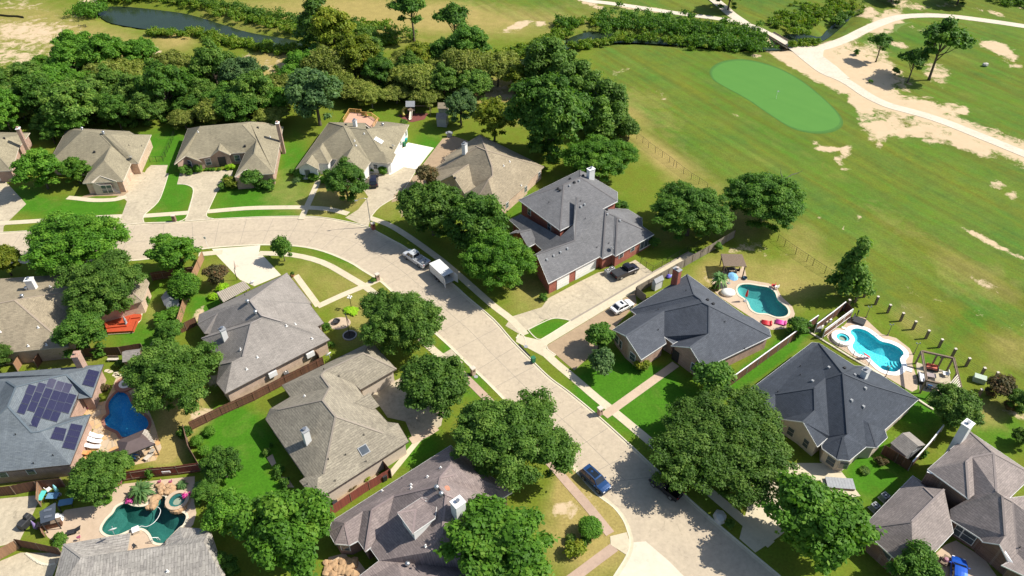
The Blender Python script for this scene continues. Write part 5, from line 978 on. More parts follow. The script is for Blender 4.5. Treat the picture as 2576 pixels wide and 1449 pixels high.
def leafcloud(centres, radii, per, size, squash=.8, tones=None, up=.55, seed=1, fill=.35):
    """small two-sided leaf faces spread over and through many clumps; returns verts, faces, tone per vertex"""
    r = np.random.default_rng(seed); Vs = []; Ts = []
    for i, (c, R) in enumerate(zip(centres, radii)):
        n = int(per*(R/radii.mean())**2); d = r.normal(size=(n, 3)); d /= np.linalg.norm(d, axis=1)[:, None]
        d[:, 2] = np.where(d[:, 2] < -.25, -d[:, 2]*.6, d[:, 2]); rad = R*(1-fill*r.random(n)**1.5)*(1+.28*r.normal(size=n))
        p = c+d*rad[:, None]*np.array([1, 1, squash])
        nrm = d+r.normal(size=(n, 3))*.5+np.array([0, 0, up]); nrm /= np.linalg.norm(nrm, axis=1)[:, None]
        a = np.cross(nrm, r.normal(size=(n, 3))); a /= np.linalg.norm(a, axis=1)[:, None]; b = np.cross(nrm, a)
        s = size*(.6+.8*r.random(n))[:, None]; l = s*(1.1+.7*r.random(n))[:, None]
        q = np.stack([p-a*s*.5-b*l*.5, p+a*s*.5-b*l*.32, p+a*s*.28+b*l*.5, p-a*s*.42+b*l*.4], 1); Vs.append(q.reshape(-1, 3))
        tn = (tones[i] if tones is not None else r.random()); Ts.append(np.repeat(np.clip(tn+.18*r.normal(size=n), 0, 1), 4))
    V = np.concatenate(Vs); return V, np.arange(len(V)).reshape(-1, 4), np.concatenate(Ts)
def leafobj(name, V, Fq, Tn, mat, parent):
    me = bpy.data.meshes.new(name); me.vertices.add(len(V)); me.vertices.foreach_set('co', V.astype(np.float32).ravel())
    me.loops.add(Fq.size); me.loops.foreach_set('vertex_index', Fq.ravel().astype(np.int32)); me.polygons.add(len(Fq))
    me.polygons.foreach_set('loop_start', np.arange(0, Fq.size, 4, dtype=np.int32)); me.update(calc_edges=True)
    a = me.attributes.new('tone', 'FLOAT', 'POINT'); a.data.foreach_set('value', Tn.astype(np.float32)); me.materials.append(mat)
    o = bpy.data.objects.new(name, me); COL.objects.link(o); o.parent = parent; return o
def archetype(kind, seed, shape='round', R=5.0, zc=5.5, hz=3.6, clumps=60, cr=1.25, per=210, size=.36, limbs=7, trunkr=.28, mat='oak', bark='bark', open_=0.0):
    r = np.random.default_rng(seed); C = []
    lob = r.uniform(0, 2*pi, 4); amp = r.uniform(.03, .105, 4)*(1 if shape != 'ball' else 0)
    while len(C) < clumps:
        d = r.normal(size=3); d /= np.linalg.norm(d); d[2] = abs(d[2])*1.0 if r.random() < .75 else d[2]
        a = atan2(d[1], d[0]); k = 1+sum(amp[i]*cos((i+2)*a+lob[i]) for i in range(4))
        rad = (.62+.38*r.random()) if r.random() < .8 else .35+.3*r.random()
        p = d*rad*k
        if shape == 'round': q = np.array([p[0]*(R-cr*.6), p[1]*(R-cr*.6), p[2]*hz])
        elif shape == 'cone':
            t = r.random()**1.3; a = r.uniform(0, 2*pi); rr = (1-t)**.85*(R-cr*.5)*(.55+.45*r.random())*k; q = np.array([rr*cos(a), rr*sin(a), (t*2-1)*hz])
        elif shape == 'flat': q = np.array([p[0]*(R-cr*.5), p[1]*(R-cr*.5), p[2]*hz*.75+.25*hz*(1-rad)])
        elif shape == 'ball': q = d*np.array([R-cr*.8, R-cr*.8, hz-cr*.6])
        if C and open_ and min(np.linalg.norm(q-c) for c in C) < open_*cr: continue
        C.append(q)
    C = np.array(C); rad = cr*r.uniform(.65, 1.3, len(C)); 
    V, Fq, Tn = leafcloud(C+np.array([0, 0, zc]), rad, per, size, .82 if shape != 'ball' else 1, r.beta(1.6, 1.8, len(C)), seed=seed)
    root = bpy.data.objects.new(kind, None); mb = MB(); top = zc-hz*.25
    mb.tube([(0, 0, -.3), (.03, 0, .3), (.08*R*.2, .05, top*.45), (.1, -.1, top), (.05, .1, zc+hz*.35)], [trunkr*1.35, trunkr, trunkr*.85, trunkr*.6, trunkr*.2], 8)
    for i in range(limbs):
        c = C[r.integers(len(C))]+np.array([0, 0, zc]); z0 = top*(.45+.5*r.random())
        if hypot(c[0], c[1]) < .3*R: c[:2] *= 2
        mid = np.array([c[0]*.45, c[1]*.45, z0+(c[2]-z0)*.4]); mb.tube([(0.05, 0, z0), tuple(mid), tuple(c*[.9, .9, 1])], [trunkr*.45, trunkr*.3, trunkr*.08], 6)
    COL.objects.link(root); mb.obj('trunk', M[bark], root, True, True); leafobj('crown', V, Fq, Tn, LM[mat], root)
    root.name = kind.replace('_big', ''); root['category'] = 'tree'; root['R'] = R; root['zc'] = zc; root['hz'] = hz; ARCH.setdefault(kind, []).append(root); root.location = (0, 0, -500); return root
ARCH = {}; USED = set()
def plant(kind, label, loc, Rm, rz=None, group=None, zs=1.0, cat=None, name=None, var=None):
    """set the archetype down at loc with crown radius Rm metres (first use moves the original)"""
    lst = ARCH[kind]; src = lst[random.randrange(len(lst)) if var is None else var % len(lst)]
    k = Rm/src['R']; rz = random.uniform(0, 6.28) if rz is None else rz
    if src.name in USED: o = dup(src, loc, rz, label, group, (k, k, k*zs))
    else: USED.add(src.name); o = src; o.location = loc; o.rotation_euler[2] = rz; o.scale = (k, k, k*zs); o['label'] = label; 
    if group: o['group'] = group
    elif 'group' in o: del o['group']
    if cat: o['category'] = cat
    if name: o.name = name
    return o
def tree_px(kind, label, cx, cy, rpx, group=None, zs=1.0, base=None, **k):
    """crown centre and radius in photo pixels"""
    src = ARCH[kind][0]; Rm = 5.
    for _ in range(4):
        zc = src['zc']/src['R']*Rm*zs; p = P(cx, cy, zc*1.0); Rm = rpx/pxm(p)
        if Rm > 6.6 and kind+'_big' in ARCH: kind += '_big'; src = ARCH[kind][0]
    return plant(kind, label, (p.x, p.y, -.02), Rm, group=group, zs=zs, **k)
def make_arch():
    A_ = archetype
    for s in (1, 2, 3): A_('oak_tree', s, 'round', 6, 5.6, 4.2, 190, .85, 190, .25, 9, .34, 'oak')
    for s in (4, 5): A_('dark_tree', s, 'round', 5, 5.2, 4.0, 130, .8, 180, .24, 7, .28, 'dark')
    for s in (6, 7, 8): A_('bright_tree', s, 'round', 5, 5.4, 4.0, 135, .8, 180, .25, 8, .26, 'bright')
    for s in (9, 10): A_('green_tree', s, 'round', 5, 5.2, 4.0, 135, .8, 180, .24, 7, .26, 'green')
    for s in (11, 12): A_('yellow_green_tree', s, 'round', 4.5, 5, 3.6, 110, .75, 170, .24, 7, .24, 'yellow')
    for s in (13, 14, 15): A_('mesquite_tree', s, 'flat', 5.2, 4.4, 3.0, 125, .8, 170, .23, 9, .24, 'olive', 'barkg')
    A_('blue_green_tree', 16, 'round', 5, 5.4, 3.2, 120, .8, 190, .24, 8, .28, 'blue')
    for s in (17, 18): A_('cedar_tree', s, 'cone', 3.2, 5.6, 5.0, 70, .95, 190, .30, 4, .2, 'dark')
    A_('magnolia_tree', 19, 'round', 5.0, 5.4, 5.0, 260, .8, 170, .24, 4, .3, 'green')
    for nm, m_, s in (('oak_tree', 'oak', 61), ('green_tree', 'green', 63), ('bright_tree', 'bright', 64), ('yellow_green_tree', 'yellow', 65)): A_(nm+'_big', s, 'round', 8.5, 7.2, 5.2, 360, .9, 210, .205, 11, .42, m_)
    A_('live_oak_big', 66, 'round', 11.5, 6.6, 4.2, 560, .95, 170, .215, 14, .6, 'oak')
    for s in (20, 21): A_('open_tree', s, 'round', 4.6, 7.6, 3.4, 34, 1.15, 190, .34, 9, .26, 'green', 'bark', .75)
    A_('pond_cypress', 22, 'cone', 3.4, 6.4, 4.4, 46, .95, 170, .3, 5, .22, 'dark', 'bark', .3)
    for s in (23, 24): A_('small_tree', s, 'round', 2.6, 3.2, 1.9, 40, .75, 150, .25, 6, .12, 'green')
    A_('crape_myrtle', 25, 'round', 2.4, 2.8, 1.7, 40, .65, 140, .23, 6, .09, 'rust'); A_('pale_crape_myrtle', 34, 'round', 2.4, 2.8, 1.8, 38, .65, 130, .23, 7, .09, 'blue', 'barkg')
    for s in (26, 27): A_('shrub', s, 'round', 1.2, .75, .75, 16, .42, 110, .15, 3, .05, 'green')
    A_('clipped_bush', 28, 'ball', 1.2, 1.0, 1.0, 60, .38, 90, .13, 2, .06, 'bright'); A_('clipped_tree', 29, 'ball', 3.2, 3.6, 2.6, 120, .75, 130, .2, 3, .2, 'bright')
    A_('lime_shrub', 30, 'round', 1.2, .6, .55, 18, .4, 110, .15, 2, .04, 'lime'); A_('yellow_shrub', 31, 'round', 1.2, .8, .8, 18, .42, 110, .15, 2, .05, 'yellow'); A_('rust_shrub', 32, 'round', 1.2, .75, .7, 16, .42, 100, .15, 3, .05, 'rust')
    A_('dark_shrub', 33, 'round', 1.3, .8, .8, 18, .45, 110, .16, 2, .05, 'dark'); A_('round_cedar', 35, 'ball', 2.2, 2.4, 2.3, 90, .6, 110, .2, 2, .15, 'dark')
    # palms / cycads
    for nm, n, L, h, s in (('fan_palm', 26, 1.9, 1.0, 41), ('tall_palm', 26, 1.7, 3.0, 42)):
        r = random.Random(s); root = bpy.data.objects.new(nm, None); COL.objects.link(root); mb = MB(); mb.tube([(0, 0, -.2), (.05, 0, h*.5), (0, 0, h)], [.22, .17, .15], 8); mb.obj('trunk', M['bark'], root, True, True)
        V = []; Tn = []
        for i in range(n*3):
            a = 2*pi*i/(n*3)*7.3; el = r.uniform(-.2, 1.1); l = L*r.uniform(.75, 1.1); pts = [Vector((cos(a)*l*t*cos(el), sin(a)*l*t*cos(el), h+l*(t*sin(el)-.55*t*t))) for t in (0, .35, .7, 1)]
            side = Vector((-sin(a), cos(a), 0)); w = (.04, .17, .13, .02); tn = r.random()
            for j in range(3):
                V += [pts[j]-side*w[j], pts[j]+side*w[j], pts[j+1]+side*w[j+1], pts[j+1]-side*w[j+1]]; Tn += [tn]*4
        V = np.array([tuple(v) for v in V]); leafobj('fronds', V, np.arange(len(V)).reshape(-1, 4), np.array(Tn), LM['palm'], root)
        root['category'] = 'palm'; root['R'] = L; root['zc'] = h; root['hz'] = 1; ARCH[nm] = [root]; root.location = (0, 0, -500)
def build_trees():
    make_arch(); T_ = tree_px
    T_('bright_tree', 'broad bright green tree between the left-edge house and its tan neighbour', 98, 425, 60, zs=.9); T_('bright_tree', 'smaller bright tree before the tan front of the house with twin windows', 188, 428, 37)
    T_('green_tree', 'small green tree behind the left-edge house beside its lawn', 128, 338, 26, cat='tree'); T_('bright_tree', 'round green tree behind the ridge of the tan-roofed house', 170, 312, 42)
    T_('bright_tree', 'very wide bright green tree overhanging the street at the left', 190, 617, 126, zs=.75); T_('yellow_green_tree', 'pale yellow-green tree cut by the left edge of the picture', 8, 655, 44)
    T_('oak_tree', 'dark olive oak over the wide tan roof', 258, 722, 106, zs=.95); T_('green_tree', 'feathery green tree in front of the red deck', 205, 838, 62); T_('oak_tree', 'dark oak tree cut by the left edge below the tan roof', -2, 893, 40)
    T_('bright_tree', 'tree at the near street kerb above the brown fence corner', 438, 640, 66, zs=.9); T_('clipped_tree', 'clipped ball-shaped green tree over the grey shed', 463, 722, 38)
    T_('crape_myrtle', 'reddish crape myrtle beside the basketball driveway', 545, 690, 30); T_('small_tree', 'small upright tree on the lawn inside the street bend', 708, 624, 27, zs=1.25)
    T_('oak_tree', 'huge dark oak leaning over the shaded pool', 432, 950, 120, zs=.9); T_('green_tree', 'slim green tree between the shed and the huge oak', 425, 838, 36); T_('bright_tree', 'low bright tree in the fence corner left of the grey house', 405, 800, 22, zs=.7)
    T_('oak_tree', 'round dense oak between the grey house and the street', 1008, 810, 107, zs=.95, var=1); T_('oak_tree', 'oak over the weathered house driveway', 1092, 968, 95, zs=.9)
    T_('oak_tree', 'largest dark oak on the near pavement with a wide crown', 1290, 1108, 150, zs=.78); T_('bright_tree', 'bright leafy tree at the bottom beside the white chimney', 1250, 1376, 140, zs=.75)
    T_('live_oak_big', 'enormous spreading live oak shading the parked pickup', 1826, 1118, 188, zs=.72); T_('bright_tree', 'yellow-tipped green tree at the bottom below the live oak', 2062, 1318, 132, zs=.85); T_('green_tree', 'green tree cut by the bottom edge beside the blue car', 2310, 1440, 68)
    T_('green_tree', 'tree on the lawn before the white-walled house', 868, 457, 55); T_('crape_myrtle', 'rusty small tree at the corner of the brown driveway', 1071, 440, 31)
    T_('oak_tree', 'olive oak at the pavement above the white pickup', 1086, 525, 86); T_('green_tree', 'tall green tree between two oaks before the brick house', 1200, 560, 82); T_('bright_tree', 'full green tree before the front wall of the brick house', 1252, 655, 100, zs=.85)
    T_('magnolia_tree', 'tall dense dome-shaped magnolia behind the brown-tan house', 1383, 300, 98, zs=1.0); T_('bright_tree', 'yellow-green tree behind the brick house chimney', 1508, 400, 92, zs=.75); T_('round_cedar', 'single round cedar bush at the corner of the golf fence', 1583, 328, 25)
    T_('green_tree', 'large rounded oak on the lawn right of the brick house', 1738, 535, 108, zs=.75); T_('green_tree', 'large dark green tree at the golf fence end with a bare branch', 1925, 505, 106, zs=.8)
    T_('pond_cypress', 'single conical tree on the golf edge above the turquoise pool', 2155, 664, 50, zs=1.1); T_('blue_green_tree', 'blue-green tree behind the white-walled house', 790, 235, 82)
    T_('blue_green_tree', 'bright blue-green tree beside the grey sheds', 1158, 266, 46, zs=1.1); T_('yellow_green_tree', 'rusty yellow tree behind the brown driveway', 1243, 300, 55); T_('yellow_green_tree', 'small yellow-green tree near the dry clearing', 1296, 195, 38)
    g = 'dark cedars in the row beside the fairway'
    for i, (x, y, r) in enumerate(((1375, 150, 58), (1405, 195, 42), (1432, 180, 40), (1462, 215, 44), (1492, 235, 44), (1520, 262, 44), (1480, 262, 40), (1548, 270, 40), (1560, 250, 26), (1350, 175, 46), (1392, 160, 50), (1446, 250, 46), (1510, 296, 42), (1552, 300, 32), (1425, 222, 44))):
        T_('cedar_tree' if i else 'dark_tree', 'dark cedar in the dense row beside the fairway', x, y, r, group=g, zs=.8) if i else T_('dark_tree', 'tall dark tree heading the cedar row by the creek', x, y, r)
    for x, y, r, l in ((2372, 105, 62, 'tallest open-crowned tree of the three by the cart path'), (2302, 152, 36, 'middle small-crowned tree of the three by the cart path'), (2218, 108, 30, 'leftmost thin tree standing on the bare sand')): T_('open_tree', l, x, y, r, zs=.95)
    T_('pond_cypress', 'dark tree on the far creek bank at the top left', 785, 28, 52, zs=1.0); T_('open_tree', 'left-hand open tree of two on the far creek bank', 1035, 25, 50); T_('open_tree', 'right-hand darker tree of two on the far creek bank', 1142, 48, 46); T_('dark_tree', 'dark tree cut by the top edge above the cart path', 1838, -14, 46, zs=.8)
    T_('dark_tree', 'dark tree cut by the top edge right of the creek', 2250, -22, 40, zs=.7); T_('dark_tree', 'dark tree cut by the top edge near the right corner', 2420, -24, 48, zs=.7)
    T_('dark_tree', 'tree over the shed between the dark slate roof and the taupe house', 2405, 1030, 66, zs=.85); T_('crape_myrtle', 'sparse rusty tree at the right edge by the golf fence', 2520, 975, 34); T_('dark_tree', 'small dark tree cut by the right edge', 2568, 1010, 34); T_('dark_tree', 'dark shrub tree on the right edge lawn', 2576, 1100, 28)
    T_('green_tree', 'green tree in the long back lawn', 558, 1170, 48); T_('oak_tree', 'green tree over the patio corner at the lower left', 250, 1200, 75, zs=.9); T_('green_tree', 'bushy tree at the foot of the gazebo', 300, 1165, 34)
    T_('bright_tree', 'wide bright tree in the bottom yard corner', 720, 1335, 124, zs=.9); T_('bright_tree', 'green tree between the dark pool and the bottom yard', 570, 1290, 62); T_('green_tree', 'shrubby tree right of the dark pool', 520, 1235, 36, zs=.8)
    T_('green_tree', 'dark green tree cut by the bottom edge right of the speckled roof', 560, 1430, 40)
    T_('small_tree', 'round crape myrtle at the brown driveway edge', 1508, 845, 37); T_('pale_crape_myrtle', 'pale feathery crape myrtle on the front lawn', 1512, 912, 36); T_('small_tree', 'green crape myrtle at the front corner of the slate-roofed house', 1795, 955, 52, zs=.9); T_('yellow_shrub', 'yellow-green shrub at the front wall of the slate-roofed house', 1614, 922, 21)
    T_('clipped_tree', 'clipped dark round tree on the dry corner lawn', 1484, 1328, 30, zs=.8); T_('yellow_shrub', 'yellow shrub below the clipped round tree', 1446, 1378, 27); T_('shrub', 'small dark shrub among stones on the dry corner lawn', 1472, 1365, 16); T_('dark_shrub', 'dark bush left of the yellow shrub', 1436, 1355, 14)
    T_('small_tree', 'dense round bush at the garage corner of the pink-brick house', 634, 448, 29, zs=.8); T_('yellow_shrub', 'yellow-green shrub on the pink-brick house driveway edge', 578, 462, 20)
    for x, y, r in ((560, 470, 13), (570, 452, 14), (598, 458, 12), (655, 465, 16), (675, 468, 17), (683, 452, 14), (668, 445, 12)): T_('shrub', 'shrub in the front bed of the pink-brick house', x, y, r, group='front bed shrubs of the pink-brick house')
    for x, y, r in ((465, 428, 15), (478, 433, 10)): T_('shrub', 'bush below the left gable window of the pink-brick house', x, y, r, group='bushes at the left gable of the pink-brick house')
    T_('clipped_bush', 'ball-shaped bush beside the porch of the pink-brick house', 498, 424, 11)
    for x in (520, 528, 537, 551): T_('clipped_bush', 'tiny clipped ball in the row along the pink-brick porch', x, 426, 4.5, group='tiny clipped balls along the porch')
    T_('lime_shrub', 'spiky bright plant at the porch column', 578, 420, 12)
    for x, y, l in ((756, 440, 'left'), (790, 444, 'right')): T_('clipped_bush', 'clipped hedge %s of the arched window' % l, x, y, 15, zs=.7)
    T_('pale_crape_myrtle', 'thin shrub on the dry lawn by the arched window', 745, 456, 11); T_('clipped_bush', 'clipped bush beside the front walk of the white house', 816, 452, 11); T_('clipped_bush', 'left clipped bush behind the parked black car', 936, 427, 7.5); T_('clipped_bush', 'big clipped bush behind the parked black car', 964, 428, 12)
    T_('clipped_bush', 'dark clipped bush at the left corner of the arched-window wall', 735, 432, 8)
    T_('dark_shrub', 'bush at the back corner of the white house', 1017, 310, 11); T_('lime_shrub', 'lime shrub left of the crape myrtle', 538, 747, 13); T_('lime_shrub', 'lime shrub at the metal porch roof', 562, 723, 15)
    T_('lime_shrub', 'round bed of lime plants round the globe lamp', 883, 780, 19, zs=.35); T_('shrub', 'shrub at the porch corner of the grey house', 820, 822, 13); T_('shrub', 'shrub below the right corner of the grey house', 832, 868, 10); T_('clipped_bush', 'small bush at the brick letterbox inside the bend', 939, 704, 7)
    T_('shrub', 'shrub at the garage wall of the red brick house', 1367, 748, 12); T_('small_tree', 'thin tree at the sunroom of the red brick house', 1645, 610, 15); T_('shrub', 'low shrub on the lawn behind the red brick house', 1560, 517, 22, zs=.6); T_('shrub', 'shrub against the weathered fence by the pergola', 1807, 620, 15); T_('shrub', 'shrub at the fence corner by the white shed', 1630, 754, 8)
    T_('tall_palm', 'tall palm at the kidney pool steps', 1812, 696, 26, cat='palm'); T_('shrub', 'shrub in the curved bed by the kidney pool', 1800, 722, 12); T_('small_tree', 'dark leafy tree behind the pool floats', 2010, 818, 28, zs=.8); T_('shrub', 'bush in the side garden at the long fence', 1992, 840, 18)
    for x, y, r in ((527, 1085, 14), (495, 1110, 15), (512, 1135, 14), (530, 1150, 14)): T_('clipped_bush', 'round clipped bush along the back fence of the long lawn', x, y, r, group='clipped bushes along the back fence')
    T_('shrub', 'leafy shrub at the post of the back fence', 463, 1088, 20); T_('dark_shrub', 'dark bush on the edge of the long back lawn', 671, 1137, 11); T_('shrub', 'potted plant beside the dark bush', 682, 1120, 6, zs=1.3)
    for x, y, r in ((702, 1180, 14), (716, 1215, 16), (700, 1195, 12), (660, 1290, 14), (686, 1248, 10)): T_('shrub', 'shrub along the patio of the weathered house', x, y, r, group='shrubs along the patio of the weathered house')
    T_('yellow_shrub', 'yellow plants in the side bed by the bins', 925, 1200, 12, zs=.6); T_('rust_shrub', 'dry plants along the pink side wall', 880, 1225, 14, zs=.5); T_('shrub', 'small plant at the end of the side bed', 838, 1265, 8)
    T_('fan_palm', 'large pale palm on the rocks of the dark pool', 352, 1232, 37, cat='palm'); T_('fan_palm', 'dark palm right of the raised spa', 508, 1222, 27, cat='palm'); T_('fan_palm', 'spiky plant above the raised spa', 456, 1218, 17, cat='palm')
    T_('clipped_bush', 'small bright bush on the pool deck', 270, 1258, 11, zs=.7); T_('shrub', 'leafy shrub at the corner of the speckled roof', 147, 1362, 24, zs=.7); T_('shrub', 'slender shrub on the brown fence behind the dark pool', 378, 1190, 14, zs=1.6)
    T_('yellow_shrub', 'yellow flowering plant in the flagstone garden', 248, 998, 9); T_('rust_shrub', 'dry shrub in the flagstone garden bed', 262, 975, 13); T_('yellow_shrub', 'yellow-green plant at the white loungers', 228, 1085, 8); T_('yellow_shrub', 'bright yellow plant by the brown fence', 77, 930, 11, zs=.5)
    T_('dark_shrub', 'hedge bush beside the clipped ball tree fence', 447, 760, 14); T_('clipped_bush', 'long clipped hedge mass by the fence', 438, 788, 20, zs=.8); T_('shrub', 'round bush at the fence of the red deck yard', 252, 882, 21); T_('dark_shrub', 'dark bush beside the old bench', 300, 915, 12); T_('shrub', 'slender bush at the pink wall end', 370, 758, 10, zs=1.5)
    T_('small_tree', 'tree against the fence below the tan roof corner', 470, 1005, 18) if False else None
    for x, y, r in ((2540, 1020, 16), (2490, 985, 14)): T_('rust_shrub', 'dry shrub in the bed at the right edge', x, y, r, group='dry shrubs in the right-edge bed')
    T_('shrub', 'climbing plant on the fence beside the taupe house', 2322, 1140, 14); T_('dark_shrub', 'dark bush under the bay window', 2175, 1185, 14, zs=.6); T_('rust_shrub', 'mixed flower bush beside the bay window', 2215, 1160, 16, zs=.8); T_('dark_shrub', 'bush at the boulder on the corner', 1836, 1318, 14); T_('shrub', 'shrub in the entrance bed under the live oak', 2050, 1230, 24)
    for x, y, r in ((2155, 132, 9), (2255, 180, 12), (2190, 205, 6)): T_('shrub', 'low bush on the bare sand by the cart path', x, y, r, group='low bushes on the sand')
    T_('shrub', 'shrub at the front gable of the twin-window house', 302, 472, 8)
    # ---- the wood along the creek
    r = random.Random(3); poly = [(-40, 205), (60, 175), (150, 135), (240, 118), (300, 108), (360, 138), (395, 190), (440, 130), (500, 135), (580, 158), (660, 160), (720, 195), (760, 150), (830, 112), (900, 108), (960, 130), (1060, 118), (1200, 130), (1260, 165), (1235, 205), (1120, 212), (1080, 222), (930, 226), (850, 196), (760, 195), (720, 235), (690, 272), (560, 270), (420, 278), (250, 280), (120, 282), (-40, 300)]
    gaps = [((395, 165), 26, 30), ((440, 128), 60, 26), ((615, 150), 22, 22), ((690, 165), 60, 26), ((390, 135), 20, 20)]
    pts = []; kinds = {'mesquite_tree': 'olive-grey mesquite in the wood along the creek', 'dark_tree': 'dark green tree in the wood along the creek', 'bright_tree': 'bright green tree in the wood along the creek', 'green_tree': 'mid-green tree in the wood along the creek', 'yellow_green_tree': 'yellowish tree in the wood along the creek', 'blue_green_tree': 'grey-blue tree in the wood along the creek'}
    def inpoly(x, y): return bool(npoly_inside(np.array([x]), np.array([y]), poly)[0])
    tries = 0
    while len(pts) < 210 and tries < 30000:
        tries += 1; x = r.uniform(-40, 1270); y = r.uniform(70, 335)
        if not inpoly(x, y): continue
        if any(((x-g[0][0])/g[1])**2+((y-g[0][1])/g[2])**2 < 1 for g in gaps): continue
        q = P(x, y, 5); m = 2.9+2.3*r.random()
        if any((q.x-a.x)**2+(q.y-a.y)**2 < (m+b)**2*.62 for a, b in pts): continue
        pts.append((q, m)); u = r.random()
        if (x-150)**2/90**2+(y-185)**2/60**2 < 1 or (x-330)**2/50**2+(y-140)**2/22**2 < 1 or (x-190)**2/60**2+(y-140)**2/30**2 < 1: k = 'bright_tree'
        elif x > 880: k = 'mesquite_tree' if u < .45 else 'dark_tree' if u < .8 else 'green_tree' if u < .93 else 'yellow_green_tree'
        elif 520 < x < 780 and y < 160: k = 'yellow_green_tree' if u < .35 else 'mesquite_tree'
        else: k = 'mesquite_tree' if u < .5 else 'dark_tree' if u < .62 else 'green_tree' if u < .80 else 'bright_tree' if u < .92 else 'blue_green_tree' if u < .96 else 'yellow_green_tree'
        if y > 245: k = r.choice(['dark_tree', 'mesquite_tree', 'mesquite_tree', 'green_tree', 'bright_tree'])
        plant(k, kinds[k], (q.x, q.y-.0, -.3), m*1.28, group='trees of the wood along the creek', zs=r.uniform(.7, 1.25))
    # ---- creek-side reeds and brush (uncountable)
    def brush(name, spec, mat, n, h, seed, size=.6, lean=.25):
        rr = np.random.default_rng(seed); C = []
        for pl, w in spec:
            w2_ = W2(smooth_open(pl, 3)); L = [hypot(b[0]-a[0], b[1]-a[1]) for a, b in zip(w2_[:-1], w2_[1:])]; tot = sum(L)
            for _ in range(int(n*tot/60)):
                i = rr.choice(len(L), p=np.array(L)/tot); t = rr.random(); a, b = w2_[i], w2_[i+1]; nx, ny = -(b[1]-a[1])/L[i], (b[0]-a[0])/L[i]; o = rr.normal()*w*.5
                C.append((a[0]+(b[0]-a[0])*t+nx*o, a[1]+(b[1]-a[1])*t+ny*o, h*(.15+.5*rr.random())))
        C = np.array(C); rad = h*rr.uniform(.3, .62, len(C)); V, Fq, Tn = leafcloud(C, rad, 70, size*.5, .9, rr.beta(1.4, 1.8, len(C)), seed=seed, fill=.6, up=0)
        o = leafobj(name, V, Fq, Tn, LM[mat], None); tag(o, kind='stuff')
    brush('creek_reeds', [([(245, 2), (330, -2), (430, 2), (480, 12), (540, 28), (620, 48), (700, 66), (760, 80)], 3.2), ([(470, 84), (560, 108), (660, 124), (740, 130), (800, 126), (900, 114), (1000, 106)], 3.0), ([(980, 70), (900, 68), (830, 66)], 3.0), ([(380, 84), (440, 92)], 2.0)], 'reed', 240, 2.0, 51)
    brush('creek_brush', [([(480, 4), (560, 22), (640, 40), (730, 58), (780, 66)], 3.0), ([(850, 75), (960, 95), (1050, 92)], 4.5)], 'dark', 160, 2.8, 52)
    brush('creek_reeds', [([(1270, 150), (1330, 125), (1400, 95), (1440, 60), (1500, 58)], 3.2), ([(1440, 125), (1520, 110), (1600, 96), (1700, 108), (1800, 120), (1900, 118)], 2.4), ([(1960, 75), (2010, 60), (2060, 40), (2110, 18), (2140, 0)], 6.5), ([(1975, 58), (2050, 20)], 5), ([(1985, 122-4), (2060, 108)], 1.2)], 'reed', 230, 1.7, 53)
    brush('creek_brush', [([(1500, 62), (1560, 60), (1640, 62), (1720, 72), (1800, 82), (1870, 95), (1920, 104)], 7.5), ([(1740, 105), (1800, 118), (1900, 120), (1930, 115)], 3.5), ([(1400, 70), (1440, 60)], 3)], 'green', 330, 2.6, 54)
    brush('creek_brush', [([(2480, -2), (2576, 10), (2640, 22)], 4), ([(2100, 60), (2130, 40)], 2)], 'dark', 220, 2.2, 55)
    brush('creek_brush', [([(215, 25), (225, 35), (250, 40)], 4)], 'bright', 500, 3.2, 56)
    brush('undergrowth', [([(-20, 300), (120, 296), (260, 300), (420, 298), (560, 300), (690, 296)], 5), ([(850, 238), (960, 240), (1060, 240)], 4), ([(0, 235), (300, 215), (600, 225), (760, 190)], 12)], 'dark', 160, 1.6, 57)
# ================================================================ vehicles
def carpaint(name, c, metal=.3, rough=.28):
    m, nt, b = newmat(name); n = noise(nt, geo(nt), 1.5, 3)
    nt.links.new(mixc(nt, n, c, tuple(x*.85 for x in c)), b.inputs['Base Color']); b.inputs['Metallic'].default_value = metal; b.inputs['Roughness'].default_value = rough
    b.inputs['Coat Weight'].default_value = .6; b.inputs['Coat Roughness'].default_value = .06; return m
def loft(mb, st, prof):
    n = len(prof(*st[0][1:])); base = len(mb.v)
    for s in st:
        for y, z in prof(*s[1:]): mb.v.append((s[0], y, z))
    for i in range(len(st)-1):
        for k in range(n):
            a = base+i*n+k; b = base+i*n+(k+1) % n; mb.f.append([a, b, b+n, a+n])
    mb.f.append([base+k for k in range(n)][::-1]); mb.f.append([base+(len(st)-1)*n+k for k in range(n)])
def bprof(w, zb, zs, cr=.05):
    h = [(w*.86, zb), (w*.97, zb+.1), (w, zb+.25), (w, zs-.22), (w*.965, zs-.06), (w*.88, zs), (w*.45, zs+cr*.8), (0, zs+cr)]
    return h+[(-y, z) for y, z in h[::-1][1:]]
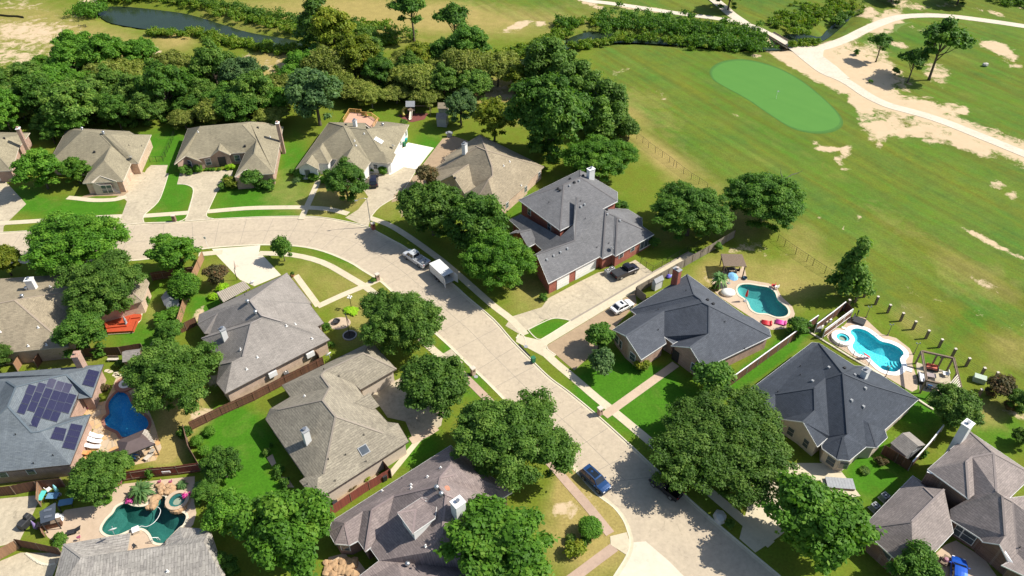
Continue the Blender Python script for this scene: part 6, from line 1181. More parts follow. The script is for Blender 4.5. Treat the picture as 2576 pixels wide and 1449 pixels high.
def make_vehicle(name, label, cat, rear, front, paint, kind='sedan', z=0.0, Wd=1.86, extras=()):
    a = P(rear[0], rear[1], .7+z); b = P(front[0], front[1], .7+z); d = b-a; L = max(4.3, min(6.3, Vector((d.x, d.y)).length)); c = (a+b)/2; rz = atan2(d.y, d.x)
    t = thing(name, label, cat, (c.x, c.y, z), rz); h = L/2; w = Wd/2; hz = .82 if kind == 'sedan' else 1.02; ht = {'sedan': 1.44, 'suv': 1.72, 'pickup': 1.88}[kind]; zb = .24 if kind == 'sedan' else .32
    if kind == 'pickup':
        cabx = (-.02*L, .30*L)
        st = [(-.035*L, w, zb, hz+.1), (.0, w, zb, hz+.12), (.26*L, w, zb, hz+.12), (.31*L, w*.99, zb, hz+.1), (.44*L, w*.96, zb, hz+.02), (.485*L, w*.9, zb+.05, hz-.1), (h, w*.82, zb+.1, hz-.28)]
        base = dict(f0=.315, f1=.21, r1=-.005, r0=-.03)
    elif kind == 'suv':
        st = [(-h, w*.84, zb+.12, hz-.1), (-h*.965, w*.94, zb+.03, hz), (-h*.8, w, zb, hz+.04), (.22*L, w, zb, hz+.03), (.36*L, w*.97, zb, hz-.02), (.46*L, w*.9, zb+.05, hz-.14), (h, w*.76, zb+.1, hz-.36)]
        base = dict(f0=.24, f1=.09, r1=-.42, r0=-.485)
    else:
        st = [(-h, w*.78, zb+.14, hz-.02), (-h*.96, w*.91, zb+.04, hz+.06), (-h*.75, w*.98, zb, hz+.12), (-.2*L, w, zb, hz+.1), (.2*L, w, zb, hz+.08), (.34*L, w*.97, zb, hz), (.45*L, w*.9, zb+.04, hz-.13), (h, w*.72, zb+.08, hz-.3)]
        base = dict(f0=.25, f1=.08, r1=-.24, r0=-.41)
    mb = MB(); loft(mb, st, bprof)
    # cabin shell
    X = {k: v*L for k, v in base.items()}; zb_ = hz+.03; wb, wt = w*.93, w*.72; zt = ht
    def cabin(mb, g=0):
        rows = [(X['r0'], wb*.96, zb_, 0), (X['r1'], wt, zt-.05, .04), ((X['r1']+X['f1'])/2, wt*1.03, zt-.01, .045), (X['f1'], wt*.98, zt-.06, .04), (X['f0'], wb*.94, zb_, 0)]
        base_ = len(mb.v)
        for x, ww, zz, cr in rows: mb.v += [(x, -ww, zz), (x, -ww*.5, zz+cr), (x, 0, zz+cr*1.3), (x, ww*.5, zz+cr), (x, ww, zz)]
        for i in range(4):
            for k in range(4): a_ = base_+i*5+k; mb.f.append([a_, a_+1, a_+6, a_+5])
        lo = len(mb.v); mb.v += [(X['r0'], -wb, zb_-.15), (X['f0'], -wb, zb_-.15), (X['r0'], wb, zb_-.15), (X['f0'], wb, zb_-.15), ((X['r1']+X['f1'])/2, -wb, zb_-.15), ((X['r1']+X['f1'])/2, wb, zb_-.15)]
        mb.f += [[base_+0, base_+5, base_+10, lo+4, lo], [base_+10, base_+15, base_+20, lo+1, lo+4], [base_+4, lo+2, lo+5, base_+14, base_+9], [base_+14, lo+5, lo+3, base_+24, base_+19]]
    cabin(mb); mb.obj('body', paint, t, False, True, bevel=.03)
    def lerp(a_, b_, u): return tuple(a_[i]*(1-u)+b_[i]*u for i in range(3))
    def glass(q, mx=.06, my=.08, nm='window'):
        q = [Vector(p) for p in q]; n = (q[1]-q[0]).cross(q[3]-q[0]).normalized(); c_ = sum(q, Vector())/4
        if n.dot(c_-Vector((c_.x*.6, 0, .7))) < 0: n = -n
        B_ = lambda u, v: (q[0]*(1-u)+q[1]*u)*(1-v)+(q[3]*(1-u)+q[2]*u)*v
        g = MB(); g.face([B_(mx, my)+n*.035, B_(1-mx, my)+n*.035, B_(1-mx, 1-my)+n*.035, B_(mx, 1-my)+n*.035]); g.obj(nm, M['carglass'], t, False, True)
    glass([(X['f0'], -wb*.94, zb_), (X['f0'], wb*.94, zb_), (X['f1'], wt*.98, zt-.06), (X['f1'], -wt*.98, zt-.06)], .05, .1, 'windscreen')
    glass([(X['r0'], wb*.96, zb_), (X['r0'], -wb*.96, zb_), (X['r1'], -wt, zt-.05), (X['r1'], wt, zt-.05)], .08, .14, 'rear_window')
    xm = (X['r1']+X['f1'])/2; n_ = 3 if kind == 'suv' else 2
    for s in (-1, 1):
        xs = np.linspace(0, 1, n_+1)
        for i in range(n_):
            u0, u1 = xs[i], xs[i+1]; xb0, xb1 = X['r0']*(1-u0)+X['f0']*u0, X['r0']*(1-u1)+X['f0']*u1; xt0, xt1 = X['r1']*(1-u0)+X['f1']*u0, X['r1']*(1-u1)+X['f1']*u1
            glass([(xb0, s*wb*.97, zb_+.02), (xb1, s*wb*.97, zb_+.02), (xt1, s*wt*1.02, zt-.08), (xt0, s*wt*1.02, zt-.08)], .07, .12)
        m2 = MB(); m2.box((X['f0']-.28, s*(w+.09), zb_-.02), (.12, .2, .15)); m2.obj('mirror', paint, t, False, True)
        m2 = MB(); m2.box((h-.17, s*w*.62, hz-.33), (.3, w*.32, .12)); m2.obj('headlight', M['white'], t, False, True)
        m2 = MB(); m2.box((-h+.08, s*w*.72, hz-.2), (.14, w*.24, .2)); m2.obj('tail_light', pm('tail_light_red', (.35, .01, .01), None, 2, .3), t, False, True)
    m2 = MB(); m2.box((h-.02, 0, zb+.16), (.1, w*1.1, .16)); m2.obj('bumper', M['dark'], t, False, True); m2 = MB(); m2.box((-h+.02, 0, zb+.2), (.1, w*1.1, .12)); m2.obj('bumper', M['dark'], t, False, True)
    R = .36 if kind == 'sedan' else .40
    for sx in (-.30*L, .31*L):
        if kind == 'pickup': sx = sx if sx > 0 else -.29*L
        for s in (-1, 1):
            m2 = MB(); m2.tube([(sx, s*(w-.2), R), (sx, s*(w+.012), R)], R, 18); wh = m2.obj('wheel', M['rubber'], t, False, True)
            m2 = MB(); m2.tube([(sx, s*(w+.005), R), (sx, s*(w+.03), R)], R*.6, 14); r_ = m2.obj('rim', M['steel']); r_.parent = wh
    if kind == 'pickup':
        x0, x1 = -h+.06, -.035*L; m2 = MB(); zf = .72; zt_ = hz+.13
        for s in (-1, 1): m2.box(((x0+x1)/2, s*(w-.06), zb+.05), (x1-x0, .12, zt_-zb-.05))
        m2.box(((x0+x1)/2, 0, zf-.1), (x1-x0, 2*w-.2, .1)); m2.box((x0+.03, 0, zb+.12), (.09, 2*w-.06, zt_-zb-.16)); m2.box((x1-.04, 0, zf-.1), (.06, 2*w-.2, zt_-zf+.08)); m2.obj('bed', paint, t, False, True, bevel=.02)
        if 'cover' in extras: m2 = MB(); m2.box(((x0+x1)/2, 0, zt_-.02), (x1-x0-.05, 2*w-.14, .05)); m2.obj('bed_cover', M['dark'], t, False, True)
        if 'toolbox' in extras: m2 = MB(); m2.box((x1-.4, 0, zf), (.6, 2*w-.3, .5)); m2.box((x0+.7, .2, zf), (.5, .4, .3)); m2.box((x0+1.1, -.4, zf), (.7, .3, .25)); m2.obj('bed_cargo', M['gray'], t, False, True)
    if 'roof' in extras: m2 = MB(); m2.face([(X['r1']*.72, -wt*.62, zt+.045), (X['f1']-.1, -wt*.62, zt+.03), (X['f1']-.1, wt*.62, zt+.03), (X['r1']*.72, wt*.62, zt+.045)]); m2.obj('panoramic_roof', M['carglass'], t, False, True)
    if 'rails' in extras:
        for s in (-1, 1): m2 = MB(); m2.tube([(X['r1'], s*wt*.92, zt), (X['f1']-.1, s*wt*.92, zt+.02)], .025, 6); m2.obj('roof_rail', M['steel'], t, False, True)
    if 'sunroof' in extras: m2 = MB(); m2.face([(X['f1']-.75, -.4, zt+.05), (X['f1']-.3, -.4, zt+.045), (X['f1']-.3, .4, zt+.045), (X['f1']-.75, .4, zt+.05)]); m2.obj('sunroof', M['carglass'], t, False, True)
    return t
def build_vehicles():
    V = make_vehicle; R = ROADZ
    V('parked_suv', 'navy blue SUV with panoramic roof parked at the near kerb', 'car', t22(540, 640), t22(722, 805), carpaint('navy_paint', (.02, .07, .20)), 'suv', R, extras=('roof', 'rails'))
    V('parked_suv', 'black SUV parked before the garage of the white-walled house', 'car', crop(1100, 400, 5)(1155, 1055), crop(1100, 400, 5)(1156, 915), carpaint('black_paint', (.015, .014, .03)), 'suv', .02, Wd=1.9)
    V('pickup_truck', 'white crew-cab pickup with open bed hitched to a white box trailer', 'pickup', t11(1290, 550), t11(1130, 450), carpaint('white_silver_paint', (.62, .64, .66), .1), 'pickup', R, Wd=2.0, extras=('toolbox',))
    V('pickup_truck', 'black pickup with covered bed on the brick house driveway', 'pickup', t21(765, 635), t21(940, 560), carpaint('black_violet_paint', (.016, .014, .022)), 'pickup', .03, Wd=1.98, extras=('cover',))
    V('parked_car', 'white sedan with sunroof on the side strip by the slate-roofed house', 'car', t21(758, 895), t21(905, 822), carpaint('white_paint_car', (.8, .8, .79), 0), 'sedan', .03, extras=('sunroof',))
    V('pickup_truck', 'dark pickup almost hidden in the shade of the live oak', 'pickup', t22(1275, 850), t22(1060, 690), carpaint('shadow_black_paint', (.012, .013, .018)), 'pickup', R, Wd=2.0)
    V('parked_car', 'bright blue car cut by the bottom edge in the taupe house court', 'car', crop(3300, 1620, 3.571)(1025, 1560), crop(3300, 1620, 3.571)(1028, 1275), carpaint('blue_paint', (.01, .10, .55)), 'sedan', .04)
    V('parked_suv', 'white car cut by the left edge on the first driveway', 'car', crop(0, 460, 5)(-120, 800), crop(0, 460, 5)(20, 740), carpaint('white_paint_car2', (.75, .75, .74), 0), 'suv', .02)
    # box trailer
    a = P(*t11(1350, 570), .9); b = P(*t11(1455, 668), .9); d = b-a; c = (a+b)/2; rz = atan2(-d.y, -d.x); L = min(max(d.length, 3.6), 4.6); t = thing('box_trailer', 'white box trailer with open rear doors behind the white pickup', 'trailer', (c.x, c.y, R), rz)
    mb = MB(); h = L/2; w = 1.05; z0, z1 = .5, 2.35
    for s in (-1, 1): mb.box((0, s*w, z0), (L, .05, z1-z0))
    mb.box((h, 0, z0), (.05, 2*w, z1-z0)); mb.box((0, 0, z0-.06), (L, 2*w+.05, .08)); mb.tube([(h, -w*.8, z0+.4), (h+.25, 0, z0+.4), (h, w*.8, z0+.4)], .05, 6); mb.obj('body', M['sidingwhite'], t, False, True)
    mb = MB()
    for sx in (-h, h):
        for s in (-1, 1): mb = MB(); mb.box((sx*.995, s*(w+.02), z0), (.1, .06, z1-z0)); mb.obj('corner_trim', M['gray'], t, False, True)
    for s in (-1, 1): mb = MB(); mb.box((0, s*(w+.03), z0-.02), (L*.98, .03, .16)); mb.obj('side_skirt', M['dark'], t, False, True); mb = MB(); mb.box((0, s*(w-.02), .62), (1.9, .16, .1)); mb.obj('mudguard', M['dark'], t, False, True)
    mb = MB(); mb.box((0, 0, z1), (L+.06, 2*w+.1, .07)); mb.obj('roof', M['sidingwhite'], t, False, True, bevel=.03)
    for s in (-1, 1):
        mb = MB(); mb.box((-h-.45, s*(w+.12), z0), (1.0, .05, z1-z0), -s*.25); mb.obj('door', M['sidingwhite'], t, False, True)
        for x in (-.45, .4): mb = MB(); mb.tube([(x, s*(w-.1), .33), (x, s*(w+.1), .33)], .33, 16); wh = mb.obj('wheel', M['rubber'], t, False, True); m2 = MB(); m2.tube([(x, s*(w+.1), .33), (x, s*(w+.12), .33)], .18, 12); r_ = m2.obj('rim', M['steel']); r_.parent = wh
    mb = MB(); mb.bar((h, -.5, .5), (h+1.1, 0, .48), .1); mb.bar((h, .5, .5), (h+1.1, 0, .48), .1); mb.obj('hitch', M['black'], t, False, True)
    for i, (x, y, s, m_) in enumerate(((-1.1, -.3, .6, 'cardboard'), (-.6, .5, .5, 'cardboard'), (.2, -.4, .7, 'gray'))): pass
# ================================================================ fences
def resamp(pts, step):
    out = []
    for (a, b), (c, d) in zip(pts[:-1], pts[1:]):
        L = hypot(c-a, d-b); n = max(1, round(L/step)); out += [(a+(c-a)*i/n, b+(d-b)*i/n) for i in range(n)]
    return out+[pts[-1]]
def wood_fence(label, px, f=None, h=1.85, mat='woodbrown', post='timber', side=1, cap=False):
    pts = resamp(W2(px, f), 2.4); c = pts[len(pts)//2]; t = thing('wooden_fence', label, 'fence', (c[0], c[1], 0)); r = random.Random(len(px)*7)
    for i, (a, b) in enumerate(zip(pts[:-1], pts[1:])):
        mb = MB(); L = hypot(b[0]-a[0], b[1]-a[1]); n = max(2, int(L/.28)); ux, uy = (b[0]-a[0])/L, (b[1]-a[1])/L
        for k in range(n):
            z = h+r.uniform(-.025, .025); x = a[0]+ux*L*(k+.5)/n; y = a[1]+uy*L*(k+.5)/n; mb.box((x, y, .02), (L/n-.008, .022, z), atan2(uy, ux))
        mb.obj('panel', M[mat], t)
        mb = MB(); nx, ny = -uy*side*.045, ux*side*.045
        for z in (.35, h-.35): mb = MB(); mb.bar((a[0]+nx, a[1]+ny, z), (b[0]+nx, b[1]+ny, z), .05, .09); mb.obj('rail', M[post], t)
        if cap: mb = MB(); mb.bar((a[0], a[1], h+.05), (b[0], b[1], h+.05), .16, .05); mb.obj('cap_rail', M[post], t)
    mb = MB(); mb.box((0, 0, -.1), (.11, .11, h+.05)); proto = mb.obj('post', M[post], t, False, True); proto.location = (pts[0][0]-c[0], pts[0][1]-c[1], 0)
    for p in pts[1:]: o = proto.copy(); COL.objects.link(o); o.location = (p[0]-c[0], p[1]-c[1], 0)
    return t
def wire_fence(label, px, f=None, h=1.5, step=2.6, exact=False, pw=.07, nw=4):
    pts = W2(px, f) if exact else resamp(W2(px, f), step); c = pts[len(pts)//2]; t = thing('wire_fence', label, 'fence', (c[0], c[1], 0))
    mb = MB(); mb.box((0, 0, -.1), (pw, pw, h+.1)); proto = mb.obj('post', M['black'], t, False, True); proto.location = (pts[0][0]-c[0], pts[0][1]-c[1], 0)
    for p in pts[1:]: o = proto.copy(); COL.objects.link(o); o.location = (p[0]-c[0], p[1]-c[1], 0)
    mb = MB()
    for a, b in zip(pts[:-1], pts[1:]):
        for k in range(nw): z = h*(.15+.83*k/(nw-1)); mb.bar((a[0], a[1], z), (b[0], b[1], z), .016 if k < nw-1 else .035)
        n = int(hypot(b[0]-a[0], b[1]-a[1])/.5)
        for k in range(1, n): u = k/n; mb.bar((a[0]+(b[0]-a[0])*u, a[1]+(b[1]-a[1])*u, h*.15), (a[0]+(b[0]-a[0])*u, a[1]+(b[1]-a[1])*u, h*.98), .012)
    mb.obj('wire_mesh', M['black'], t); return t
def build_fences():
    cK_, cI, cJ, cQ_, cP_, cN = crop(2350, 1040, 5), crop(700, 1030, 5), crop(1000, 1370, 3.75), crop(0, 1800, 5), crop(0, 1380, 3.75), crop(3300, 1620, 3.571)
    wood_fence('tan board fence running from the street kerb past the clipped ball tree', [(514, 652), (491, 702), (470, 765), (447, 842)], None, mat='woodtan', side=-1)
    wood_fence('short brown fence in front of the near-street tree', [(490, 690), (440, 697), (385, 706)], None, 1.8)
    wood_fence('short brown fence joining the grey house bay', [(447, 842), (470, 832), (497, 818)], None, 1.8)
    wood_fence('brown board fence between the tan roof and the solar-panel house', [(95, 926), (110, 905), (180, 900), (250, 896), (306, 893), (362, 884)], None, 1.8)
    wood_fence('tan corner fence beside the solar-panel house top edge', [(45, 935), (62, 908)], None, 1.8, 'woodtan')
    wood_fence('dark fence with posts and rails between the grey house and the weathered house', [(483, 1082), (560, 1044), (640, 1008), (720, 966), (800, 926), (815, 918)], None, 1.8, side=-1, post='woodbrown')
    wood_fence('brown fence from the huge oak down to the dark pool corner', [(468, 1090), (480, 1140), (508, 1188)], None, 1.9, side=1)
    wood_fence('reddish fence above the dark pool and palms', [(507, 1186), (450, 1194), (380, 1200), (290, 1214)], None, 1.9, 'woodred', 'timber', 1)
    wood_fence('grey-backed fence along the pale side strip of the solar-panel house', [(165, 1225), (100, 1232), (40, 1244), (-30, 1252)], None, 1.9, 'woodbrown', 'timber', -1)
    wood_fence('orange-tan fence beside the cluttered patio corner', [(106, 1232), (104, 1275)], None, 1.8, 'woodtan')
    wood_fence('brown fence before the crescent stone bed', [(50, 1376), (104, 1386), (158, 1398)], None, 1.8, 'woodbrown'); wood_fence('tan fence cut by the left edge at the bottom', [(-40, 1420), (0, 1408), (50, 1380)], None, 1.8, 'woodtan')
    wood_fence('long weathered fence between the brick house and the pergola lawn', [(1600, 740), (1660, 706), (1720, 672), (1780, 638), (1846, 598)], None, 1.8, 'woodgray'); wood_fence('weathered return fence behind the white sedan', [(1598, 742), (1622, 762)], None, 1.8, 'woodgray')
    wood_fence('long brown fence with pale cap between the two slate-roofed houses', [(1792, 1000), (1849, 962), (1930, 903), (2028, 832), (2052, 815)], None, 1.9, 'woodbrown', 'white', 1, True)
    wood_fence('brown screen wall on the golf side of the storage enclosure', [(2048, 838), (2090, 806), (2120, 782)], None, 2.0, 'woodbrown', 'white', 1, True); wood_fence('brown screen wall on the pool side of the storage enclosure', [(2068, 852), (2100, 828), (2138, 800)], None, 2.0, 'woodbrown', 'white', -1, True); wood_fence('short end wall of the storage enclosure', [(2120, 782), (2138, 799)], None, 2.0, 'woodbrown')
    wood_fence('red fence along the weathered house side path', [(830, 1300), (884, 1262), (930, 1232), (985, 1199)], None, 1.8, 'woodred'); wood_fence('dark gate fence across the side path', [(958, 1168), (985, 1202)], None, 1.8)
    wood_fence('dark fence hiding the grey-roofed shed', [(2216, 1142), (2250, 1163), (2284, 1184)], None, 1.9); wood_fence('pale-topped fence beside the taupe two-storey house', [(2284, 1184), (2330, 1132), (2366, 1086)], None, 1.9, 'woodbrown', 'white', 1, True)
    wood_fence('short dark fence under the sunroom side of the weathered house', [(790, 893), (806, 912)], None, 1.8)
    wire_fence('black post and wire fence along the fairway behind the brick house', [(940, 1050), (985, 1080), (1028, 1118), (1080, 1155), (1132, 1190), (1185, 1228), (1218, 1255), (1237, 1270), (1292, 1312), (1350, 1355), (1408, 1390), (1470, 1435)], t20, 1.6, exact=True)
    wire_fence('black wire fence along the fairway beyond the kidney pool', [(70, 372), (122, 410), (205, 470), (290, 525), (335, 557), (425, 615), (517, 670), (608, 735)], t31, 1.6, exact=True)
    wire_fence('black wire fence beside the brick house driveway', [(970, 540), (1010, 575), (1060, 605), (1130, 565), (1195, 530), (1260, 490), (1320, 460), (1480, 370)], t21, 1.4, exact=True)
    wire_fence('black wire dog fence on the lawn between two tan-roofed houses', [(1890, 555), (2055, 550), (2110, 430), (2160, 320), (2200, 225)], crop(0, 460, 5), 1.3, 1.8)
    wire_fence('low black wire fence behind the dark slate roof', [(0, 490), (200, 575), (390, 680), (580, 790), (775, 905)], cL2, 1.3, 3); wire_fence('thin dark fence at the right edge by the golf course', [(2500, 1000), (2540, 1010), (2600, 990)], None, 1.4)
    # timber-post fence with pale caps
    pp = [(510, 170), (610, 100), (722, 35), (865, 128), (1018, 232), (1180, 336), (1335, 441), (1498, 556), (1662, 668), (1828, 786), (2002, 906), (2190, 1027), (2355, 1085), (2150, 1298)]
    pts = W2(pp, cL2); c = pts[5]; t = thing('capped_post_fence', 'row of stout timber posts with pale caps and wires along the fairway', 'fence', (c[0], c[1], 0))
    for p in pts:
        mb = MB(); mb.box((p[0], p[1], -.1), (.32, .32, 1.85)); o = mb.obj('post', M['timber'], t); mb = MB(); mb.box((p[0]-c[0], p[1]-c[1], 1.75), (.38, .38, .08)); q = mb.obj('post_cap', M['cream']); q.parent = o
    mb = MB()
    for a, b in zip(pts[:-2], pts[1:-1]):
        for z in (.3, .65, 1.0, 1.35): mb.bar((a[0], a[1], z), (b[0], b[1], z), .02)
    mb.obj('wire', M['black'], t)
    # low pale garden kerb behind the slate roof
    slab('pool_yard_kerb', strip_poly(W2([(40, 480), (300, 640), (560, 800), (780, 925), (1000, 1055)], cL2), .3), M['curb'], .18); slab('pool_yard_kerb', strip_poly(W2([(2360, 775), (2440, 830), (2560, 905)], crop(2850, 1320, 5)), .3), M['curb'], .18)
# ================================================================ garden things
def shed(label, corners, f, wallh, mat, roofm, ridge='long', rz=None, cat='shed', rise=.9, size=None):
    a, b, c, d = [P(*f(*q), wallh) for q in corners]; cen = (a+b+c+d)/4; e = b-a; rz = atan2(e.y, e.x); L = (e.length+(c-d).length)/2; Wd = ((d-a).length+(c-b).length)/2
    if size: L, Wd = size
    t = thing('shed', label, cat, (cen.x, cen.y, 0), rz); mb = MB(); mb.box((0, 0, 0), (L-.3, Wd-.3, wallh-.03))
    x, y = L/2-.15, Wd/2-.15
    for s in (-1, 1): mb.face([(s*x, -y, wallh-.05), (s*x, y, wallh-.05), (s*x, 0, wallh+rise*.93)])
    mb.obj('wall', M[mat], t, False, True); X, Y = L/2, Wd/2; mb = MB()
    for s in (-1, 1): 
        mb.face([(-X, s*Y, wallh-.06), (X, s*Y, wallh-.06), (X, 0, wallh+rise), (-X, 0, wallh+rise)][::s], [(0, 0), (L, 0), (L, Wd/2), (0, Wd/2)][::s]); mb.face([(-X, s*Y, wallh-.14), (X, s*Y, wallh-.14), (X, 0, wallh+rise-.08), (-X, 0, wallh+rise-.08)][::-s]); mb.face([(-X, s*Y, wallh-.14), (X, s*Y, wallh-.14), (X, s*Y, wallh-.06), (-X, s*Y, wallh-.06)])
    mb.obj('roof', roofm, t, False, True); mb = MB(); mb.box((X-.14, 0, .05), (.06, .9, 1.8)); mb.obj('door', M['gray'], t, False, True); return t
def ac(label, x, y, f, s=.85, rz=.5, group=None):
    p = P(*f(x, y), .4); t = thing('air_conditioner', label, 'air conditioner', (p.x, p.y, 0), rz, group); mb = MB(); mb.box((0, 0, .02), (s+.25, s+.25, .08)); mb.obj('pad', M['walk'], t, False, True)
    mb = MB(); mb.box((0, 0, .1), (s, s, .82)); mb.obj('casing', M['gray'] if 'round' not in label else M['steel'], t, False, True, bevel=.05); mb = MB(); mb.cyl((0, 0, .925), s*.4, .02, 20); mb.obj('fan_guard', M['black'], t, False, True); mb = MB(); mb.cyl((0, 0, .95), s*.13, .03, 12); mb.bar((-s*.4, 0, .955), (s*.4, 0, .955), .03, .02); mb.bar((0, -s*.4, .955), (0, s*.4, .955), .03, .02); mb.obj('fan_hub', M['white'], t, False, True)
def letterbox(label, x, y, f, mat='brickred', rz=.6):
    p = P(*f(x, y), .7); t = thing('letterbox', label, 'letterbox', (p.x, p.y, 0), rz); mb = MB(); mb.box((0, 0, 0), (.62, .62, 1.35)); mb.obj('pillar', M[mat], t, False, True); mb = MB(); mb.box((0, 0, 1.35), (.74, .74, .12)); mb.obj('cap', M['cream'], t, False, True); mb = MB(); mb.box((0, -.32, .85), (.26, .05, .26)); mb.obj('mailbox_door', M['black'], t, False, True)
def bin_(label, x, y, f, c, rz=.5, s=.62):
    p = P(*f(x, y), .5); t = thing('wheelie_bin', label, 'bin', (p.x, p.y, 0), rz); mb = MB(); mb.box((0, 0, .08), (s*.8, s*.85, .95), 0, (1.2, 1.2)); mb.obj('body', c, t, False, True); mb = MB(); mb.box((0, 0, 1.03), (s*1.08, s*1.12, .08)); mb.obj('lid', c, t, False, True, bevel=.02)
    for sy in (-1, 1): mb = MB(); mb.tube([(-s*.38, sy*s*.36, .13), (-s*.38, sy*s*.46, .13)], .13, 10); mb.obj('wheel', M['rubber'], t, False, True)
def lounger(label, rear, front, f, mat, frame='white', group=None, name='sun_lounger'):
    a, b = P(*f(*rear), .35), P(*f(*front), .35); d = b-a; c = (a+b)/2; t = thing(name, label, 'sun lounger', (c.x, c.y, .03), atan2(d.y, d.x), group); L = max(1.8, min(2.2, d.length)); mb = MB(); mb.box((.3, 0, .3), (L*.65, .66, .07)); mb.obj('seat', mat, t, False, True)
    mb = MB(); q = [(-L*.03, -.33, .33), (-L*.03, .33, .33), (-L*.46, .33, .72), (-L*.46, -.33, .72)]; mb.face(q); mb.face([(x, y, z+.06) for x, y, z in q][::-1]); mb.face([q[2], q[3], (q[3][0], q[3][1], q[3][2]+.06), (q[2][0], q[2][1], q[2][2]+.06)]); mb.obj('backrest', mat, t, False, True)
    for sx in (-.3, .42):
        for sy in (-.3, .3): mb = MB(); mb.box((sx*L, sy, 0), (.05, .05, .32)); mb.obj('leg', M[frame], t, False, True)
    return t
def pole_lamp(label, x, y, f, h, style='garden'):
    p = P(*f(x, y)); t = thing('garden_lamp', label, 'lamp', (p.x, p.y, 0)); mb = MB(); mb.tube([(0, 0, 0), (0, 0, h)], [.06, .045], 8); mb.cyl((0, 0, 0), .12, .25, 10); mb.obj('pole', M['timber'] if style == 'garden' else M['black'], t, False, True)
    if style == 'garden':
        for s in (-1, 1): mb = MB(); mb.bar((0, 0, h-.05), (s*.22, .1, h+.02), .04); mb.box((s*.26, .1, h-.06), (.16, .16, .2), 0, (.6, .6)); mb.obj('lantern', M['gray'], t, False, True)
    else:
        for a in (0, 1, 2, 3): u, v = .3*cos(a*pi/2+.5), .3*sin(a*pi/2+.5); mb = MB(); mb.tube([(0, 0, h-.15), (u, v, h-.1), (u, v, h+.02)], .025, 6); mb.obj('arm', M['black'], t, False, True); mb = MB(); mb.lathe((u, v, h+.02), [(.0, 0), (.13, .04), (.17, .16), (.13, .28), (0, .33)], 14); mb.obj('globe', M['white'], t, True, True)
def umbrella(label, x, y, f, col, h=2.3, closed=True, tilt=0):
    p = P(*f(x, y)); t = thing('parasol', label, 'parasol', (p.x, p.y, .03)); mb = MB(); mb.tube([(0, 0, 0), (0, 0, h)], .03, 8); mb.obj('pole', M['gray'], t, False, True); mb = MB(); mb.cyl((0, 0, 0), .28, .09, 16); mb.obj('base', M['gray'], t, False, True)
    mb = MB(); prof = [(.03, h+.05), (.12, h-.2), (.2, h-.8), (.24, h-1.35), (.16, h-1.4)] if closed else [(.02, h+.25), (.4, h+.12), (.75, h-.08), (.95, h-.2), (.93, h-.26)]; mb.lathe((0, 0, 0), prof, 10 if closed else 8); o = mb.obj('canopy', col, t, closed, True)
    if tilt: o.rotation_euler = (tilt, tilt*.6, 0)
def chair(label, x, y, f, mat, rz=0, group=None, s=.6):
    p = P(*f(x, y)); t = thing('garden_chair', label, 'chair', (p.x, p.y, .03), rz, group); mb = MB(); mb.box((0, 0, .38), (s, s, .1)); mb.obj('seat', mat, t, False, True); mb = MB(); mb.box((-s*.46, 0, .45), (.08, s, .5)); mb.obj('backrest', mat, t, False, True)
    for sx in (-1, 1):
        for sy in (-1, 1): mb = MB(); mb.box((sx*s*.42, sy*s*.42, 0), (.05, .05, .38)); mb.obj('leg', M['dark'], t, False, True)
def table(label, x, y, f, mat, w=1.2, d=.9, h=.72, rz=0, name='garden_table'):
    p = P(*f(x, y)); t = thing(name, label, 'table', (p.x, p.y, .03), rz); mb = MB(); mb.box((0, 0, h), (w, d, .05)); mb.obj('tabletop', mat, t, False, True, bevel=.01)
    for sx in (-1, 1):
        for sy in (-1, 1): mb = MB(); mb.box((sx*w*.42, sy*d*.42, 0), (.06, .06, h)); mb.obj('leg', M['dark'], t, False, True)
def flatmat(n, c, r=.7): return pm(n, c, tuple(x*.88 for x in c), 3, r)
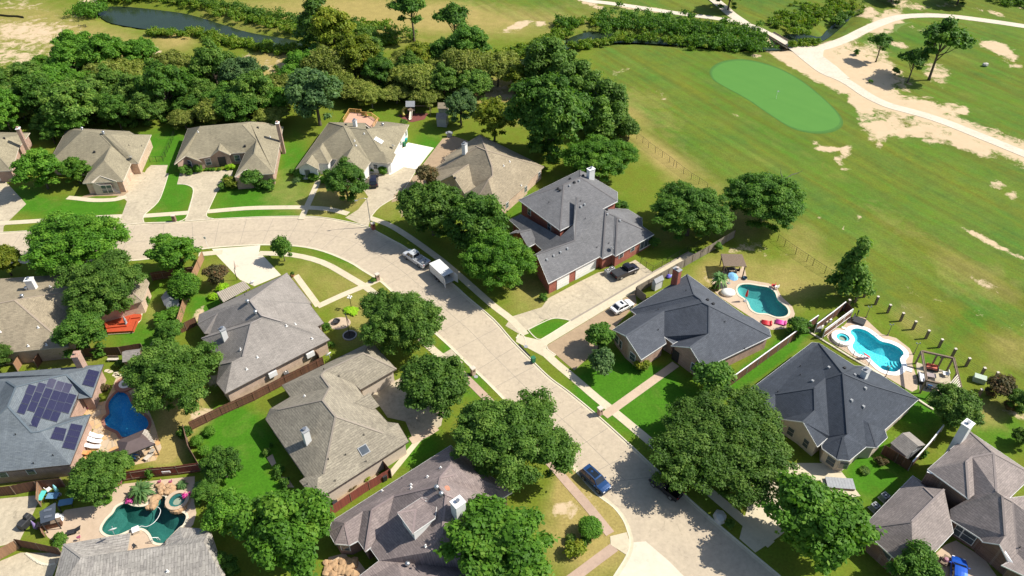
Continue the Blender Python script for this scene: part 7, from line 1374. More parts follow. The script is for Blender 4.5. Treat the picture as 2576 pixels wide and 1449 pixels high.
def build_things():
    cI, cJ, cK_, cF, cD, cN, cM = crop(700, 1030, 5), crop(1000, 1370, 3.75), crop(2350, 1040, 5), crop(1950, 640, 5), crop(1100, 400, 5), crop(3300, 1620, 3.571), crop(1250, 1720, 4.245); cO = crop(0, 1050, 5)
    # --- pools
    bK = caustic('teal_plaster_caustics', (.13, .46, .44), (.08, .34, .34), (.22, .55, .52)); bL = caustic('turquoise_plaster_caustics', (.10, .74, .80), (.07, .64, .72), (.5, .92, .93)); bP = caustic('deep_blue_plaster_caustics', (.06, .60, .92), (.04, .50, .82), (.35, .9, .96)); bQ = caustic('dark_green_plaster_caustics', (.04, .17, .145), (.022, .11, .095), (.07, .21, .18))
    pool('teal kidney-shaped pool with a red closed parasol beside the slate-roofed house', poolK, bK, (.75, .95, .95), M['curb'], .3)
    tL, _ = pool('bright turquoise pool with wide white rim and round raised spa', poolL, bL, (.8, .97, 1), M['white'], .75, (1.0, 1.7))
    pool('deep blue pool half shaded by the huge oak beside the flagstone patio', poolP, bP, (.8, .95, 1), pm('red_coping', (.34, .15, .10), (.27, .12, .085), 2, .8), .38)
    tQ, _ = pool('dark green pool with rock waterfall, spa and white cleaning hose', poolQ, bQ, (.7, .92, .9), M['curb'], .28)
    def spa(label, cx, cy, f, r0, r1, rim, basin, h):
        p = P(*f(cx, cy), h); t = thing('spa', label, 'spa', (p.x, p.y, 0)); mb = MB(); mb.lathe((0, 0, 0), [(r1+.12, 0), (r1+.12, h), (r0, h), (r0, h-.12)], 32); mb.obj('rim', rim, t, False, True); mb = MB(); mb.lathe((0, 0, 0), [(r0, h-.1), (r0, .3), (r0*.62, .28), (r0*.6, -.02), (r0*.3, -.03), (0, -.03)], 32); mb.obj('basin', basin, t, False, True)
        mb = MB(); mb.prism([(r0*cos(a)*.99, r0*sin(a)*.99) for a in np.linspace(0, 2*pi, 32)[:-1]], h-.13, h-.13, False); mb.obj('water', watermat('spa_water', None, .03, 1, (.8, .97, 1)), t, False, True)
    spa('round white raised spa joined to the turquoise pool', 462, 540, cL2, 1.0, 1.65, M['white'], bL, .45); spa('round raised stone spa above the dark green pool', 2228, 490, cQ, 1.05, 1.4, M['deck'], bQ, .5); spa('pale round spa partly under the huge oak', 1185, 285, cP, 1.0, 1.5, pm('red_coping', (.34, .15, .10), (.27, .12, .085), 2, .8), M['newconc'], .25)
    def steps(pts, f, t, mat):
        for k, (off_, z) in enumerate(((0, -.35), (.35, -.6), (.7, -.85))):
            pass
    mb = MB()
    for k in range(4):
        c = P(*cL2(1215, 845)); r = .7+.42*k; mb.prism([(c.x+r*cos(a), c.y+r*sin(a)) for a in np.linspace(pi*.85, pi*1.6, 14)]+[(c.x, c.y)], -1.2, -.2-.2*k)
    mb.obj('pool_steps', bL, tL)
    # hose and rails in the dark pool
    mb = MB(); mb.tube([P(*cQ(x, y), -.08) for x, y in smooth_open([(1935, 580), (1990, 585), (2020, 630), (1985, 720), (1920, 790), (1840, 828), (1775, 820), (1730, 850)], 4)], .035, 6); o = mb.obj('pool_hose', M['white']); tag(o, 'white pool cleaner hose snaking over the dark green pool', 'hose')
    t = thing('filter_box', 'square white box at the dark pool edge', 'box', tuple(P(*cQ(1718, 890))), .5); mb = MB(); mb.box((0, 0, 0), (.8, .8, .5)); mb.obj('body', M['cream'], t, False, True); mb = MB(); mb.box((0, 0, .5), (.86, .86, .05)); mb.obj('lid', M['white'], t, False, True)
    for i in (0, 1):
        a, b = P(*cQ(1935-i*25, 1035)), P(*cQ(1965-i*25, 1010)); mb = MB(); mb.tube([a, a+Vector((0, 0, .8)), (a+b)/2+Vector((0, 0, 1.0)), b+Vector((.3, .2, .5)), b+Vector((.35, .25, -.2))], .035, 8); o = mb.obj('pool_handrail', M['white']); tag(o, 'white curved handrail at the dark pool steps', 'handrail', 'pair of pool handrails')
    # rocks
    rm = pm('sandstone_rock', (.50, .33, .18), (.36, .22, .12), 2, .9, bmp=.5); rr = random.Random(5)
    def rock(x, y, f, s, label, group, mat=rm, z=0):
        p = P(*f(x, y), z); mb = MB(); n = 7; pr = []
        base = [(s*(.5+.25*rr.random())*cos(2*pi*k/n), s*(.5+.25*rr.random())*sin(2*pi*k/n)) for k in range(n)]
        mb.v = [(p.x+a, p.y+b, z-.05) for a, b in base]+[(p.x+a*.85+.02, p.y+b*.85, z+s*.35*(.8+.4*rr.random())) for a, b in base]+[(p.x, p.y, z+s*.5)]; mb.f = [[k, (k+1) % n, n+(k+1) % n, n+k] for k in range(n)]+[[n+k, n+(k+1) % n, 2*n] for k in range(n)]
        o = mb.obj('rock', mat); tag(o, label, 'rock', group)
    for k in range(46):
        u = rr.random()
        if u < .5: x, y = 2000+rr.random()*180, 310+rr.random()*110
        elif u < .8: x, y = 1700+u*300+rr.random()*60, 600-(u-.5)*500+rr.uniform(-15, 25)
        else: a = rr.uniform(.2, 2.9); x, y = 2230+130*cos(a), 520+110*sin(a)
        rock(x, y, cQ, .55+.35*rr.random(), 'sandstone rock in the waterfall of the dark green pool', 'rocks of the pool waterfall', z=.02+.35*(u < .5)*rr.random())
    rock(1565, 1010, t22, 1.6, 'pale upright boulder on the corner under the live oak', None, pm('pale_limestone', (.55, .52, .47), (.42, .4, .36), 2, .9), 0); rock(1640, 490, t30, 1.2, 'lone pale rock on the right fairway', None, pm('pale_limestone', (.55, .52, .47), (.42, .4, .36), 2, .9))
    for k in range(40): rock(60+rr.random()*330, 1290+rr.random()*150, cM, .5+.5*rr.random(), 'flat tan stone in the rock garden of the mauve house', 'stones of the rock garden')
    for k in range(22): u = k/21; rock(350+350*u-20, 1170+140*sin(u*2.0), cQ, .3, 'edging stone of the crescent bed', 'edging stones of the crescent bed', M['curb'])
    slab('crescent_bed', W2([(350, 1160), (700, 1215), (690, 1290), (560, 1300), (440, 1270), (370, 1220)], cQ), M['walk'], .04)
    # --- lamps, letterboxes, bins, air conditioners
    b = P(*t11(868, 262)); t = thing('street_lamp', 'tall grey street lamp with curved arm above the brick letterbox at the bend', 'street lamp', (b.x, b.y, 0)); H_ = 6.5
    mb = MB(); mb.tube([(0, 0, 0), (0, 0, H_)], [.1, .06], 10); mb.obj('pole', M['steel'], t, False, True); mb = MB(); mb.tube([(0, 0, H_-.1), (-.5, -.05, H_+.15), (-1.2, -.25, H_+.1), (-1.7, -.4, H_-.05)], .04, 8); mb.obj('arm', M['steel'], t, False, True); mb = MB(); mb.box((-1.95, -.48, H_-.18), (.6, .26, .16), .2, (.7, .7)); mb.obj('lamp_head', M['gray'], t, False, True)
    b = P(*t01(1577, 432)); t = thing('street_sign', 'thin pale sign post on the verge left of the white driveway', 'sign post', (b.x, b.y, 0)); mb = MB(); mb.tube([(0, 0, 0), (-.1, 0, 2.5)], .035, 6); mb.obj('pole', M['white'], t, False, True); mb = MB(); mb.box((-.1, 0, 2.4), (.4, .04, .5)); mb.obj('plate', M['white'], t, False, True)
    letterbox('red brick letterbox under the tall street lamp', 884, 258, t11); letterbox('brick letterbox on the inner verge of the bend', 917, 642, t11, 'brickpink'); letterbox('pale brick letterbox on the verge beside the round manhole', 1638, 1352, t11, 'bricktan'); letterbox('pink brick letterbox at the far kerb by the front walk', 665, 205, t22, 'brickpink'); letterbox('dark brick letterbox on the grass island before the twin-window house', 1312, 198, t01, 'brickbrown', 0)
    for x, y, f in ((105, 1168, t21), (1660, 1395, t11)): p = P(*f(x, y)); mb = MB(); mb.cyl((p.x, p.y, .03), .33, .03, 20); o = mb.obj('manhole_cover', M['gray']); tag(o, 'round iron manhole cover in the %s' % ('verge before the brick house' if f is t21 else 'verge by the pale letterbox'), 'manhole')
    gb = flatmat('green_bin', (.02, .16, .07)); tb = flatmat('teal_bin', (.02, .33, .33)); kb = M['dark']
    bin_('dark green bin standing in the road at the far kerb', 160, 1268, t21, gb); bin_('dark green bin by the white garage wall', 1545, 530, cD, gb); bin_('green bin at the left end of the post-and-rail fence', 643, 973, lambda x, y: (x, y), gb); bin_('black bin under the gate of the side path', 168, 690, cM, kb); bin_('black bin beside the dark gate', 690, 400, cM, kb)
    t = thing('storage_tub', 'teal tub beside the dark green bin', 'tub', tuple(P(*cD(1562, 492))), 0); mb = MB(); mb.lathe((0, 0, 0), [(.3, 0), (.45, .7), (.4, .7), (.27, .06)], 16); mb.obj('body', tb, t, False, True); mb = MB(); mb.cyl((0, 0, .7), .46, .05, 16); mb.obj('lid', tb, t, False, True)
    ac('left of two air conditioners at the brick house alcove', 1365, 1365, cF, .95); ac('right of two air conditioners at the brick house alcove', 1418, 1335, cF, .85); ac('round steel air conditioner beside the post-and-rail fence', 1350, 1390, cI, .8); ac('upper air conditioner at the taupe garage wing', 358, 742, cN, .9); ac('lower air conditioner at the taupe garage wing', 270, 832, cN, .9)
    t = thing('utility_box', 'pale green metal utility box at the capped-post fence', 'box', tuple(P(*cL2(2165, 1090))), -.5); mb = MB(); mb.box((0, 0, 0), (1.7, 1.1, .9), 0, (.94, .9)); mb.obj('casing', flatmat('pale_green_metal', (.42, .5, .4)), t, False, True, bevel=.05); mb = MB(); mb.box((0, 0, .9), (1.66, 1.06, .06)); mb.obj('lid', flatmat('pale_green_metal', (.42, .5, .4)), t, False, True)
    t = thing('wheelbarrow_cover', 'pale green covered tub before the brown fence', 'tub', tuple(P(*cO(305, 1145))), .2); mb = MB(); mb.lathe((0, 0, 0), [(.5, 0), (.75, .6), (.7, .75), (0, .85)], 12, 1.2, .8); mb.obj('cover', flatmat('pale_green_metal', (.42, .5, .4)), t, False, True)
    # garden lamps at pool L
    for x, y, l in ((750, 290, 'at the dark lounge corner of'), (1022, 515, 'on the golf side of'), (1350, 752, 'by the white steps of'), (990, 1045, 'at the near edge of')): pole_lamp('slim lamp post '+l+' the turquoise pool', x, y, cL2, 2.3)
    pole_lamp('black lamp post with four white globes in the lime bed', 2168, 560, cI, 2.3, 'globe')
    # flag
    b = P(*t11(708, 1085)); t = thing('flagpole', 'flagpole with striped flag standing in a ringed bed', 'flagpole', (b.x, b.y, 0)); mb = MB(); mb.tube([(0, 0, 0), (0, 0, 5.3)], [.06, .04], 8); mb.lathe((0, 0, 5.3), [(0, 0), (.07, .07), (0, .14)], 8); mb.obj('pole', M['black'], t, False, True)
    mb = MB(); mb.lathe((0, 0, 0), [(1.15, 0), (1.15, .22), (.98, .22), (.98, .05)], 28); mb.obj('stone_ring', pm('grey_stone_ring', (.4, .38, .36), (.28, .27, .26), 5, .9), t, False, True); mb = MB(); mb.cyl((0, 0, .02), .98, .08, 24); mb.obj('mulch', pm('dark_mulch', (.035, .03, .028), None, 4, .95), t, False, True)
    red = flatmat('flag_red', (.62, .07, .06)); wht = flatmat('flag_white', (.8, .78, .75)); blu = flatmat('flag_blue', (.03, .05, .18)); fl = None
    def flagpt(u, v): return Vector((-.02+u*.42*cos(-.2)-.05, -.25*u, 5.1-v*1.0-u*1.35+.12*sin(u*5)))
    for k in range(13):
        mb = MB(); n = 8; v0, v1 = k/13, (k+1)/13
        for i in range(n): mb.face([flagpt(i/n, v0), flagpt((i+1)/n, v0), flagpt((i+1)/n, v1), flagpt(i/n, v1)])
        o = mb.obj('flag_stripe', red if k % 2 == 0 else wht, t, False, True)
    mb = MB()
    for i in range(3):
        for dy in (-.012, .012): mb.face([flagpt(i/8, 0)+Vector((0, dy, 0)), flagpt((i+1)/8, 0)+Vector((0, dy, 0)), flagpt((i+1)/8, .54)+Vector((0, dy, 0)), flagpt(i/8, .54)+Vector((0, dy, 0))])
    mb.obj('flag_canton', blu, t, False, True)
    b = P(*cI(1985, 745)); t = thing('fire_bowl', 'dark ring bowl on a round gravel bed', 'bowl', (b.x, b.y, 0)); slab('gravel_bed', [(b.x+.4+1.9*cos(a), b.y-.1+1.5*sin(a)) for a in np.linspace(0, 2*pi, 26)[:-1]], M['deck'], .02); mb = MB(); mb.lathe((0, 0, .03), [(.15, 0), (.5, .25), (.62, .5), (.58, .5), (.4, .2), (0, .12)], 18); mb.obj('bowl', M['dark'], t, False, True); mb = MB(); mb.tube([(.5*cos(a), .1, .5+.5*sin(a)) for a in np.linspace(0, pi, 10)], .03, 6); mb.obj('handle', M['gray'], t, False, True)
    b = P(*cI(1430, 160)); t = thing('plant_pot', 'terracotta pot with a small plant at the front corner of the grey house', 'pot', (b.x, b.y, 0)); mb = MB(); mb.lathe((0, 0, 0), [(.25, 0), (.42, .45), (.36, .45), (.2, .1)], 14); mb.obj('pot', flatmat('terracotta', (.5, .24, .12)), t, False, True); V, Fq, Tn = leafcloud(np.array([[0, 0, .65]]), np.array([.35]), 120, .12, 1, None, seed=77); leafobj('foliage', V, Fq, Tn, LM['dark'], t)
    # basketball hoop
    b = P(*cI(730, 205)); t = thing('basketball_hoop', 'basketball hoop on a bent pole at the driveway edge', 'basketball hoop', (b.x, b.y, 0), 0); mb = MB(); mb.tube([(0, 0, 0), (0, 0, 2.3), (.25, .1, 2.9)], .06, 8); mb.obj('pole', M['black'], t, False, True); mb = MB(); mb.box((.3, .12, 2.75), (.05, 1.4, 1.0), .3); mb.obj('backboard', flatmat('dull_board', (.35, .27, .22)), t, False, True); mb = MB(); mb.tube([(.58+.23*cos(a), .2+.23*sin(a), 2.95) for a in np.linspace(0, 2*pi, 14)], .015, 5); mb.obj('rim', flatmat('hoop_orange', (.6, .15, .04)), t, False, True)
    # --- corrugated porch roofs at the grey house
    def canopy(label, q, f, z0, z1, nm='patio_cover', mat=None):
        a, b_, c, d = [P(*f(*p), z) for p, z in zip(q, (z0, z0, z1, z1))]; ce = (a+b_+c+d)/4; t = thing(nm, label, 'canopy', (ce.x, ce.y, 0)); mb = MB(); n = 16
        for i in range(n):
            u0, u1 = i/n, (i+1)/n; p0, p1 = a.lerp(b_, u0), a.lerp(b_, u1); q0, q1 = d.lerp(c, u0), d.lerp(c, u1); dz = Vector((0, 0, .05)); pm_ = (p0+p1)/2+dz; qm = (q0+q1)/2+dz
            mb.face([p0, pm_, qm, q0]); mb.face([pm_, p1, q1, qm])
        mb.obj('roof_sheet', mat or M['corr'], t)
        for p in (a, b_, c, d): mb = MB(); mb.box((p.x+(ce.x-p.x)*.04, p.y+(ce.y-p.y)*.04, 0), (.12, .12, p.z-.02)); mb.obj('post', M['timber'], t)
        return t
    M['corr'] = pm('corrugated_sheet', (.42, .36, .28), (.33, .28, .22), 1.2, .5)
    canopy('corrugated canopy on posts behind the grey house', [(555, 488), (895, 305), (815, 215), (470, 365)], cI, 2.75, 2.5); canopy('corrugated porch canopy on the front of the grey house', [(1480, 558), (1660, 490), (1595, 412), (1420, 488)], cI, 3.05, 3.0, 'porch_canopy')
    # --- sheds
    shed('white barn-shaped shed behind the weathered fence', [(690, 215), (785, 165), (735, 120), (620, 180)], cK_, 1.9, 'sidingwhite', M['gray'], rise=.6); shed('grey shed under the clipped ball tree', [(2060, 330), (2110, 440), (2220, 435), (2160, 290)], cO, 2.0, 'gray', M['gray'], size=(2.6, 2.4)); shed('grey-roofed shed leaning at the huge oak', [(1545, 1160), (1700, 1140), (1775, 1035), (1660, 1000)], cO, 2.1, 'brickbrown', SH['gray'], size=(2.6, 2.6))
    shed('grey-roofed shed behind the dark fence', [(430, 265), (585, 395), (705, 240), (555, 145)], cN, 2.1, 'gray', SH['gray'], size=None); shed('grey lower shed under the blue-green trees', [(1368, 900), (1440, 905), (1440, 860), (1375, 850)], t10, 2.2, 'gray', SH['gray'], size=(2.6, 2.4)); shed('tan-roofed shed beside the playset', [(1366, 835), (1440, 835), (1470, 760), (1375, 770)], t10, 2.3, 'gray', SH['tan2'], size=(2.5, 2.5))
    t = thing('grill', 'covered grey grill on the brown driveway edge', 'grill', tuple(P(*t10(1460, 1030)))); mb = MB(); mb.box((0, 0, 0), (1.2, .7, .9)); mb.obj('cabinet', M['gray'], t, False, True); mb = MB(); mb.box((0, 0, .9), (1.6, .9, .08)); mb.lathe((0, 0, .95), [(.45, 0), (.4, .25), (0, .32)], 12); mb.obj('hood', M['gray'], t, False, True)
    # --- timber deck behind the white house
    z = .7; dk = W2([(780, 255), (860, 125), (1005, 138), (1005, 165), (1130, 175), (1220, 240), (1150, 330), (1000, 320), (860, 262)], cD, z); ce = Vector((sum(p[0] for p in dk)/9, sum(p[1] for p in dk)/9, 0)); t = thing('timber_deck', 'new yellow timber deck with railings behind the white house', 'deck', tuple(ce)); mb = MB(); mb.prism(dk, .5, z); mb.obj('floor', pm('deck_boards', (.62, .38, .27), (.52, .3, .2), 3, .7), t)
    for a, b_ in list(zip(dk[:6], dk[1:7])):
        mb = MB()
        for h in (.25, .6, .95): mb.bar((a[0], a[1], z+h), (b_[0], b_[1], z+h), .06, .09 if h > .9 else .04)
        mb.bar((a[0], a[1], z+1.0), (b_[0], b_[1], z+1.0), .16, .04)
        mb.obj('railing', M['newwood'], t)
        for p in resamp([a, b_], 1.5): mb = MB(); mb.box((p[0], p[1], 0), (.1, .1, z+1.0)); mb.obj('railing_post', M['newwood'], t)
    mb = MB(); 
    for k in range(4): a_ = P(*cD(1140+18*k, 285-22*k), .1+.15*k); mb.box(tuple(a_), (1.6, .3, .15), .9)
    mb.obj('stairs', M['newwood'], t); chair('wooden chair on the timber deck', 1080, 215, cD, M['newwood'], 1.0)
    bpy.data.objects['garden_chair'].location.z = z
    # playset
    bd = slab('mulch_bed', W2([(1460, 165), (1520, 150), (1640, 140), (1845, 140), (1795, 215), (1640, 250), (1560, 235)], cD), pm('red_mulch', (.20, .06, .045), (.15, .045, .035), 3, .95), .03)
    b = P(*cD(1635, 150)); t = thing('playset', 'wooden playset with grey roofed tower, white slide, yellow tube and swings', 'playset', (b.x, b.y, 0)); wd = M['timber']
    for sx in (-.8, .8):
        for sy in (-.8, .8): mb = MB(); mb.box((sx, sy, 0), (.12, .12, 2.6)); mb.obj('post', M['dark'], t, False, True)
    mb = MB(); mb.box((0, 0, 1.3), (1.8, 1.8, .1)); mb.obj('platform', wd, t, False, True); mb = MB()
    for s in (-1, 1): mb.face([(-1.1, s*1.1, 2.5), (1.1, s*1.1, 2.5), (1.1, 0, 3.5), (-1.1, 0, 3.5)])
    mb.obj('roof', M['gray'], t, False, True); mb = MB(); mb.box((0, .85, 1.4), (1.7, .05, .7)); mb.box((-.85, 0, 1.4), (.05, 1.7, .7)); mb.obj('tower_wall', M['dark'], t, False, True)
    mb = MB(); pts = [Vector((.1, -.8, 1.35)), Vector((.05, -1.7, .8)), Vector((0, -2.7, .25)), Vector((0, -3.2, .2))]
    for p, q in zip(pts[:-1], pts[1:]):
        mb.face([p+Vector((-.28, 0, 0)), p+Vector((.28, 0, 0)), q+Vector((.28, 0, 0)), q+Vector((-.28, 0, 0))])
        for s in (-1, 1): mb.bar(p+Vector((s*.3, 0, .08)), q+Vector((s*.3, 0, .08)), .06, .2)
    mb.obj('slide', flatmat('cream_plastic', (.8, .7, .55), .4), t, False, True); mb = MB(); mb.tube([(-.8, 0, 1.9), (-1.5, -.2, 1.8), (-1.9, -.7, 1.3), (-1.8, -1.2, .6), (-1.6, -1.5, .4)], .36, 12, False); mb.obj('tube_slide', flatmat('mustard_plastic', (.45, .36, .06), .4), t, True, True)
    mb = MB(); mb.bar((.9, 0, 2.2), (4.4, 0, 2.2), .12); mb.bar((4.4, 0, 2.2), (4.7, -1.0, 0), .1); mb.bar((4.4, 0, 2.2), (4.7, 1.0, 0), .1); mb.obj('swing_beam', wd, t, False, True)
    for x in (1.7, 2.6, 3.5): mb = MB(); mb.bar((x-.2, 0, 2.2), (x-.2, 0, .55), .02); mb.bar((x+.2, 0, 2.2), (x+.2, 0, .55), .02); mb.box((x, 0, .5), (.45, .22, .05)); mb.obj('swing', M['dark'], t, False, True)
    # red deck
    z = .45; dk = W2([(1290, 640), (1560, 600), (1580, 565), (1775, 570), (1760, 625), (1735, 640), (1675, 780), (1350, 800), (1330, 735)], cO, z); t = thing('red_deck', 'red-painted timber deck round a tree on the back lawn', 'deck', tuple(P(*cO(1540, 690)))); rd = pm('red_deck_paint', (.50, .085, .03), (.40, .06, .022), 3, .6); mb = MB(); mb.prism(dk, .05, z); mb.obj('floor', rd, t); mb = MB()
    lines = [[(1340, 745), (1590, 720)], [(1590, 720), (1650, 600)], [(1650, 625), (1760, 612)], [(1350, 800), (1675, 782)], [(1675, 782), (1730, 645)]]
    for l in lines: a_, b_ = [P(*cO(*q), z+.12) for q in l]; mb.bar(a_, b_, .1, .22)
    mb.obj('step_edge', rd, t); slab('stone_edging', strip_poly(W2([(1360, 820), (1680, 800), (1720, 690), (1760, 650), (1790, 540), (1570, 560)], cO), .35), M['curb'], .06)
    b = P(*cO(1590, 690), z); t = thing('statue', 'slim dark grey statue on the red deck', 'statue', (b.x, b.y, z)); mb = MB(); mb.lathe((0, 0, 0), [(.3, 0), (.28, .15), (.18, .2), (.22, .7), (.2, 1.1), (.1, 1.25), (.13, 1.4), (.1, 1.55), (0, 1.6)], 12); mb.obj('figure', M['gray'], t, True, True)
    b = P(*cO(1430, 1160)); t = thing('garden_bench', 'weathered bench against the brown fence', 'bench', (b.x, b.y, 0), 0); mb = MB(); mb.box((0, 0, .42), (1.7, .5, .06)); mb.obj('seat', M['cream'], t, False, True); mb = MB(); mb.box((0, .28, .5), (1.7, .05, .45)); mb.obj('backrest', M['timber'], t, False, True)
    for s in (-.7, .7): mb = MB(); mb.box((s, 0, 0), (.1, .5, .42)); mb.obj('leg', M['cream'], t, False, True)
    # --- roofed pergola by the kidney pool
    q = [P(*t21(x, y), 2.6) for x, y in ((1600, 560), (1770, 562), (1735, 470), (1578, 466))]; ce = sum(q, Vector())/4; t = thing('pergola', 'weathered pergola with slatted roof and seating on the lawn', 'pergola', (ce.x, ce.y, 0)); mb = MB(); n = 26
    for i in range(n): u = (i+.5)/n; a_, b_ = q[0].lerp(q[3], u), q[1].lerp(q[2], u); mb.bar(a_, b_, .12, .05)
    mb.obj('roof_slats', M['timber'], t); mb = MB()
    for a_, b_ in ((0, 3), (1, 2)): mb.bar(q[a_]-Vector((0, 0, .12)), q[b_]-Vector((0, 0, .12)), .12, .2)
    mb.obj('beam', M['timber'], t)
    for p in q: mb = MB(); k = p.lerp(ce, .1); mb.box((k.x, k.y, 0), (.16, .16, 2.45)); mb.obj('post', M['timber'], t)
    slab('pergola_floor', W2([(1560, 640), (1740, 640), (1745, 580), (1600, 580)], t21), M['deck'], .04)
    table('dark table under the slatted pergola', 1650, 605, t21, M['dark'], 1.5, .9); 
    for x, y, r in ((1600, 600, 0), (1700, 605, 3.1), (1650, 625, 1.6)): chair('dark chair under the slatted pergola', x, y, t21, M['dark'], r, 'dark chairs under the slatted pergola')
    # pool K things
    umbrella('closed red parasol at the kidney pool edge', 1805, 440, cK, flatmat('red_canvas', (.62, .035, .03)), 2.5); umbrella('open blue and white parasol beside the tall palm', 1600, 215, cK, flatmat('sky_blue_canvas', (.2, .45, .7)), 2.2, False, .25)
    t = thing('clamshell_lounger', 'white clamshell garden seat beside the kidney pool', 'lounger', tuple(P(*cK(1585, 345)))); mb = MB(); mb.lathe((0, 0, 0), [(1.1, 0), (1.3, .25), (1.2, .5), (.7, .75), (0, .85)], 18, 1, .8); mb.obj('cover', flatmat('white_vinyl', (.8, .8, .78)), t, True, True); mb = MB(); mb.lathe((0, 0, 0), [(1.0, .0), (1.05, .12), (.95, .14)], 18, 1, .8); mb.obj('base', M['gray'], t, False, True)
    t = thing('planter_bowl', 'dark blue bowl planter on the kidney pool deck', 'planter', tuple(P(*cK(1800, 160)))); mb = MB(); mb.lathe((0, 0, 0), [(.25, 0), (.42, .35), (.38, .4), (.2, .15)], 14); mb.obj('bowl', flatmat('blue_glaze', (.04, .09, .14), .3), t, False, True)
    red = flatmat('red_vinyl', (.6, .04, .05), .4); pink = flatmat('pink_vinyl', (.75, .08, .38), .4)
    for (x0, y0, x1, y1, c, l) in ((2010, 700, 2130, 722, red, 'red inflatable float on the kidney pool deck'), (2190, 690, 2310, 720, pink, 'bright pink inflatable float on the kidney pool deck')):
        a_, b_ = P(*cK(x0, y0), .15), P(*cK(x1, y1), .15); d = b_-a_; t = thing('pool_float', l, 'pool float', tuple((a_+b_)/2-Vector((0, 0, .12))), atan2(d.y, d.x)); L = d.length
        for k in range(5): mb = MB(); mb.tube([(-L/2, -.45+.22*k, .14), (L/2, -.45+.22*k, .14)], .12, 8); mb.obj('tube', c, t, True, True)
        mb = MB(); mb.tube([(L/2, -.5, .2), (L/2+.05, 0, .26), (L/2, .5, .2)], .17, 8); mb.obj('pillow', c, t, True, True)
    chair('red chair at the far end of the kidney pool', 2155, 265, cK, red, 2.6); chair('white chair beside the red poolside chair', 2195, 285, cK, M['white'], 2.2)
    t = thing('toy_pile', 'blue and violet toys in the fence corner by the white shed', 'toys', tuple(P(*cK(840, 140)))); mb = MB(); mb.lathe((0, 0, 0), [(.4, 0), (.5, .3), (.2, .6), (0, .65)], 9); mb.obj('ball', flatmat('violet_plastic', (.12, .1, .5)), t, False, True); mb = MB(); mb.box((.5, .2, 0), (.5, .3, .35), .4); mb.obj('block', flatmat('pale_blue_plastic', (.4, .5, .8)), t, False, True)
    # --- turquoise pool things
    t = thing('lounge_set', 'dark wicker double lounger with folded parasol at the turquoise pool corner', 'lounger', tuple(P(*cL2(655, 345))), -.6); mb = MB(); mb.box((0, 0, .2), (2.0, 1.6, .2)); mb.obj('seat', M['dark'], t, False, True); mb = MB(); mb.box((-.9, 0, .35), (.25, 1.6, .5)); mb.obj('backrest', M['dark'], t, False, True); mb = MB(); mb.tube([(-.6, .9, 0), (-.6, .9, 1.6)], [.05, .12], 8); mb.obj('folded_parasol', M['dark'], t, False, True)
    t = thing('pool_slide', 'metal frame ladder and red slide at the near side of the turquoise pool', 'slide', tuple(P(*cL2(690, 810))), .3); mb = MB()
    for s in (-.25, .25): mb.tube([(-.7, s, 0), (-.5, s, 1.2), (0, s, 1.4), (.3, s, 0)], .03, 6)
    mb.obj('frame', M['steel'], t, False, True); mb = MB(); mb.bar((.1, 0, 1.15), (1.3, -.3, .25), .45, .06); mb.obj('chute', red, t, False, True)
    for k, (x, y) in enumerate(((1210, 930), (1265, 945))): slab('pool_platform', W2([(1215, 900), (1330, 940), (1325, 985), (1215, 950)], cL2), M['white'], .1+.03*k) if k == 0 else slab('pool_platform', W2([(445, 408), (540, 440), (520, 460), (440, 428)], cL2), M['white'], .1)
    # open pergola
    zt = 2.7; q = [P(*cL2(x, y), zt) for x, y in ((1445, 715), (1845, 805), (1940, 1185), (1505, 1085))]; ce = sum(q, Vector())/4; t = thing('pergola', 'open timber pergola frame over the sofa patio', 'pergola', (ce.x, ce.y, 0))
    for a_, b_ in ((0, 1), (1, 2), (2, 3), (3, 0)): mb = MB(); mb.bar(q[a_], q[b_], .16, .28); mb.bar(q[a_]+Vector((.25, .1, 0)), q[b_]+Vector((.25, .1, 0)), .08, .2); mb.obj('beam', M['timber'], t)
    for p in q+[(q[0]+q[1])/2, (q[0]*.3+q[1]*.7), (q[1]+q[2])/2]: mb = MB(); mb.box((p.x, p.y, 0), (.2, .2, zt)); mb.obj('post', M['timber'], t)
    mb = MB(); c4 = [q[2].lerp(q[3], .0), q[2].lerp(q[3], .33), q[2].lerp(q[1], .4), q[2].lerp(q[1], .0)]
    for k in range(7): u = k/6; a_ = q[2].lerp(q[3], u*.35); b_ = q[2].lerp(q[1], u*.42); mb.bar(a_+Vector((0, 0, .18)), b_+Vector((0, 0, .18)), .14, .04)
    mb.obj('shade_slats', M['cream'], t)
    def sofa(label, x, y, f, c, L, rz, n=2, zc=.03):
        p = P(*f(x, y)); t = thing('garden_sofa', label, 'sofa', (p.x, p.y, zc), rz); mb = MB(); mb.box((0, 0, 0), (.85, L, .35)); mb.obj('base', M['dark'], t, False, True)
        for k in range(n): yy = -L/2+L*(k+.5)/n; mb = MB(); mb.box((.05, yy, .35), (.7, L/n-.05, .14)); mb.obj('seat_cushion', c, t, False, True, bevel=.04); mb = MB(); mb.box((-.35, yy, .42), (.16, L/n-.06, .42)); mb.obj('back_cushion', c, t, False, True, bevel=.04)
        for s in (-1, 1): mb = MB(); mb.box((0, s*(L/2+.05), 0), (.85, .1, .6)); mb.obj('armrest', M['dark'], t, False, True)
    sofa('sofa with coral red cushions under the open pergola', 1565, 945, cL2, flatmat('coral_canvas', (.6, .16, .1)), 1.7, -1.9); sofa('white cushioned sofa on the near side of the pergola patio', 1585, 1140, cL2, flatmat('white_canvas', (.78, .78, .78)), 2.6, 1.25, 3); sofa('pale sofa at the left side of the pergola patio', 1440, 1075, cL2, flatmat('pale_canvas', (.66, .66, .7)), 1.9, -.3)
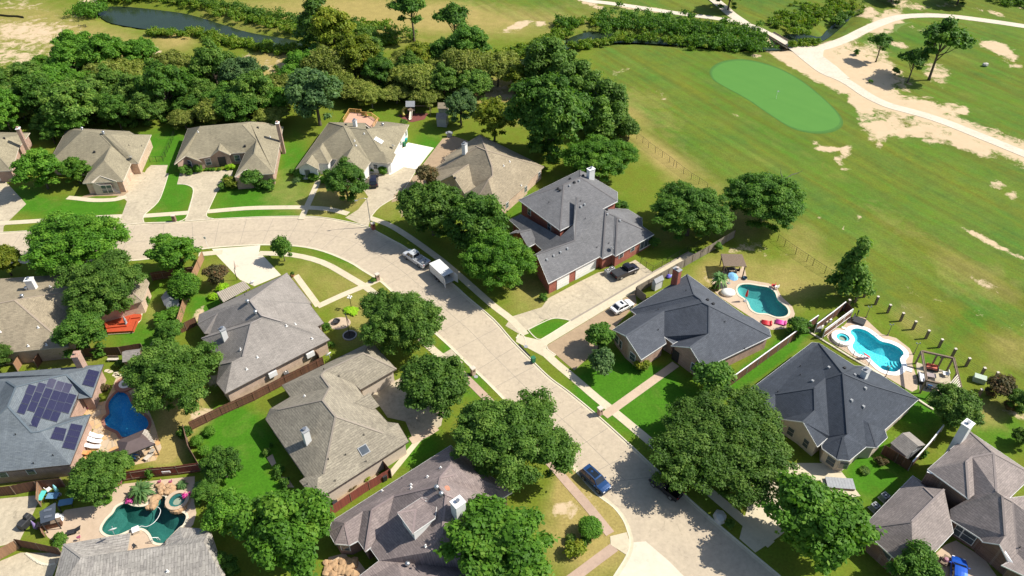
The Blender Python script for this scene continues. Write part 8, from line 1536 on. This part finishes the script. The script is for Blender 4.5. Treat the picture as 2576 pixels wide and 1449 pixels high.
    table('low dark table with pale top among the pergola sofas', 1555, 1040, cL2, flatmat('pale_table', (.35, .28, .27)), 1.4, .9, .4, -.3); table('long dark dining table before the pergola', 1590, 1195, cL2, M['dark'], 2.4, .9, .72, -.35); chair('white swivel chair at the right of the pergola patio', 1740, 1020, cL2, M['white'], 2.9, None, .8); chair('blue chair at the dining table before the pergola', 1530, 1180, cL2, flatmat('blue_canvas', (.05, .2, .5)), 1.2)
    # storage enclosure contents
    for k, (x, y, s, c, l) in enumerate(((140, 460, .9, M['gray'], 'grey box in the storage enclosure'), (190, 420, .5, M['white'], 'white tub in the storage enclosure'), (240, 370, .7, M['cream'], 'cream crate in the storage enclosure'), (290, 340, .6, M['white'], 'bundle of white pipes in the storage enclosure'))):
        p = P(*cL2(x, y)); t = thing('storage_box', l, 'box', (p.x, p.y, 0), .6*k); mb = MB(); mb.box((0, 0, 0), (s, s*.8, s*.9), 0, (.9, .9)); mb.obj('body', c, t, False, True); mb = MB(); mb.box((0, 0, s*.9), (s*.95, s*.75, .05)); mb.obj('lid', c, t, False, True)
    # --- flagstone patio: gazebo, loungers
    zt = 2.4; q = [P(*cP(x, y), zt) for x, y in ((1150, 978), (1460, 855), (1372, 715), (1102, 828))]; ce = sum(q, Vector())/4; t = thing('gazebo', 'brown metal-roofed gazebo at the deep blue pool', 'gazebo', (ce.x, ce.y, 0)); r0, r1 = P(*cP(1205, 838), zt+.9), P(*cP(1320, 790), zt+.9); br_ = pm('brown_metal_roof', (.125, .09, .085), (.10, .072, .068), 2, .45); mb = MB()
    for f_ in ([q[0], q[1], r1, r0], [q[1], q[2], r1], [q[2], q[3], r0, r1], [q[3], q[0], r0]): mb.face(f_)
    mb.obj('roof', br_, t); mb = MB()
    for a_, b_ in zip(q, q[1:]+q[:1]): mb.bar(a_-Vector((0, 0, .1)), b_-Vector((0, 0, .1)), .1, .18)
    mb.obj('roof_frame', M['dark'], t)
    for p in q: mb = MB(); k = p.lerp(ce, .06); mb.box((k.x, k.y, 0), (.16, .16, zt)); mb.obj('post', M['timber'], t)
    mb = MB()
    for k in range(9): u = k/8.5; a_ = P(*cP(1320+5*k, 800-10*k), zt+.55).lerp(P(*cP(1372, 715), zt+.1), .15*u); b_ = P(*cP(1460-8*k, 845-14*k), zt+.06); mb.bar(a_, b_+Vector((0, 0, .05)), .09, .03)
    mb.obj('shade_slats', M['cream'], t)
    sofa('blue cushioned sofa under the brown gazebo', 1265, 985, cP, flatmat('blue_canvas', (.05, .2, .5)), 1.6, 1.2); chair('pale chair at the gazebo front', 1310, 990, cP, M['cream'], 1.6); lounger('black and white lounger right of the gazebo', (1440, 935), (1385, 985), cP, M['cream'], 'black'); chair('white armchair at the gazebo corner', 1432, 890, cP, M['white'], 2.5)
    for (a_, b_, l) in (((835, 770), (975, 790), 'topmost of three white loungers on the flagstones'), ((820, 818), (965, 835), 'middle of three white loungers on the flagstones'), ((800, 880), (955, 880), 'lowest of three white loungers on the flagstones')): lounger(l, a_, b_, cP, flatmat('white_canvas', (.78, .78, .78)))
    lounger('orange lounger at the corner of the flagstone patio', (790, 945), (860, 935), cP, flatmat('orange_canvas', (.6, .25, .08)), 'dark'); table('small white round table by the orange lounger', 905, 965, cP, M['white'], .7, .7, .5)
    t = thing('pool_ring', 'magenta float under the eave of the solar-panel house', 'pool float', tuple(P(*cP(830, 505)))); mb = MB(); mb.tube([(.55*cos(a), .35*sin(a), .15) for a in np.linspace(0, 2*pi, 16)], .12, 8); mb.obj('ring', flatmat('magenta_vinyl', (.6, .03, .4), .4), t, True, True)
    for k, (x, y) in enumerate(((1010, 165), (1040, 175), (1095, 188), (1130, 205), (1105, 218), (1085, 205))): p = P(*cP(x, y)); mb = MB(); mb.prism([(p.x+.45*cos(a)*(1+.1*cos(3*a)), p.y+.33*sin(a)) for a in np.linspace(0, 2*pi, 9)[:-1]], 0, .05); o = mb.obj('stepping_stone', M['walk']); tag(o, 'pale stepping stone between the solar-panel house and the spa', 'stepping stone', 'stepping stones by the spa')
    # --- dark pool patio
    lounger('black folding lounger on the dark pool deck', (1030, 860), (840, 905), cQ, M['dark'], 'black')
    a4 = [P(*cQ(x, y), 2.2) for x, y in ((495, 640), (700, 520), (690, 735), (510, 790))]; ce = sum(a4, Vector())/4; t = thing('bar_canopy', 'dark grey flat canopy with two skylights over the patio bar', 'canopy', (ce.x, ce.y, 0)); mb = MB(); mb.face(a4); mb.face([p-Vector((0, 0, .08)) for p in a4][::-1])
    for a_, b_ in zip(a4, a4[1:]+a4[:1]): mb.face([a_, b_, b_-Vector((0, 0, .08)), a_-Vector((0, 0, .08))])
    mb.obj('roof_sheet', pm('charcoal_sheet', (.07, .085, .105), (.05, .06, .08), 1, .4), t)
    for x, y in ((600, 620), (605, 700)): p = P(*cQ(x, y), 2.23); mb = MB(); mb.box(tuple(p), (.9, .35, .04), .25); mb.obj('skylight', M['steel'], t)
    for p in a4: mb = MB(); k = p.lerp(ce, .06); mb.box((k.x, k.y, 0), (.1, .1, 2.15)); mb.obj('post', M['dark'], t)
    t = thing('patio_bar', 'wooden bar counter under the dark canopy', 'bar', tuple(P(*cQ(650, 830))), .28); mb = MB(); mb.box((0, 0, 0), (2.6, .6, 1.0)); mb.obj('counter', M['woodbrown'], t, False, True); mb = MB(); mb.box((0, 0, 1.0), (2.8, .75, .06)); mb.obj('worktop', M['timber'], t, False, True)
    t = thing('covered_grill', 'large grill under a black cover at the patio edge', 'grill', tuple(P(*cQ(345, 800))), 1.2); mb = MB(); mb.box((0, 0, 0), (2.0, 1.0, 1.0), 0, (.95, .9)); mb.obj('cover', M['dark'], t, False, True, bevel=.1); mb = MB(); mb.box((.5, 0, 1.0), (.9, .8, .45), 0, (.7, .7)); mb.obj('hood_cover', M['dark'], t, False, True, bevel=.1)
    umbrella('closed teal parasol in the cluttered patio corner', 750, 430, cQ, flatmat('aqua_canvas', (.25, .6, .65)), 2.2); table('blue-covered table behind the bar canopy', 690, 480, cQ, flatmat('steel_blue_cloth', (.12, .25, .38)), 1.5, 1.0); table('round blue table by the patio stones', 850, 555, cQ, flatmat('steel_blue_cloth', (.12, .25, .38)), 1.8, 1.0, .6, .2)
    chair('white chair at the orange-tan fence corner', 625, 385, cQ, M['white'], 1.0); t = thing('wooden_door', 'loose tan wooden door leaning at the bar end', 'door', tuple(P(*cQ(550, 900))), -.9); mb = MB(); mb.box((0, 0, .3), (2.0, .08, .9)); mb.obj('board', M['woodtan'], t, False, True); mb = MB(); mb.box((0, 0, 0), (1.8, .06, .3)); mb.obj('frame', M['timber'], t, False, True)
    t = thing('parasol', 'folded violet and white striped parasol by the covered grill', 'parasol', tuple(P(*cQ(470, 865)))); mb = MB(); mb.tube([(0, 0, 0), (0, 0, .6), (0, 0, 1.9)], [.05, .28, .05], 10); mb.obj('canopy', flatmat('violet_canvas', (.3, .22, .45)), t, False, True); mb = MB(); mb.tube([(0, 0, 0), (0, 0, 2.0)], .03, 6); mb.obj('pole', M['white'], t, False, True)
    t = thing('tarp_pile', 'white and pink sheets heaped at the bar', 'cloth', tuple(P(*cQ(720, 740)))); mb = MB(); mb.lathe((0, 0, 0), [(.9, 0), (.75, .4), (.4, .75), (0, .9)], 7); mb.obj('white_sheet', flatmat('white_canvas', (.78, .78, .78)), t, False, True); mb = MB(); mb.lathe((-.6, .1, 0), [(.45, 0), (.35, .4), (0, .6)], 6); mb.obj('pink_sheet', flatmat('pink_cloth', (.7, .2, .45)), t, False, True)
    table('teal board on the orange-tan fence corner', 560, 490, cQ, flatmat('turquoise_board', (.1, .55, .5)), .7, 1.5, .9)
    for x, y in ((1010, 1000), (1530, 320), (2020, 300), (2160, 300)):
        p = P(*cQ(x, y)); t = thing('flamingo_ornament', 'pink flamingo ornament by the dark green pool', 'ornament', (p.x, p.y, 0), 0, 'pink flamingo ornaments'); mb = MB(); mb.tube([(-.05, 0, 0), (0, 0, .55)], .02, 5); mb.obj('leg', M['dark'], t, False, True); mb = MB(); mb.tube([(-.3, 0, .6), (-.1, 0, .68), (.15, 0, .7), (.28, 0, .85), (.25, 0, 1.1), (.34, 0, 1.18), (.42, 0, 1.1)], [.02, .16, .14, .06, .04, .05, .02], 8); mb.obj('body', flatmat('flamingo_pink', (.8, .2, .35)), t, True, True)
    for x, y in ((1625, 525), (2340, 465)): p = P(*cQ(x, y)); V, Fq, Tn = leafcloud(np.array([[0, 0, .35], [.3, .2, .3]]), np.array([.4, .35]), 120, .14, .8, None, seed=int(x)); t = thing('flowering_shrub', 'magenta flowering shrub %s the dark green pool' % ('left of the rocks at' if x < 2000 else 'behind the spa of'), 'shrub', (p.x, p.y, 0)); leafobj('blossom', V, Fq, Tn, leafmat('magenta_blossom', (.3, .03, .2), (.5, .06, .35), (.65, .15, .5)), t); mb = MB(); mb.tube([(0, 0, 0), (0, 0, .3)], .03, 5); mb.obj('stem', M['bark'], t, False, True)
    chair('dark chair in the notch of the speckled roof', 1690, 1100, cQ, M['dark'], 1.0)
    t = thing('wall_plaque', 'white framed plaque on the reddish fence', 'plaque', tuple(P(*cQ(2095, 155), 1.2)), .1); mb = MB(); mb.box((0, 0, 0), (1.1, .06, .4)); mb.obj('frame', M['white'], t, False, True); mb = MB(); mb.box((0, -.04, .06), (.9, .02, .28)); mb.obj('board', M['cream'], t, False, True)
    # taupe court
    t = thing('bicycle_rack', 'wooden cart with pink cloth beside the blue car', 'cart', tuple(P(*cN(895, 1325))), .8); mb = MB(); mb.box((0, 0, .4), (1.5, .8, .1)); mb.obj('tray', M['timber'], t, False, True); mb = MB(); mb.lathe((0, 0, .5), [(.35, 0), (.25, .3), (0, .35)], 7); mb.obj('cloth', flatmat('dusty_pink', (.4, .2, .25)), t, False, True)
    for s in (-1, 1): mb = MB(); mb.tube([(0, s*.42, .3), (0, s*.5, .3)], .3, 14); mb.obj('wheel', M['rubber'], t, False, True)
    t = thing('timber_platform', 'pale ruined timber platform by the live oak', 'platform', tuple(P(*t32(540, 760))), -.1); mb = MB()
    for k in range(9): mb.box((-1.6+.4*k, 0, .35), (.385, 1.7, .05))
    mb.obj('boards', M['gray'], t, False, True); mb = MB(); mb.box((0, -.8, 0), (3.4, .1, .35)); mb.box((0, .8, 0), (3.4, .1, .35)); mb.obj('frame', M['timber'], t, False, True)
    # golf flag
    b = P(*t30(60, 745)); t = thing('golf_flag', 'small white flag on the putting green', 'golf flag', (b.x, b.y, 0)); mb = MB(); mb.tube([(0, 0, 0), (0, 0, 2.2)], .03, 6); mb.obj('pole', M['white'], t, False, True); mb = MB(); mb.face([(0, 0, 2.2), (.55, .1, 2.05), (.5, .1, 1.75), (0, 0, 1.8)]); mb.obj('flag', M['white'], t, False, True)
    # bridge
    br0, br1 = P(1935, 84), P(1992, 118); d = (br1-br0).normalized(); nrm = Vector((-d.y, d.x, 0)); t = thing('footbridge', 'low concrete cart bridge over the creek', 'bridge', tuple((br0+br1)/2)); mb = MB(); 
    mb.bar(br0+Vector((0, 0, -.12)), br1+Vector((0, 0, -.12)), 3.1, .3); mb.obj('deck', M['path'], t)
    for s in (-1, 1): mb = MB(); mb.bar(br0+nrm*s*1.5+Vector((0, 0, .25)), br1+nrm*s*1.5+Vector((0, 0, .25)), .12, .3); mb.obj('parapet', M['timber'], t)
    # dead branch on the big tree, silt fence, debris
    mb = MB(); b = P(1972, 452, 8); mb.tube([b, b+Vector((1.5, .5, .8)), b+Vector((2.6, .7, 1.0)), b+Vector((3.4, .6, 1.6))], [.12, .08, .06, .02], 6); mb.tube([b, b+Vector((-.8, .2, 1.2)), b+Vector((-1.0, .4, 2.4))], [.1, .06, .02], 6); o = mb.obj('dead_branch', M['barkg']); o.name = 'dead_branch'
    tr = [x for x in bpy.data.objects if x.get('label', '').startswith('large dark green tree at the golf')][0]; bpy.context.view_layer.update(); o.parent = tr; o.matrix_parent_inverse = tr.matrix_world.inverted()
    mb = MB()
    for a_, b_ in zip(W2([(-20, 118), (70, 128), (140, 130), (182, 138)], t00)[:-1], W2([(-20, 118), (70, 128), (140, 130), (182, 138)], t00)[1:]): mb.bar((a_[0], a_[1], .3), (b_[0], b_[1], .3), .05, .6)
    o = mb.obj('silt_fence', M['black']); tag(o, 'low black silt fence on the bare ground at the top left', 'fence')
    mb = MB(); p = P(*t00(625, 205)); 
    for k in range(6): a_ = k*1.1; mb.bar((p.x+cos(a_)*1.4, p.y+sin(a_)*.8, .1), (p.x-cos(a_*1.7)*1.2, p.y+sin(a_)*.3, .7), .1)
    o = mb.obj('dead_wood', M['black']); tag(o, 'dark heap of dead wood on the bare ground', 'dead wood')
def build_rest():
    build_trees(); build_vehicles(); build_fences(); build_things()
def setup():
    w = bpy.data.worlds.new('World'); S.world = w; w.use_nodes = True; nt = w.node_tree
    bg = nt.nodes['Background']; sky = nt.nodes.new('ShaderNodeTexSky'); sky.sky_type = 'NISHITA'; sky.sun_disc = False
    el, az = radians(46.5), radians(6)      # azimuth measured from +X (sun stands to the right of the view)
    sky.sun_elevation = el; sky.sun_rotation = pi/2-az; sky.dust_density = 1.2; sky.air_density = 1.0
    nt.links.new(sky.outputs[0], bg.inputs[0]); bg.inputs[1].default_value = .105
    l = bpy.data.lights.new('Sun', 'SUN'); l.energy = 5.0; l.angle = radians(.5); l.color = (1.0, .95, .85)
    o = bpy.data.objects.new('Sun', l); COL.objects.link(o); d = Vector((-cos(el)*cos(az), -cos(el)*sin(az), -sin(el))); o.rotation_euler = d.to_track_quat('-Z', 'Y').to_euler(); o.location = (60, 0, 120)
    cd = bpy.data.cameras.new('Camera'); cam = bpy.data.objects.new('Camera', cd); COL.objects.link(cam); S.camera = cam
    cd.sensor_width = 36; cd.lens = 36*F/W; cd.clip_end = 6000; cd.clip_start = 1
    mm = Matrix(((CR.x, CU.x, -FWD.x, 0), (CR.y, CU.y, -FWD.y, 0), (CR.z, CU.z, -FWD.z, CH), (0, 0, 0, 1))); cam.matrix_world = mm
    S.view_settings.view_transform = 'Standard'; S.view_settings.look = 'None'; S.view_settings.gamma = 1; S.view_settings.exposure = .44
    S.render.engine = 'CYCLES'; S.cycles.max_bounces = 6; S.cycles.transparent_max_bounces = 8; S.cycles.caustics_reflective = False; S.cycles.caustics_refractive = False
build_ground(); build_roads(); build_water(); build_houses()
try: build_rest()
except NameError as e:
    if 'build_rest' not in str(e): raise
for l_ in ARCH.values():
    for a_ in l_:
        if 'label' not in a_:
            for c_ in list(a_.children): bpy.data.objects.remove(c_)
            bpy.data.objects.remove(a_)
setup()
bpy.context.view_layer.update()
